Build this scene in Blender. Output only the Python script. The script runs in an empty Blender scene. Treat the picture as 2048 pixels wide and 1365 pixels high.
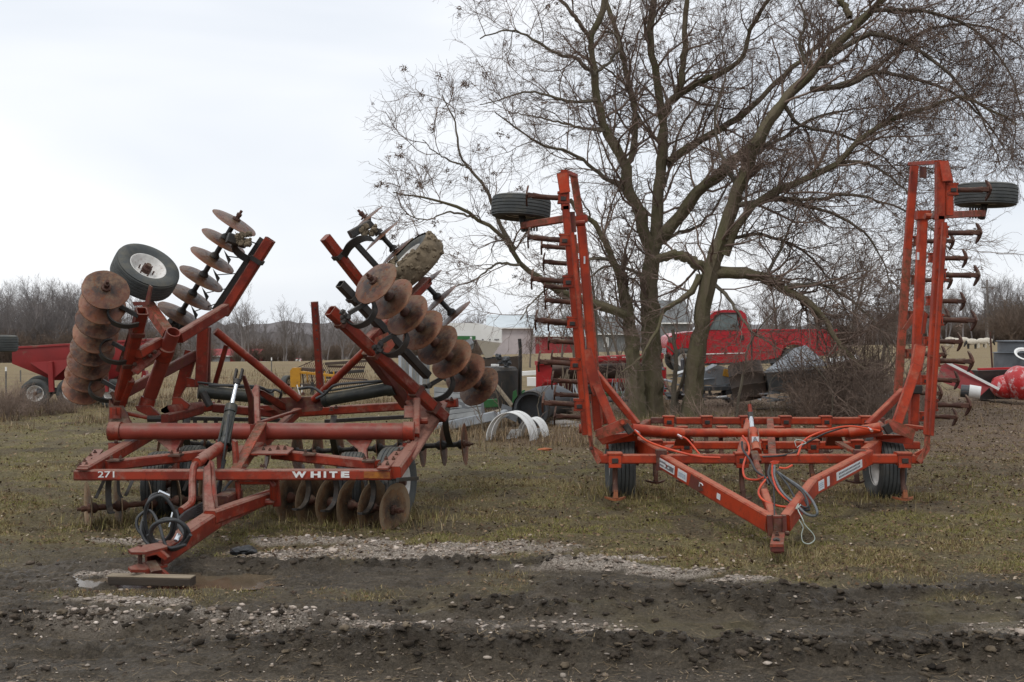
import bpy, math, random
import numpy as np
from mathutils import Vector, Matrix
R = math.radians
rng = np.random.default_rng(7)
random.seed(7)
S = bpy.context.scene
C = S.collection

# ------------------------------------------------------------------ camera
EYE, FOC, HZ, CX = 2.1, 2300.0, 655.0, 1024.0     # eye height, focal length in photo pixels, horizon row
cam = bpy.data.cameras.new('camera')
cam.sensor_width = 36.0
cam.lens = FOC / 2048 * 36.0
cam.shift_y = -(682.5 - HZ) / 2048
cam.clip_end = 5000
camo = bpy.data.objects.new('camera', cam)
camo.location = (0, 0, EYE)
camo.rotation_euler = (R(90), 0, 0)
C.objects.link(camo)
S.camera = camo

# ------------------------------------------------------------------ sky and light
W = bpy.data.worlds.new('World')
S.world = W
W.use_nodes = True
nt = W.node_tree
for n in list(nt.nodes):
    nt.nodes.remove(n)
def WN(t, **k):
    n = nt.nodes.new(t)
    for a, b in k.items():
        setattr(n, a, b)
    return n
wo = WN('ShaderNodeOutputWorld'); bg = WN('ShaderNodeBackground')
sky = WN('ShaderNodeTexSky', sky_type='NISHITA', sun_disc=False)
sky.sun_elevation = R(57); sky.sun_rotation = R(-35)
geo = WN('ShaderNodeTexCoord'); mp = WN('ShaderNodeMapping')
mp.inputs['Scale'].default_value = (1.0, 1.0, 3.2)
mp.inputs['Location'].default_value = (0.35, 0.0, 0.15)
nz = WN('ShaderNodeTexNoise'); nz.inputs['Scale'].default_value = 1.9
nz.inputs['Detail'].default_value = 4.0; nz.inputs['Roughness'].default_value = 0.45
nz.inputs['Distortion'].default_value = 0.35
cr = WN('ShaderNodeValToRGB')
cr.color_ramp.elements[0].position = 0.36; cr.color_ramp.elements[0].color = (0.655, 0.70, 0.765, 1)
cr.color_ramp.elements[1].position = 0.60; cr.color_ramp.elements[1].color = (0.845, 0.86, 0.885, 1)
sc_ = WN('ShaderNodeVectorMath', operation='SCALE'); sc_.inputs['Scale'].default_value = 12.2
mx = WN('ShaderNodeMix', data_type='RGBA'); mx.inputs[0].default_value = 0.93
nt.links.new(geo.outputs['Generated'], mp.inputs['Vector'])
nt.links.new(mp.outputs[0], nz.inputs['Vector'])
nt.links.new(nz.outputs[0], cr.inputs[0])
nt.links.new(cr.outputs[0], sc_.inputs[0])
nt.links.new(sky.outputs[0], mx.inputs[6])
nt.links.new(sc_.outputs[0], mx.inputs[7])
nt.links.new(mx.outputs[2], bg.inputs[0])
bg.inputs[1].default_value = 0.105
nt.links.new(bg.outputs[0], wo.inputs[0])

sun = bpy.data.lights.new('sun', 'SUN')
sun.energy = 1.15; sun.angle = R(11); sun.color = (1.0, 0.965, 0.92)
suno = bpy.data.objects.new('sun', sun)
suno.rotation_euler = (R(33), 0, R(-28))
C.objects.link(suno)
S.view_settings.view_transform = 'Standard'
S.view_settings.look = 'None'
S.view_settings.exposure = -0.06
S.view_settings.gamma = 1.0
S.view_settings.use_curve_mapping = False

# ------------------------------------------------------------------ helpers
def P(x, y, D):
    """a photo pixel at distance D as a world point"""
    return Vector(((x - CX) * D / FOC, D, EYE - (y - HZ) * D / FOC))

def hashn(ix, iy, seed):
    h = (ix.astype(np.int64) * 374761393 + iy.astype(np.int64) * 668265263 + seed * 982451653) & 0xFFFFFFFF
    h = ((h ^ (h >> 13)) * 1274126177) & 0xFFFFFFFF
    h = (h ^ (h >> 16)) & 0xFFFFFFFF
    return h / 4294967295.0
def vnoise(x, y, seed=0):
    ix = np.floor(x); iy = np.floor(y)
    fx = x - ix; fy = y - iy
    fx = fx * fx * (3 - 2 * fx); fy = fy * fy * (3 - 2 * fy)
    a = hashn(ix, iy, seed); b = hashn(ix + 1, iy, seed)
    c = hashn(ix, iy + 1, seed); d = hashn(ix + 1, iy + 1, seed)
    return (a * (1 - fx) + b * fx) * (1 - fy) + (c * (1 - fx) + d * fx) * fy
def fbm(x, y, sc, oct=4, seed=0, rough=0.5):
    t = 0; a = 1; s = 0
    x = x / sc; y = y / sc
    for o in range(oct):
        t = t + a * vnoise(x, y, seed + o * 17); s += a
        a *= rough; x = x * 2.03 + 11.3; y = y * 2.03 + 5.7
    return t / s                                   # 0..1
def sstep(a, b, x):
    t = np.clip((x - a) / (b - a), 0, 1)
    return t * t * (3 - 2 * t)

# materials -----------------------------------------------------------------
MATS = {}
def mat(name, col, col2=None, rough=0.6, metal=0.0, rust=0.0, rustcol=(0.085, 0.034, 0.016), scale=3.0,
        bump=0.15, dirt=0.0, dirtcol=(0.16, 0.12, 0.08), spec=0.5, rand=0.0, fine=60.0, stretch=(1, 1, 1), attr=None, bdist=0.01, radial=None, patch=0.12, edge=0.0, upw=0.16):
    if name in MATS:
        return MATS[name]
    m = bpy.data.materials.new(name); m.use_nodes = True
    t = m.node_tree; N = t.nodes; L = t.links
    b = N['Principled BSDF']
    b.inputs['Roughness'].default_value = rough
    b.inputs['Metallic'].default_value = metal
    b.inputs['Specular IOR Level'].default_value = spec
    tc = N.new('ShaderNodeTexCoord'); oi = N.new('ShaderNodeObjectInfo')
    ad = N.new('ShaderNodeVectorMath'); ad.operation = 'MULTIPLY_ADD'
    ad.inputs[1].default_value = stretch
    sm = N.new('ShaderNodeVectorMath'); sm.operation = 'SCALE'; sm.inputs['Scale'].default_value = 37.0
    cb = N.new('ShaderNodeCombineXYZ')
    for i in range(3):
        L.new(oi.outputs['Random'], cb.inputs[i])
    L.new(cb.outputs[0], sm.inputs[0])
    L.new(tc.outputs['Object'], ad.inputs[0]); L.new(sm.outputs[0], ad.inputs[2])
    def noise(s, det=5, ro=0.6):
        n = N.new('ShaderNodeTexNoise'); n.inputs['Scale'].default_value = s
        n.inputs['Detail'].default_value = det; n.inputs['Roughness'].default_value = ro
        L.new(ad.outputs[0], n.inputs['Vector']); return n
    def ramp(src, a, b_):
        r = N.new('ShaderNodeMapRange'); r.inputs[1].default_value = a; r.inputs[2].default_value = b_
        L.new(src, r.inputs[0]); return r
    def mixc(f, a, b_):
        x = N.new('ShaderNodeMix'); x.data_type = 'RGBA'
        if isinstance(f, float): x.inputs[0].default_value = f
        else: L.new(f, x.inputs[0])
        for i, v in ((6, a), (7, b_)):
            if isinstance(v, tuple): x.inputs[i].default_value = (*v, 1)
            else: L.new(v, x.inputs[i])
        return x.outputs[2]
    if col2 is None:
        col2 = tuple(c * 0.72 for c in col)
    n1 = noise(scale)
    out = mixc(ramp(n1.outputs[0], 0.5 - patch, 0.5 + patch).outputs[0], col, col2)
    if radial:
        sx = N.new('ShaderNodeSeparateXYZ'); L.new(tc.outputs['Object'], sx.inputs[0])
        hy = N.new('ShaderNodeVectorMath'); hy.operation = 'LENGTH'; L.new(tc.outputs['Object'], hy.inputs[0])
        nr_ = noise(9, 5, 0.7)
        am = N.new('ShaderNodeMath'); am.operation = 'MULTIPLY_ADD'; am.inputs[1].default_value = -0.22; L.new(nr_.outputs[0], am.inputs[0]); L.new(hy.outputs['Value'], am.inputs[2])
        out = mixc(ramp(am.outputs[0], -0.02, 0.075).outputs[0], radial[0], out)
        out = mixc(ramp(am.outputs[0], 0.105, 0.135).outputs[0], out, radial[1])
    if attr:
        at = N.new('ShaderNodeAttribute'); at.attribute_name = attr
        mm = N.new('ShaderNodeMix'); mm.data_type = 'RGBA'; mm.blend_type = 'MULTIPLY'; mm.inputs[0].default_value = 1
        L.new(out, mm.inputs[6]); L.new(at.outputs['Color'], mm.inputs[7]); out = mm.outputs[2]
    if rand:
        hs = N.new('ShaderNodeHueSaturation')
        rr = N.new('ShaderNodeMapRange'); rr.inputs[3].default_value = 1 - rand; rr.inputs[4].default_value = 1 + rand
        L.new(oi.outputs['Random'], rr.inputs[0]); L.new(rr.outputs[0], hs.inputs['Value'])
        L.new(out, hs.inputs['Color']); out = hs.outputs[0]
    if dirt:
        n4 = noise(scale * 1.7, 7, 0.7)
        g = N.new('ShaderNodeNewGeometry'); sp = N.new('ShaderNodeSeparateXYZ'); L.new(g.outputs['Normal'], sp.inputs[0])
        up = N.new('ShaderNodeMath'); up.operation = 'MULTIPLY_ADD'; up.inputs[1].default_value = upw
        L.new(sp.outputs[2], up.inputs[0]); L.new(n4.outputs[0], up.inputs[2])
        f = ramp(up.outputs[0], 0.66 - dirt * 0.3, 0.80 - dirt * 0.12)
        out = mixc(f.outputs[0], out, dirtcol)
    if rust:
        n2 = noise(scale * 3.6, 9, 0.78)
        f = ramp(n2.outputs[0], 0.71 - rust * 0.33, 0.79 - rust * 0.27)
        n5 = noise(scale * 9, 4, 0.6)
        rc = mixc(n5.outputs[0], rustcol, tuple(min(1, c * 2.1) for c in rustcol))
        out = mixc(f.outputs[0], out, rc)
        rg = N.new('ShaderNodeMapRange'); rg.inputs[3].default_value = rough; rg.inputs[4].default_value = 0.9
        L.new(f.outputs[0], rg.inputs[0]); L.new(rg.outputs[0], b.inputs['Roughness'])
    if edge:
        bv = N.new('ShaderNodeBevel'); bv.samples = 4; bv.inputs['Radius'].default_value = 0.022
        gg = N.new('ShaderNodeNewGeometry'); dt = N.new('ShaderNodeVectorMath'); dt.operation = 'DOT_PRODUCT'
        L.new(bv.outputs[0], dt.inputs[0]); L.new(gg.outputs['Normal'], dt.inputs[1])
        en = noise(scale * 8, 6, 0.75)
        ea = N.new('ShaderNodeMath'); ea.operation = 'MULTIPLY_ADD'; ea.inputs[1].default_value = -0.35; L.new(en.outputs[0], ea.inputs[0]); L.new(dt.outputs['Value'], ea.inputs[2])
        ef = N.new('ShaderNodeMapRange'); ef.inputs[1].default_value = 0.80; ef.inputs[2].default_value = 0.70; ef.inputs[4].default_value = edge; L.new(ea.outputs[0], ef.inputs[0])
        out = mixc(ef.outputs[0], out, (0.075, 0.032, 0.02))
    L.new(out, b.inputs['Base Color'])
    if bump:
        n3 = noise(fine, 4, 0.65)
        bp = N.new('ShaderNodeBump'); bp.inputs['Strength'].default_value = bump; bp.inputs['Distance'].default_value = bdist
        L.new(n3.outputs[0], bp.inputs['Height']); L.new(bp.outputs[0], b.inputs['Normal'])
    MATS[name] = m
    return m

RED = mat('red_paint', (0.28, 0.032, 0.013), (0.17, 0.021, 0.011), 0.52, patch=0.07, rand=0.2, edge=0.85, upw=0.30, rust=0.46, scale=3.5, dirt=0.40, dirtcol=(0.27, 0.135, 0.10), spec=0.3)
REDTUBE = mat('red_tube_paint', (0.27, 0.040, 0.022), (0.18, 0.031, 0.02), 0.5, rust=0.22, scale=2.6, dirt=0.42, dirtcol=(0.2, 0.1, 0.07))
DRED = mat('dark_red_paint', (0.15, 0.028, 0.02), (0.08, 0.022, 0.016), 0.6, rust=0.65, scale=3.5, dirt=0.4)
ORANGE = mat('orange_red_paint', (0.42, 0.043, 0.011), (0.26, 0.028, 0.010), 0.52, patch=0.07, rand=0.16, edge=0.8, upw=0.26, rust=0.42, rustcol=(0.085, 0.03, 0.018), scale=2.2, dirt=0.30, dirtcol=(0.40, 0.125, 0.07), spec=0.3)
ORANGEW = mat('worn_orange_paint', (0.36, 0.055, 0.022), (0.22, 0.04, 0.02), 0.6, rust=0.75, scale=3.5, dirt=0.3)
RUST = mat('rusty_steel', (0.10, 0.037, 0.02), (0.055, 0.022, 0.014), 0.75, rust=0.0, scale=6, bump=0.5, dirt=0.2)
BLADE = mat('rusty_disc_steel', (0.135, 0.048, 0.026), (0.062, 0.025, 0.016), 0.42, metal=0.25, rust=0.55, rustcol=(0.11, 0.038, 0.014), scale=4.5, bump=0.3, dirt=0.42, dirtcol=(0.17, 0.10, 0.055), rand=0.45, patch=0.06, radial=((0.035, 0.02, 0.013), (0.155, 0.062, 0.03)))
BLADEN = mat('muddy_disc_steel', (0.21, 0.115, 0.055), (0.12, 0.063, 0.032), 0.7, patch=0.06, radial=((0.045, 0.03, 0.02), (0.27, 0.185, 0.11)), rust=0.42, rustcol=(0.26, 0.10, 0.025), scale=5, bump=0.6, dirt=0.7, dirtcol=(0.19, 0.14, 0.085), rand=0.25)
BLACK = mat('dark_steel', (0.02, 0.019, 0.018), (0.035, 0.028, 0.022), 0.55, rust=0.35, rustcol=(0.05, 0.028, 0.018), scale=6, dirt=0.25, dirtcol=(0.09, 0.07, 0.05))
GREASE = mat('greasy_cylinder', (0.016, 0.019, 0.017), (0.03, 0.032, 0.026), 0.42, rust=0.3, rustcol=(0.07, 0.05, 0.03), scale=5, dirt=0.35, dirtcol=(0.07, 0.06, 0.035))
HOSE = mat('hose_rubber', (0.02, 0.022, 0.023), (0.035, 0.036, 0.037), 0.5, scale=8)
HOSEG = mat('grey_hose', (0.15, 0.16, 0.17), (0.09, 0.1, 0.1), 0.5, scale=8)
HOSEO = mat('orange_hose', (0.62, 0.075, 0.02), (0.5, 0.05, 0.02), 0.45, scale=6)
CHROME = mat('chrome_rod', (0.75, 0.78, 0.8), (0.6, 0.63, 0.66), 0.22, metal=0.9, scale=5, bump=0.02)
RUBBER = mat('tyre_rubber', (0.045, 0.05, 0.05), (0.075, 0.08, 0.078), 0.72, scale=4, bump=0.4, dirt=0.45, dirtcol=(0.10, 0.095, 0.075))
WHITERIM = mat('white_rim_paint', (0.72, 0.70, 0.66), (0.55, 0.53, 0.49), 0.5, rust=0.42, rustcol=(0.17, 0.06, 0.03), scale=7)
MUDCAKE = mat('dried_mud', (0.20, 0.155, 0.10), (0.115, 0.088, 0.056), 0.95, scale=9, bump=1.0, fine=25)
LETTER = mat('white_lettering', (0.78, 0.78, 0.76), (0.62, 0.61, 0.58), 0.5, scale=14, rust=0.25, rustcol=(0.3, 0.08, 0.05))
AMBER = mat('amber_reflector', (0.36, 0.13, 0.015), (0.2, 0.05, 0.015), 0.35, scale=12)
DECAL = mat('white_decal', (0.72, 0.74, 0.75), (0.6, 0.62, 0.64), 0.4, scale=20)
DKINK = mat('decal_ink', (0.06, 0.06, 0.08), (0.12, 0.11, 0.12), 0.5, scale=40)
BLUEINK = mat('pale_blue_ink', (0.28, 0.36, 0.46), (0.4, 0.46, 0.52), 0.5, scale=40)

# mesh builder ----------------------------------------------------------------
ROOT = None
def build(name, V, F, m, parent=None, smooth=None, label=None, kind=None, raw=False):
    me = bpy.data.meshes.new(name)
    off = Vector((0, 0, 0))
    par = parent if parent is not None else None
    if par is not None and not raw:
        p = par
        while p is not None:
            off = off + p.location; p = p.parent
    V = np.asarray(V, dtype=np.float64).reshape(-1, 3) - np.array(off)
    me.from_pydata(V.tolist(), [], F)
    me.materials.append(m)
    if smooth is not None:
        me.shade_smooth()
        if smooth < 179:
            me.set_sharp_from_angle(angle=R(smooth))
    me.update()
    o = bpy.data.objects.new(name, me)
    C.objects.link(o)
    if par is not None:
        o.parent = par
    if label: o['label'] = label
    if kind: o['kind'] = kind
    return o

def fastmesh(name, V, F, m, tri=True, attr=None):
    """numpy arrays straight into a mesh; F is (n,3) or (n,4)"""
    me = bpy.data.meshes.new(name)
    k = F.shape[1]
    me.vertices.add(len(V)); me.vertices.foreach_set('co', V.astype(np.float32).ravel())
    me.loops.add(F.size); me.loops.foreach_set('vertex_index', F.astype(np.int32).ravel())
    me.polygons.add(len(F)); me.polygons.foreach_set('loop_start', (np.arange(len(F)) * k).astype(np.int32))
    me.polygons.foreach_set('loop_total', np.full(len(F), k, dtype=np.int32))
    me.update(calc_edges=True); me.validate()
    me.materials.append(m)
    if attr is not None:
        for nm, a in attr.items():
            ca = me.color_attributes.new(nm, 'FLOAT_COLOR', 'POINT')
            col = np.ones((len(V), 4), dtype=np.float32); col[:, :3] = a
            ca.data.foreach_set('color', col.ravel())
    o = bpy.data.objects.new(name, me); C.objects.link(o)
    return o

def tag(o, label, cat, group=None, kind=None):
    o['label'] = label; o['category'] = cat
    if group: o['group'] = group
    if kind: o['kind'] = kind
    return o
def thing(name, loc, label, cat, group=None):
    o = bpy.data.objects.new(name, None)
    o.empty_display_size = 0.2
    o.location = loc; C.objects.link(o)
    return tag(o, label, cat, group)

class G:
    """collects shapes into one mesh"""
    def __init__(s): s.V = []; s.F = []
    def add(s, V, F):
        n = len(s.V); s.V += [tuple(v) for v in V]; s.F += [tuple(i + n for i in f) for f in F]; return s
    def bar(s, p, q, w, h, ref=None, c=None, hollow=False, taper=1.0):
        p = Vector(p); q = Vector(q); d = (q - p); ln = d.length; d.normalize()
        if ref is None: ref = Vector((0, 0, 1)) if abs(d.z) < 0.75 else Vector((0, 1, 0))
        a = d.cross(Vector(ref)).normalized(); u = a.cross(d).normalized()
        if c is None: c = min(w, h) * 0.12
        prof = [(-w/2 + c, -h/2), (w/2 - c, -h/2), (w/2, -h/2 + c), (w/2, h/2 - c), (w/2 - c, h/2), (-w/2 + c, h/2), (-w/2, h/2 - c), (-w/2, -h/2 + c)]
        V = [p + a*x + u*z for x, z in prof] + [q + a*x*taper + u*z*taper for x, z in prof]
        F = [(i, (i+1) % 8, 8 + (i+1) % 8, 8 + i) for i in range(8)]
        if hollow:
            k = 0.78
            V += [p + a*x*k + u*z*k for x, z in prof] + [p + d*min(0.25, ln*0.5) + a*x*k + u*z*k for x, z in prof]
            F += [(i, 16 + i, 16 + (i+1) % 8, (i+1) % 8) for i in range(8)]
            F += [(16 + i, 24 + i, 24 + (i+1) % 8, 16 + (i+1) % 8) for i in range(8)]
            F += [tuple(range(24, 32))]
        else:
            F += [tuple(range(7, -1, -1))]
        F += [tuple(range(8, 16))]
        return s.add(V, F)
    def tube(s, pts, r, n=10, cap=True, hollow=False):
        pts = [Vector(p) for p in pts]; K = len(pts)
        rr = r if isinstance(r, (list, tuple)) else [r] * K
        V = []; F = []
        t0 = (pts[1] - pts[0]).normalized()
        ref = Vector((0, 0, 1)) if abs(t0.z) < 0.9 else Vector((1, 0, 0))
        a = t0.cross(ref).normalized()
        for i, p in enumerate(pts):
            t = (pts[min(i+1, K-1)] - pts[max(i-1, 0)]).normalized()
            a = (a - t * a.dot(t)).normalized(); b = t.cross(a)
            V += [p + (a * math.cos(2*math.pi*k/n) + b * math.sin(2*math.pi*k/n)) * rr[i] for k in range(n)]
        for i in range(K - 1):
            F += [(i*n + k, i*n + (k+1) % n, (i+1)*n + (k+1) % n, (i+1)*n + k) for k in range(n)]
        if hollow:
            b0 = len(V); t = t0
            c0 = pts[0]
            V += [c0 + (v - c0) * 0.84 for v in V[:n]]
            V += [v + t * 0.3 for v in V[b0:b0+n]]
            F += [(k, b0 + k, b0 + (k+1) % n, (k+1) % n) for k in range(n)]
            F += [(b0 + k, b0 + n + k, b0 + n + (k+1) % n, b0 + (k+1) % n) for k in range(n)]
            F += [tuple(range(b0 + n, b0 + 2*n))]
        elif cap:
            F += [tuple(range(n - 1, -1, -1))]
        if cap: F += [tuple(range((K-1)*n, K*n))]
        return s.add(V, F)
    def lathe(s, c, ax, prof, n=32, close=False):
        """prof: list of (radius, offset along ax)"""
        c = Vector(c); ax = Vector(ax).normalized()
        ref = Vector((0, 0, 1)) if abs(ax.z) < 0.9 else Vector((1, 0, 0))
        a = ax.cross(ref).normalized(); b = ax.cross(a)
        V = []; F = []; K = len(prof)
        for r, o in prof:
            V += [c + ax*o + (a*math.cos(2*math.pi*k/n) + b*math.sin(2*math.pi*k/n)) * r for k in range(n)]
        for i in range(K - 1 + (1 if close else 0)):
            j = (i + 1) % K
            F += [(i*n + k, i*n + (k+1) % n, j*n + (k+1) % n, j*n + k) for k in range(n)]
        return s.add(V, F)
    def prism(s, poly, dvec, c=0):
        """polygon of 3-d points pushed along dvec"""
        n = len(poly); poly = [Vector(p) for p in poly]; dv = Vector(dvec)
        V = poly + [p + dv for p in poly]
        F = [tuple(range(n - 1, -1, -1)), tuple(range(n, 2*n))] + [(i, (i+1) % n, n + (i+1) % n, n + i) for i in range(n)]
        return s.add(V, F)
    def box(s, lo, hi):
        return s.bar(((lo[0]+hi[0])/2, lo[1], (lo[2]+hi[2])/2), ((lo[0]+hi[0])/2, hi[1], (lo[2]+hi[2])/2), hi[0]-lo[0], hi[2]-lo[2], c=min(hi[0]-lo[0], hi[2]-lo[2])*0.06)
    def blob(s, c, r, jit=0.25, sub=1, sq=(1, 1, 1)):
        V, F = ICO[sub]
        c = Vector(c)
        return s.add([c + Vector((v[0]*r*sq[0], v[1]*r*sq[1], v[2]*r*sq[2])) * (1 + random.uniform(-jit, jit)) for v in V], F)
    def go(s, name, m, parent=None, smooth=35, **k):
        return build(name, s.V, s.F, m, parent, smooth, **k)

def _ico():
    t = (1 + 5 ** 0.5) / 2
    V = [(-1,t,0),(1,t,0),(-1,-t,0),(1,-t,0),(0,-1,t),(0,1,t),(0,-1,-t),(0,1,-t),(t,0,-1),(t,0,1),(-t,0,-1),(-t,0,1)]
    V = [Vector(v).normalized() for v in V]
    F = [(0,11,5),(0,5,1),(0,1,7),(0,7,10),(0,10,11),(1,5,9),(5,11,4),(11,10,2),(10,7,6),(7,1,8),(3,9,4),(3,4,2),(3,2,6),(3,6,8),(3,8,9),(4,9,5),(2,4,11),(6,2,10),(8,6,7),(9,8,1)]
    res = {0: (V, F)}
    for lv in (1, 2):
        V2 = list(res[lv-1][0]); F2 = []; cache = {}
        def mid(a, b):
            k = (min(a, b), max(a, b))
            if k not in cache:
                cache[k] = len(V2); V2.append(((V2[a] + V2[b]) / 2).normalized())
            return cache[k]
        for a, b, c in res[lv-1][1]:
            x, y, z = mid(a, b), mid(b, c), mid(c, a)
            F2 += [(a, x, z), (b, y, x), (c, z, y), (x, y, z)]
        res[lv] = (V2, F2)
    return res
ICO = _ico()

def arc3(p, q, bulge, n=8):
    """curve from p to q that bows by the vector bulge"""
    p = Vector(p); q = Vector(q); b = Vector(bulge)
    return [p.lerp(q, i / n) + b * math.sin(math.pi * i / n) for i in range(n + 1)]
def spline(pts, n=5):
    pts = [Vector(p) for p in pts]; out = []
    Q = [pts[0]*2 - pts[1]] + pts + [pts[-1]*2 - pts[-2]]
    for i in range(1, len(Q) - 2):
        a, b, c, d = Q[i-1], Q[i], Q[i+1], Q[i+2]
        for k in range(n):
            t = k / n
            out.append(0.5 * ((2*b) + (c - a)*t + (2*a - 5*b + 4*c - d)*t*t + (3*b - a - 3*c + d)*t**3))
    return out + [pts[-1]]

def inst(me, name, parent, loc, rot, scale=(1, 1, 1)):
    """a part that shares mesh data; loc in world space, rot a 3x3 matrix"""
    o = bpy.data.objects.new(name, me); C.objects.link(o)
    o.parent = parent
    off = Vector((0, 0, 0)); p = parent
    while p is not None: off = off + p.location; p = p.parent
    o.matrix_local = Matrix.Translation(Vector(loc) - off) @ rot.to_4x4() @ Matrix.Diagonal((*scale, 1))
    return o
def frame(z, xref=(1, 0, 0)):
    z = Vector(z).normalized(); x = Vector(xref) if abs(z.x) < 0.93 else Vector((0, 1, 0)); x = (x - z * x.dot(z)).normalized(); y = z.cross(x)
    return Matrix((x, y, z)).transposed()
# ------------------------------------------------------------------ ground
def mudline(X):                                   # where the grass gives way to churned mud
    return np.interp(X, [-4.5, -3.2, -2.2, 0, 1.5, 4, 6], [10.9, 11.0, 10.4, 10.25, 9.75, 9.3, 9.0])
def ell(X, Y, cx, cy, rx, ry):
    return 1 - sstep(0.72, 1.05, np.sqrt(((X - cx) / rx) ** 2 + ((Y - cy) / ry) ** 2) + (fbm(X, Y, 0.22, 3, 91) - 0.5) * 0.9)
GRAVEL = [(-1.05, 10.72, 1.55, 0.46), (-0.7, 10.6, 0.6, 0.22), (-2.1, 11.45, 0.75, 0.2), (-1.35, 11.25, 0.4, 0.16), (-3.75, 11.35, 0.45, 0.2),
          (0.75, 9.85, 0.7, 0.13), (1.35, 9.75, 0.5, 0.10), (1.85, 9.55, 0.3, 0.1), (1.0, 10.35, 0.5, 0.1), (-3.4, 9.95, 0.4, 0.12), (-3.0, 8.9, 0.5, 0.12)]
def masks(X, Y):
    nb = fbm(X, Y, 0.9, 4, 3)
    mud = 1 - sstep(-0.35, 0.45, Y - mudline(X) + (nb - 0.5) * 1.6)
    mud = mud * (1 - 0.45 * sstep(0.52, 0.66, fbm(X * 0.7, Y * 1.4, 0.8, 4, 61)) * sstep(7.6, 8.0, Y))
    g = 0
    for e in GRAVEL:
        g = np.maximum(g, ell(X, Y, *e))
    band = np.exp(-((Y - 7.95 + 0.05 * X) / 0.22) ** 2) * sstep(0.42, 0.6, fbm(X, Y, 0.6, 3, 55)) * 0.8
    band2 = np.exp(-((Y - 8.5 - 0.1 * X) / 0.3) ** 2) * sstep(0.5, 0.65, fbm(X, Y, 0.5, 3, 56)) * 0.6 * (X < 0.5)
    g = np.maximum(g, np.maximum(band, band2) * mud)
    return mud, g
def ridge_amt(X, Y):
    w = (fbm(X, Y * 0 + 3, 1.3, 3, 8) - 0.5) * 0.35
    r1 = np.exp(-((Y - (8.55 - 0.02 * X) + w) / 0.17) ** 2) * sstep(-1.4, -0.4, X)
    r2 = np.exp(-((Y - (7.42 - 0.02 * X) - w * 0.7) / 0.15) ** 2) * sstep(-2.2, -1.2, X)
    r3 = np.exp(-((Y - (8.15 + 0.06 * X) + w) / 0.16) ** 2) * (1 - sstep(-1.6, -0.9, X))
    r4 = np.exp(-((Y - (10.02 - 0.06 * X) + w) / 0.13) ** 2) * sstep(-2.7, -2.2, X) * (1 - sstep(0.4, 1.4, X))
    r5 = np.exp(-((Y - (9.35 - 0.16 * X) + w) / 0.12) ** 2) * sstep(0.1, 0.5, X) * (1 - sstep(2.0, 3.0, X)) * 0.7
    r6 = np.exp(-((Y - 9.0 + w) / 0.12) ** 2) * sstep(2.2, 3.0, X) * 0.8
    return r1, r2, r3, r4, r5, r6
def height(X, Y):
    mud, g = masks(X, Y)
    near = 1 - sstep(28, 45, Y)
    z = (fbm(X, Y, 2.2, 3, 21) - 0.5) * 0.10 * near
    z = z + (fbm(X, Y, 0.30, 4, 22, 0.55) - 0.5) * 0.10 * (1 - mud) * near
    z = z + mud * ((fbm(X * 0.4, Y * 1.5, 0.6, 5, 31, 0.55) - 0.5) * 0.13 - 0.03)
    rg = np.abs(fbm(X * 0.22 + Y * 0.08, Y * 1.7, 0.30, 4, 36, 0.6) - 0.5) * 2
    z = z + mud * (0.035 - rg * 0.09)
    z = z + mud * (fbm(X, Y, 0.075, 3, 47, 0.6) - 0.5) * 0.045 * (0.3 + 1.2 * sstep(0.4, 0.6, fbm(X, Y, 0.9, 2, 48)))
    tot = 0
    for r, a in zip(ridge_amt(X, Y), (0.12, 0.115, 0.10, 0.10, 0.10, 0.09)):
        z = z + r * a * mud * (0.1 + 1.1 * fbm(X, Y, 0.18, 3, 41) + 0.9 * fbm(X, Y, 0.055, 2, 43)); tot = tot + r
    # smooth pressed wheel tracks beside the ridges, with bars left by tyre lugs
    t1 = np.exp(-((Y - (8.98 - 0.1 * X)) / 0.17) ** 2) * sstep(-2.2, -1.2, X)
    t2 = np.exp(-((Y - 7.0) / 0.22) ** 2)
    z = z * (1 - 0.7 * np.maximum(t1, t2) * mud) - 0.055 * np.maximum(t1, t2) * mud
    z = z + t1 * mud * 0.018 * np.sin((X * 0.8 + Y * 1.0) * 42)
    tr = np.exp(-(((X - 2.3) - (Y - 10.2) * 0.75) / 0.09) ** 2) * sstep(9.6, 9.9, Y) * (1 - sstep(10.8, 11.2, Y))
    z = z - tr * 0.035 + tr * 0.01 * np.sin((X + Y) * 60)
    z = z + g * 0.02
    # puddle hollow round the hitch block
    pd = ell(X, Y, -2.78, 9.66, 0.88, 0.40)
    z = z * (1 - pd) + (-0.095) * pd
    # flat seats for the hitch jack and wheels
    # low rise under the pickup
    z = z + 0.57 * np.exp(-(((X - 8.3) / 5.2) ** 2 + ((Y - 39.5) / 3.6) ** 2) ** 1.5) * sstep(33.5, 37.5, Y)
    # land falls away beyond the field
    u = X / np.maximum(Y, 1.0) * FOC + CX
    k = np.interp(u, [-600, 0, 600, 1024, 1500, 2048, 2600], [0.031, 0.031, 0.0295, 0.0235, 0.018, 0.0125, 0.012])
    D2 = np.minimum(Y, 420)
    drop = EYE - k * D2
    z = np.where(Y > 40, z + np.minimum(0, drop) , z)
    return z
def ground_z(x, y):
    return float(height(np.array([x], dtype=float), np.array([y], dtype=float))[0])

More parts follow.
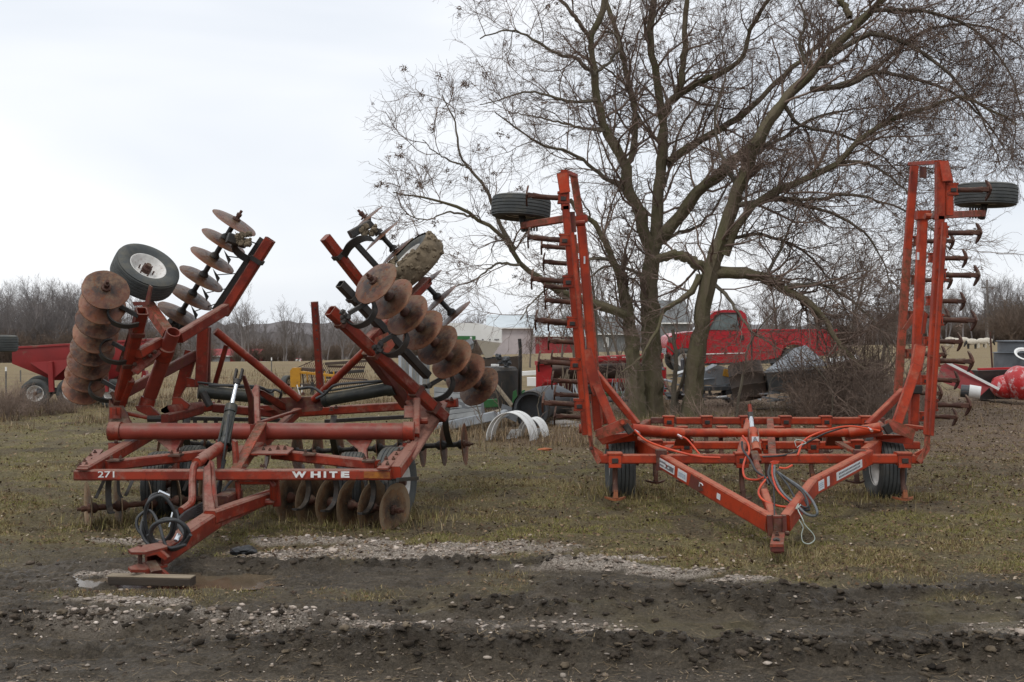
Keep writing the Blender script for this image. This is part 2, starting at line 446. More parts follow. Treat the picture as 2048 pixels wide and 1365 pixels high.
rows = [4.2]
while rows[-1] < 6.4: rows.append(rows[-1] * 1.01)
while rows[-1] < 12: rows.append(rows[-1] * 1.0021)
while rows[-1] < 34: rows.append(rows[-1] * 1.0042)
while rows[-1] < 3800: rows.append(rows[-1] * 1.06)
rows = np.array([-3000.0, -200.0, 2.0] + rows)
uc = np.linspace(-0.60, 0.60, 740)
uc = np.concatenate([[-40, -8, -3, -1.5, -0.9], uc, [0.9, 1.5, 3, 8, 40]])
Dm = np.maximum(rows, 4.2)
Xg = uc[None, :] * Dm[:, None]
Xg[0] *= 25; Xg[1] *= 4
Yg = np.repeat(rows[:, None], len(uc), 1)
Zg = height(Xg, np.maximum(Yg, 4.2))
mud, grv = masks(Xg, np.maximum(Yg, 4.2))
nr, nc = Xg.shape
idx = np.arange(nr * nc).reshape(nr, nc)
F = np.stack([idx[:-1, :-1], idx[:-1, 1:], idx[1:, 1:], idx[1:, :-1]], -1).reshape(-1, 4)
V = np.stack([Xg, Yg, Zg], -1).reshape(-1, 3)
rid = np.clip(sum(ridge_amt(Xg, Yg)), 0, 1) * mud
msk = np.stack([mud, grv, rid], -1).reshape(-1, 3)

gm = bpy.data.materials.new('ground'); gm.use_nodes = True
t = gm.node_tree; N = t.nodes; L = t.links; bs = N['Principled BSDF']
tc = N.new('ShaderNodeTexCoord'); at = N.new('ShaderNodeAttribute'); at.attribute_name = 'zone'
sp = N.new('ShaderNodeSeparateColor'); L.new(at.outputs['Color'], sp.inputs[0])
def gn(s, d=5, ro=0.6, st=None):
    n = N.new('ShaderNodeTexNoise'); n.inputs['Scale'].default_value = s; n.inputs['Detail'].default_value = d; n.inputs['Roughness'].default_value = ro
    if st:
        m_ = N.new('ShaderNodeMapping'); m_.inputs['Scale'].default_value = st
        L.new(tc.outputs['Object'], m_.inputs[0]); L.new(m_.outputs[0], n.inputs['Vector'])
    else: L.new(tc.outputs['Object'], n.inputs['Vector'])
    return n.outputs[0]
def gr(src, stops):
    r = N.new('ShaderNodeValToRGB'); e = r.color_ramp.elements
    while len(e) < len(stops): e.new(0.5)
    for i, (p, c) in enumerate(stops): e[i].position = p; e[i].color = (*c, 1)
    L.new(src, r.inputs[0]); return r.outputs[0]
def gmix(f, a, b):
    x = N.new('ShaderNodeMix'); x.data_type = 'RGBA'
    L.new(f, x.inputs[0]) if not isinstance(f, float) else setattr(x.inputs[0], 'default_value', f)
    L.new(a, x.inputs[6]); L.new(b, x.inputs[7]); return x.outputs[2]
def mrange(src, a, b):
    r = N.new('ShaderNodeMapRange'); r.inputs[1].default_value = a; r.inputs[2].default_value = b; L.new(src, r.inputs[0]); return r.outputs[0]
turf = gr(gn(1.1, 8, 0.68), [(0.35, (0.09, 0.065, 0.035)), (0.42, (0.18, 0.14, 0.062)), (0.49, (0.17, 0.155, 0.052)), (0.56, (0.23, 0.195, 0.082)), (0.66, (0.31, 0.245, 0.13))])
turf2 = gr(gn(26, 6, 0.75), [(0.38, (0.045, 0.031, 0.02)), (0.48, (0.16, 0.13, 0.055)), (0.60, (0.33, 0.26, 0.14))])
turf = gmix(0.55, turf, turf2)
field = gr(gn(0.35, 9, 0.7, (1, 3, 1)), [(0.35, (0.16, 0.115, 0.062)), (0.5, (0.245, 0.18, 0.095)), (0.65, (0.20, 0.165, 0.075))])
sy = N.new('ShaderNodeSeparateXYZ'); L.new(tc.outputs['Object'], sy.inputs[0])
turf = gmix(mrange(sy.outputs[1], 26.0, 34.0), turf, field)
at2 = N.new('ShaderNodeAttribute'); at2.attribute_name = 'cover'
sp2 = N.new('ShaderNodeSeparateColor'); L.new(at2.outputs['Color'], sp2.inputs[0])
soil = gr(gn(34, 7, 0.75), [(0.36, (0.05, 0.036, 0.022)), (0.5, (0.115, 0.088, 0.048)), (0.66, (0.23, 0.18, 0.11))])
turf = gmix(sp2.outputs[1], soil, turf)
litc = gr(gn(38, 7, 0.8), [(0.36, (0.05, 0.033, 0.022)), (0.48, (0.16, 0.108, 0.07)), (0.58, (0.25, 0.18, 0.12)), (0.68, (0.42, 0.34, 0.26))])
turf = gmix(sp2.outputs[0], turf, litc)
mudc = gr(gn(2.2, 9, 0.7), [(0.36, (0.036, 0.028, 0.017)), (0.48, (0.088, 0.069, 0.043)), (0.62, (0.165, 0.132, 0.088))])
mud2 = gr(gn(45, 5, 0.75), [(0.38, (0.022, 0.017, 0.012)), (0.5, (0.07, 0.053, 0.038)), (0.64, (0.20, 0.16, 0.12))])
mud3 = gr(gn(9, 8, 0.78, (0.3, 1.5, 1)), [(0.38, (0.024, 0.018, 0.011)), (0.46, (0.060, 0.047, 0.030)), (0.54, (0.105, 0.084, 0.056)), (0.64, (0.23, 0.188, 0.135))])
mudc = gmix(0.5, mudc, mud3)
mudc = gmix(0.40, mudc, mud2)
grav = gr(gn(70, 3, 0.8), [(0.36, (0.10, 0.08, 0.06)), (0.48, (0.30, 0.25, 0.20)), (0.62, (0.52, 0.45, 0.38))])
c = gmix(sp.outputs[0], turf, mudc)
dk = N.new('ShaderNodeRGB'); dk.outputs[0].default_value = (0.026, 0.019, 0.013, 1)
rf = N.new('ShaderNodeMath'); rf.operation = 'MULTIPLY'; rf.inputs[1].default_value = 0.38; L.new(sp.outputs[2], rf.inputs[0])
c = gmix(rf.outputs[0], c, dk.outputs[0])
c = gmix(sp.outputs[1], c, grav)
L.new(c, bs.inputs['Base Color'])
rr = N.new('ShaderNodeMapRange'); rr.inputs[3].default_value = 0.95; rr.inputs[4].default_value = 0.5
L.new(sp.outputs[0], rr.inputs[0]); L.new(rr.outputs[0], bs.inputs['Roughness'])
bs.inputs['Specular IOR Level'].default_value = 0.35
b1 = N.new('ShaderNodeBump'); b1.inputs['Strength'].default_value = 1.0; b1.inputs['Distance'].default_value = 0.05
L.new(gn(30, 7, 0.72), b1.inputs['Height']); L.new(b1.outputs[0], bs.inputs['Normal'])
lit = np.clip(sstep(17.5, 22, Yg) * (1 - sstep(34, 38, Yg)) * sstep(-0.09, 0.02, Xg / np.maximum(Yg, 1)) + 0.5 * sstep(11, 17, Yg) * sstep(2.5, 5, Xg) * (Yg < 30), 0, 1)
cov = sstep(0.34, 0.56, fbm(Xg, np.maximum(Yg, 4.2), 0.38, 3, 71)) * 0.55 + 0.45 * sstep(0.36, 0.6, fbm(Xg * 0.6, np.maximum(Yg, 4.2) * 1.5, 0.9, 4, 72))
cov = np.maximum(cov, sstep(26, 34, Yg))
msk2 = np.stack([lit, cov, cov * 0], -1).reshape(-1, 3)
ground = fastmesh('ground', V, F, gm, attr={'zone': msk, 'cover': msk2})
ground.data.shade_smooth()
ground['kind'] = 'structure'; ground['label'] = 'worn turf and churned wet mud of the farmyard, running out to dry fields'

# puddle
WATER = mat('muddy_water', (0.13, 0.095, 0.06), (0.10, 0.075, 0.048), 0.14, scale=4, bump=0.02, spec=0.35)
g = G(); n = 40
V = []
for k in range(n):
    a = 2 * math.pi * k / n
    r = 1 + 0.15 * math.sin(3 * a + 1) + 0.08 * math.sin(7 * a)
    V.append((-2.85 + 1.0 * r * math.cos(a), 9.68 + 0.46 * r * math.sin(a), -0.046))
build('puddle_water', V, [tuple(range(n))], WATER, kind='structure', label='brown puddle of water round the wooden block under the hitch')

# road strip far off on the right
ROADM = mat('pale_road', (0.36, 0.35, 0.34), (0.30, 0.29, 0.28), 0.8, scale=0.2)
xs = np.linspace(60, 160, 30)
V = []
for x in xs:
    for dy in (0, 9): V.append((x, 215 + dy, ground_z(x, 215 + dy) + 0.12))
F = [(2*i, 2*i+2, 2*i+3, 2*i+1) for i in range(len(xs) - 1)]
build('country_road', V, F, ROADM, kind='structure', label='pale country road beyond the sheep pasture')

# ---- scatter helpers
def samp(n, d0, d1, u0=-0.55, u1=0.55, p=1.0):
    """points spread evenly over the picture of the ground"""
    i0, i1 = 1 / d1 ** p, 1 / d0 ** p
    D = (rng.uniform(i0, i1, n)) ** (-1 / p)
    X = rng.uniform(u0, u1, n) * D
    return X, D
def blades(name, X, Y, hgt, wid, colr, lean, m, label, zoff=-0.004, seg=1):
    n = len(X); Z = height(X, Y) + zoff
    az = rng.uniform(0, 2 * np.pi, n); la = rng.uniform(0, 2 * np.pi, n)
    sx, sy = np.cos(az) * wid / 2, np.sin(az) * wid / 2
    lx, ly = np.cos(la) * lean * hgt, np.sin(la) * lean * hgt
    B = np.stack([X, Y, Z], -1)
    s = np.stack([sx, sy, np.zeros(n)], -1)
    if seg == 1:
        tip = B + np.stack([lx, ly, hgt * np.sqrt(np.clip(1 - lean ** 2, 0.05, 1))], -1)
        V = np.stack([B - s, B + s, tip], 1).reshape(-1, 3)
        F = np.arange(3 * n).reshape(n, 3); cc = np.repeat(colr, 3, 0)
    else:
        mid = B + np.stack([lx * 0.35, ly * 0.35, hgt * 0.6], -1)
        tip = B + np.stack([lx, ly, hgt * np.sqrt(np.clip(1 - lean ** 2, 0.02, 1))], -1)
        V = np.stack([B - s, B + s, mid - s * 0.7, mid + s * 0.7, tip], 1).reshape(-1, 3)
        b = np.arange(n)[:, None] * 5
        F = np.concatenate([b + np.array([[0, 1, 3]]), b + np.array([[0, 3, 2]]), b + np.array([[2, 3, 4]])], 0)
        cc = np.repeat(colr, 5, 0)
    o = fastmesh(name, V, F, m, attr={'tint': cc})
    o['kind'] = 'stuff'; o['label'] = label; o['category'] = name.replace('_', ' ')
    return o
def palette(n, cols, w, jit=0.25):
    c = np.array(cols)[rng.choice(len(cols), n, p=np.array(w) / sum(w))]
    return np.clip(c * (1 + rng.normal(0, jit, (n, 1))), 0.006, 0.9)
BL = mat('grass_blade', (1, 1, 1), (0.8, 0.8, 0.8), 0.85, scale=3, bump=0, attr='tint', spec=0.2)

GREEN = (0.175, 0.18, 0.042); OLIVE = (0.28, 0.245, 0.09); STRAW = (0.34, 0.265, 0.135); BROWN = (0.17, 0.11, 0.055); PALE = (0.42, 0.34, 0.20)
X, Y = samp(480000, 8.6, 32, p=1.2)
md, gv = masks(X, Y)
pat = fbm(X, Y, 1.3, 4, 70); keep = rng.random(len(X)) < (1 - md) ** 1.5 * (1 - gv) * sstep(0.36, 0.60, fbm(X, Y, 0.38, 3, 71)) + 0.12 * (1 - md)
X, Y, pat = X[keep], Y[keep], pat[keep]
n = len(X)
far = sstep(14, 24, Y)
cA = palette(n, [GREEN, OLIVE, STRAW, BROWN], [3.0, 4, 1.5, 1.6]); cB = palette(n, [OLIVE, STRAW, BROWN, PALE], [1.6, 3, 3, 0.9])
pick = (pat + rng.normal(0, 0.05, n) + far * 0.06 + np.clip(X, 0, 5) * 0.012 > 0.545)[:, None]
col = np.where(pick, cB, cA)
blades('grass', X, Y, rng.uniform(0.013, 0.040, n) * (0.45 + 1.1 * sstep(0.4, 0.75, fbm(X, Y, 0.38, 3, 71)) + 0.3 * (pat > 0.55)), 0.0022 + 0.00045 * Y, col, rng.uniform(0.3, 0.93, n), BL, 'short winter grass, olive and straw coloured, worn thin over the yard')

# longer dead grass by the junk and the wagon
def tall_zone(X, Y):
    u = X / Y * FOC + CX
    a = sstep(19, 22, Y) * (u > 820) * (u < 1350) * (1 - sstep(27, 36, Y))
    b = sstep(22.5, 26, Y) * (u < 260) * (1 - sstep(31, 36, Y))
    b2 = sstep(27.0, 29, Y) * (u >= 260) * (u < 820) * (1 - sstep(45, 60, Y)) * 0.8
    c = sstep(22, 25, Y) * (u >= 1350) * (1 - sstep(33, 38, Y)) * 0.10
    return a + b + b2 + c
X, Y = samp(150000, 18, 60, p=0.8)
keep = rng.random(len(X)) < tall_zone(X, Y) * sstep(0.35, 0.6, fbm(X, Y, 0.9, 3, 77)) * 1.1
X, Y = X[keep], Y[keep]; n = len(X)
col = palette(n, [(0.30, 0.21, 0.12), (0.20, 0.14, 0.08), (0.40, 0.31, 0.2), (0.12, 0.08, 0.05)], [3, 3, 1.2, 2])
blades('dead_grass', X, Y, rng.gamma(3, 0.05, n) * (0.7 + 0.8 * fbm(X, Y, 1.5, 2, 5)), 0.004 + 0.00025 * Y, col, rng.uniform(0.05, 0.8, n), BL, 'tall dead grass and weeds round the junk and the wagon', seg=2)

# rank tufts where the mower cannot reach: round wheels, hitch and stands
cx_ = []; cy_ = []
for (tx_, ty_, sp_, n_) in ((1.34, 14.2, .30, 900), (4.6, 14.2, .30, 900), (-4.2, 12.3, .35, 900), (-3.6, 12.9, .5, 900), (-1.3, 12.4, .35, 1100), (-2.0, 12.7, .6, 1300), (2.45, 10.5, .18, 350), (2.0, 14.6, 1.2, 900), (4.0, 15.0, 1.2, 900), (3.1, 26.5, 1.0, 1500), (4.2, 25.9, .8, 1200)):
    cx_.append(rng.normal(tx_, sp_, n_)); cy_.append(rng.normal(ty_, sp_ * .7, n_))
X = np.concatenate(cx_); Y = np.concatenate(cy_); n = len(X)
X = np.round(X / .09) * .09 + rng.normal(0, .018, n); Y = np.round(Y / .09) * .09 + rng.normal(0, .018, n)
blades('rank_grass', X, Y, rng.gamma(3, 0.03, n), 0.003 + 0.0002 * Y, palette(n, [OLIVE, STRAW, BROWN, PALE], [3, 3, 2, 1]), rng.uniform(0.1, 0.85, n), BL, 'taller tufts of grass left round the wheels and stands', seg=2)

# leaf litter and twigs on the far right part and under the tree
LEAF = mat('fallen_leaf', (1, 1, 1), (0.75, 0.75, 0.75), 0.9, scale=9, bump=0, attr='tint', spec=0.2)
X, Y = samp(90000, 9, 34, p=1.0)
md, gv = masks(X, Y)
keep = rng.random(len(X)) < (1 - md) * (0.32 + 0.9 * sstep(-1, 3.5, X) * sstep(12, 19, Y))
X, Y = X[keep], Y[keep]; n = len(X)
Z = height(X, Y) + 0.012 + rng.uniform(0, 0.02, n)
a = rng.uniform(0, 2*np.pi, n); s = rng.uniform(0.006, 0.024, n) * (0.6 + Y / 25)
ux = np.stack([np.cos(a), np.sin(a), rng.normal(0, 0.35, n)], -1) * s[:, None]
vx = np.stack([-np.sin(a), np.cos(a), rng.normal(0, 0.35, n)], -1) * s[:, None] * 0.6
Bp = np.stack([X, Y, Z], -1)
V = np.stack([Bp - ux, Bp + vx, Bp + ux, Bp - vx + np.array([0, 0, 0.004])], 1).reshape(-1, 3)
F = np.arange(4 * n).reshape(n, 4)
col = palette(n, [(0.13, 0.08, 0.045), (0.22, 0.15, 0.09), (0.36, 0.29, 0.22), (0.07, 0.045, 0.03)], [4, 3, 0.8, 3])
o = fastmesh('leaf_litter', V, F, LEAF, attr={'tint': np.repeat(col, 4, 0)})
o['kind'] = 'stuff'; o['label'] = 'dry fallen leaves scattered over the worn turf'; o['category'] = 'leaf litter'

# stones
STONE = mat('stone', (1, 1, 1), (0.8, 0.78, 0.76), 0.85, scale=25, bump=0.3, attr='tint')
def pebbles(name, X, Y, r, cols, w, label, m=STONE, lvl=0, sink=0.25, flat=0.6, jit=0.22, cj=0.2):
    V0, F0 = ICO[lvl]; V0 = np.array([tuple(v) for v in V0]); F0 = np.array(F0)
    n = len(X); k = len(V0)
    Z = height(X, Y)
    sc = np.stack([r * rng.uniform(0.7, 2.0, n), r * rng.uniform(0.6, 1.4, n), r * flat * rng.uniform(0.7, 1.2, n)], -1)
    vv = V0[None] * sc[:, None, :] * (1 + rng.uniform(-jit, jit, (n, k, 1)))
    a = rng.uniform(0, 2*np.pi, n); ca, sa = np.cos(a)[:, None], np.sin(a)[:, None]
    x = vv[..., 0] * ca - vv[..., 1] * sa; y = vv[..., 0] * sa + vv[..., 1] * ca
    V = np.stack([x + X[:, None], y + Y[:, None], vv[..., 2] + (Z + r * flat * (1 - 2 * sink))[:, None]], -1).reshape(-1, 3)
    F = (F0[None] + (np.arange(n) * k)[:, None, None]).reshape(-1, 3)
    col = np.repeat(palette(n, cols, w, cj), k, 0)
    o = fastmesh(name, V, F, m, attr={'tint': col})
    o['kind'] = 'stuff'; o['label'] = label; o['category'] = name.replace('_', ' ')
    return o
X, Y = samp(60000, 6.3, 12.5, p=1.6)
md, gv = masks(X, Y)
keep = rng.random(len(X)) < gv * 0.95
Xa, Ya = X[keep][:15000], Y[keep][:15000]
pebbles('pale_gravel', Xa, Ya, rng.gamma(3, 0.0028, len(Xa)) + 0.003, [(0.44, 0.37, 0.31), (0.32, 0.26, 0.21), (0.55, 0.48, 0.42), (0.18, 0.14, 0.11)], [4, 4, 2, 2.5], 'patches of pale crushed gravel between grass and mud')
X, Y = samp(34000, 6.3, 12.5, p=1.6)
md, gv = masks(X, Y)
keep = rng.random(len(X)) < (0.06 * (1 - md) + md * 0.62 * sstep(0.40, 0.62, fbm(X, Y, 0.7, 3, 66)))
Xa, Ya = X[keep], Y[keep]
pebbles('scattered_stones', Xa, Ya, rng.gamma(1.1, 0.0034, len(Xa)) + 0.0022, [(0.26, 0.205, 0.155), (0.15, 0.115, 0.083), (0.44, 0.375, 0.31), (0.08, 0.06, 0.045)], [2.4, 4, 1.0, 4], 'small stones scattered through the mud', sink=0.32)

# clods along the ridges
CLOD = mat('mud_clod', (1, 1, 1), (0.62, 0.6, 0.58), 0.9, scale=22, bump=0.9, attr='tint', spec=0.3)
X, Y = samp(90000, 6.3, 11.2, p=1.5)
md, gv = masks(X, Y)
rg = np.clip(sum(ridge_amt(X, Y)), 0, 1) * md
keep = rng.random(len(X)) < rg ** 1.3 * 0.26 + md * 0.008
Xa, Ya = X[keep], Y[keep]
n = len(Xa)
r = rng.gamma(1.5, 0.0062, n) + 0.0035
r = np.minimum(r, 0.027)
big = r > 0.02
CC = [(0.05, 0.038, 0.027), (0.085, 0.065, 0.047), (0.16, 0.125, 0.085), (0.045, 0.034, 0.023)]
pebbles('small_clods', Xa[~big], Ya[~big], r[~big], CC, [3, 3, 1.5, 2], 'small crumbs of black mud along the ruts', m=CLOD, lvl=0, sink=0.25, flat=0.6, jit=0.5)
pebbles('mud_clods', Xa[big], Ya[big], r[big], CC, [3, 3, 1.5, 2], 'thrown up clods of wet mud along the ruts', m=CLOD, lvl=1, sink=0.3, flat=0.6, jit=0.42)
# loose straw
X, Y = samp(5000, 6.5, 12, p=1.5)
n = len(X); L_ = rng.uniform(0.01, 0.05, n); a = rng.uniform(0, 2*np.pi, n); Z = height(X, Y) + 0.012
d = np.stack([np.cos(a), np.sin(a), rng.normal(0, 0.15, n)], -1) * L_[:, None]; w = np.stack([-np.sin(a), np.cos(a), np.zeros(n)], -1) * 0.0016
Bp = np.stack([X, Y, Z], -1)
V = np.stack([Bp - d - w, Bp + d - w, Bp + d + w, Bp - d + w], 1).reshape(-1, 3)
o = fastmesh('loose_straw', V, np.arange(4*n).reshape(n, 4), LEAF, attr={'tint': np.repeat(palette(n, [(0.36, 0.27, 0.16), (0.2, 0.14, 0.08)], [1, 1]), 4, 0)})
o['kind'] = 'stuff'; o['label'] = 'bits of straw trodden into the mud'; o['category'] = 'straw'
# ------------------------------------------------------------------ shared wheel and disc meshes
def tyre_mesh(name, Rr, w, rimr, ribs=5, m=RUBBER):
    g = G(); hw = w / 2
    prof = [(rimr, -hw * 0.72), (rimr + (Rr - rimr) * 0.35, -hw * 0.98), (rimr + (Rr - rimr) * 0.7, -hw), (Rr * 0.965, -hw * 0.86)]
    rw = 1.5 * hw / ribs
    for k in range(ribs):
        a = -hw * 0.75 + k * rw; b = a + rw
        crown = lambda o: Rr * (1 - 0.022 * (o / hw) ** 2)
        prof += [(crown(a) - 0.012, a + rw * 0.02), (crown(a), a + rw * 0.13), (crown(b), b - rw * 0.13), (crown(b) - 0.012, b - rw * 0.02)]
    prof += [(Rr * 0.965, hw * 0.86), (rimr + (Rr - rimr) * 0.7, hw), (rimr + (Rr - rimr) * 0.35, hw * 0.98), (rimr, hw * 0.72)]
    prof += [(rimr - 0.012, hw * 0.5), (rimr - 0.012, -hw * 0.5)]
    g.lathe((0, 0, 0), (0, 0, 1), prof, 48, close=True)
    me = bpy.data.meshes.new(name); me.from_pydata(g.V, [], g.F); me.materials.append(m); me.shade_smooth(); me.set_sharp_from_angle(angle=R(32)); return me
def rim_mesh(name, rimr, w, m=WHITERIM, hub=0.07):
    g = G(); hw = w / 2
    g.lathe((0, 0, 0), (0, 0, 1), [(rimr - 0.013, -hw * 0.7), (rimr + 0.012, -hw * 0.74), (rimr + 0.012, -hw * 0.68), (rimr - 0.02, -hw * 0.55), (rimr - 0.05, -hw * 0.1),
        (rimr - 0.045, hw * 0.25), (rimr - 0.02, hw * 0.6), (rimr + 0.012, hw * 0.68), (rimr + 0.012, hw * 0.74), (rimr - 0.004, hw * 0.745), (rimr - 0.03, hw * 0.58), (rimr - 0.065, hw * 0.2),
        (rimr * 0.55, hw * 0.05), (rimr * 0.4, hw * 0.12), (0.012, hw * 0.12)], 36)
    g.lathe((0, 0, 0), (0, 0, 1), [(rimr - 0.055, 0), (rimr*0.5, -hw*0.1), (0.01, -hw*0.1)], 36)
    me = bpy.data.meshes.new(name); me.from_pydata(g.V, [], g.F); me.materials.append(m); me.shade_smooth(); me.set_sharp_from_angle(angle=R(35)); return me
def hub_mesh(name, r, w, m=RUST):
    g = G()
    g.lathe((0, 0, 0), (0, 0, 1), [(0.001, w), (r * 0.55, w), (r * 0.6, w * 0.7), (r, w * 0.6), (r, w * 0.3), (r * 0.8, 0)], 14)
    for k in range(6):
        a = k * math.pi / 3
        g.tube([(r * 1.5 * math.cos(a), r * 1.5 * math.sin(a), w * 0.15), (r * 1.5 * math.cos(a), r * 1.5 * math.sin(a), w * 0.55)], r * 0.17, 6)
    me = bpy.data.meshes.new(name); me.from_pydata(g.V, [], g.F); me.materials.append(m); me.shade_smooth(); me.set_sharp_from_angle(angle=R(35)); return me
TY = tyre_mesh('tyre', 0.372, 0.27, 0.205); RM = rim_mesh('rim', 0.205, 0.27); HB = hub_mesh('hub', 0.055, 0.12)
def wheel(root, c, axis, sc=1.0, label=None):
    w = inst(TY, 'wheel', root, c, frame(axis), (sc, sc, sc))
    for me, nm in ((RM, 'rim'), (HB, 'hub')):
        o = bpy.data.objects.new(nm, me); C.objects.link(o); o.parent = w
    if label: w['label'] = label
    return w
def disc_mesh(name, d, m):
    g = G(); r = d / 2; n = 40; k = 7; cup = d * 0.065
    prof = [(r * i / k, cup * (i / k) ** 2) for i in range(k + 1)]
    prof[0] = (0.002, 0)
    prof += [(r * (1 - 0.012), cup * 0.98 - 0.006)] + [(r * i / k, cup * (i / k) ** 2 - 0.007) for i in range(k - 1, 0, -1)] + [(0.002, -0.007)]
    g.lathe((0, 0, 0), (0, 0, 1), prof, n)
    # slightly chipped rim
    random.seed(int(d * 1000))
    V = []
    ph = [random.uniform(0, 6.28) for _ in range(4)]
    for v in g.V:
        rr = math.hypot(v[0], v[1]); a = math.atan2(v[1], v[0])
        f = 1 - (0.012 * math.sin(3 * a + ph[0]) + 0.008 * math.sin(7 * a + ph[1]) + 0.005 * math.sin(13 * a + ph[2])) * (rr / r) ** 3
        V.append((v[0] * f, v[1] * f, v[2]))
    me = bpy.data.meshes.new(name); me.from_pydata(V, [], g.F); me.materials.append(m); me.shade_smooth(); me.set_sharp_from_angle(angle=R(40)); return me
DISC = {}
def disc(root, c, n, d, m=BLADE, nm='disc_blade'):
    key = (round(d, 3), m.name)
    if key not in DISC: DISC[key] = disc_mesh('disc_blade', d, m)
    q = frame(n) @ Matrix.Rotation(random.uniform(0, 6.28), 3, 'Z')
    return inst(DISC[key], nm, root, c, q)
def gang(root, a, b, N, d, facing=1, m=BLADE, shaft=BLACK, endnut=0, ext=0.05, lean=None):
    """N concave discs on one shaft from a to b; facing +1 puts the hollow side towards b"""
    a = Vector(a); b = Vector(b); ax = (b - a).normalized()
    nx = ax if lean is None else (ax + Vector(lean)).normalized()
    for i in range(N):
        disc(root, a.lerp(b, i / (N - 1)), nx * facing, d, m)
    g = G(); g.tube([a - ax * ext, b + ax * ext], 0.019, 8)
    g.go('gang_shaft', shaft, root)
    sp = (b - a).length / (N - 1)
    me = None
    for i in range(N - 1):
        c0 = a.lerp(b, (i + 0.5) / (N - 1))
        if me is None:
            q = G(); h = sp / 2 - 0.012
            q.lathe((0, 0, 0), (0, 0, 1), [(0.02, -h), (0.062, -h), (0.058, -h + 0.03), (0.032, -h + 0.06), (0.032, h - 0.06), (0.058, h - 0.03), (0.062, h), (0.02, h)], 14)
            me = bpy.data.meshes.new('spool'); me.from_pydata(q.V, [], q.F); me.materials.append(shaft); me.shade_smooth(); me.set_sharp_from_angle(angle=R(35))
        inst(me, 'spool', root, c0, frame(ax))
    for e, s in ((a, -1), (b, 1)):
        if endnut & (1 if s < 0 else 2):
            q = G(); ax2 = ax * s
            q.lathe(e + ax2 * 0.012, ax2, [(0.001, 0.0), (0.055, 0.0), (0.052, 0.02), (0.03, 0.025), (0.028, 0.05), (0.034, 0.052), (0.034, 0.085), (0.018, 0.09), (0.018, 0.13), (0.001, 0.13)], 8)
            q.go('end_nut', RUST, root, 30)
def flatspring(root, pts, w, th, m=BLACK, nm='spring_shank', axis=None):
    """flat bar bent along pts"""
    pts = spline(pts, 5); g = G(); K = len(pts)
    ax = Vector(axis).normalized()
    V = []; F = []
    for i, p in enumerate(pts):
        t = (pts[min(i+1, K-1)] - pts[max(i-1, 0)]).normalized(); nn = t.cross(ax).normalized()
        V += [p + ax*w/2 + nn*th/2, p - ax*w/2 + nn*th/2, p - ax*w/2 - nn*th/2, p + ax*w/2 - nn*th/2]
    for i in range(K - 1):
        F += [(i*4 + k, i*4 + (k+1) % 4, i*4 + 4 + (k+1) % 4, i*4 + 4 + k) for k in range(4)]
    F += [(3, 2, 1, 0), (K*4-4, K*4-3, K*4-2, K*4-1)]
    g.add(V, F); return g.go(nm, m, root, 40)
_bolt = G(); _bolt.lathe((0, 0, 0), (0, 0, 1), [(0.024, 0), (0.024, 0.004), (0.017, 0.005), (0.017, 0.022), (0.009, 0.024), (0.009, 0.036), (0.001, 0.036)], 6)
BOLT = bpy.data.meshes.new('bolt'); BOLT.from_pydata(_bolt.V, [], _bolt.F); BOLT.materials.append(RUST)
def bolt(root, c, ax=(0, 0, 1), s=1.0):
    return inst(BOLT, 'bolt', root, c, frame(ax), (s, s, s))
def B(root, nm, p, q, w, h, m, **k):
    return G().bar(p, q, w, h, **k).go(nm, m, root)
def plate(root, nm, pts, th, m, dirv=(0, 1, 0)):
    return G().prism(pts, Vector(dirv).normalized() * th).go(nm, m, root)
def hose(root, pts, r, m, nm='hose', n=7):
    return G().tube(spline(pts, 6), r, n).go(nm, m, root, 60)
def clampband(root, p, q, t, w, h, m=BLACK):
    """band clamp round a beam p-q at fraction t"""
    p = Vector(p); q = Vector(q); d = (q - p).normalized(); c = p.lerp(q, t)
    return G().bar(c - d*0.028, c + d*0.028, w + 0.03, h + 0.03, c=0.006).go('clamp', m, root)

# ================================================================== DISC HARROW
HR = thing('disc_harrow', (-2.8, 13.0, 0.0), 'red disc harrow with both wings of rusty discs folded up, left of the orange cultivator', 'disc harrow')
# --- tongue and hitch
hp, hq = P(308, 1118, 9.75), P(428, 1038, 11.0)
B(HR, 'tongue_beam', hp, hq, 0.16, 0.17, RED, hollow=True)
B(HR, 'tongue_beam', hq + Vector((0.0, -0.15, 0.035)), P(545, 992, 12.1), 0.13, 0.13, RED)
plate(HR, 'tongue_side_plate', [P(410, 1055, 10.95), P(416, 1020, 11.0), P(540, 980, 12.0), P(552, 985, 12.0), P(548, 1003, 12.0), P(425, 1062, 10.95)], 0.02, RED, (0.3, 1, 0))
for k, (x, y) in enumerate([(418, 1050), (424, 1048), (436, 1042)]): bolt(HR, P(x, y, 10.93), (0, -1, 0), 1.1)
# clevis plates bent forward at the nose
for y0, th, lip in ((1098, 0.02, 0.02), (1134, 0.024, -0.03)):
    a0, a1 = P(256, y0 + 6, 9.5), P(316, y0 - 2, 9.85)
    V = [a0, a0 + Vector((0.05, 0.10, 0.01)), a1 + Vector((0.02, 0.22, 0)), a1 + Vector((0.10, -0.06, 0)), P(290, y0 + 12, 9.55), P(262, y0 + 12, 9.45)]
    plate(HR, 'hitch_plate', V, th, RED, (0, 0, 1))
    V = [P(290, y0 + 12, 9.55), P(320, y0 + 4, 9.7), P(335, y0 + 18, 9.72), P(330, y0 + 24, 9.72), P(312, y0 + 12, 9.66), P(288, y0 + 17, 9.55)]
    plate(HR, 'hitch_lug', V, 0.05, RED, (0.2, 1, 0))
G().tube([P(280, 1090, 9.62), P(280, 1128, 9.62)], 0.02, 8).go('hitch_pin', RUST, HR)
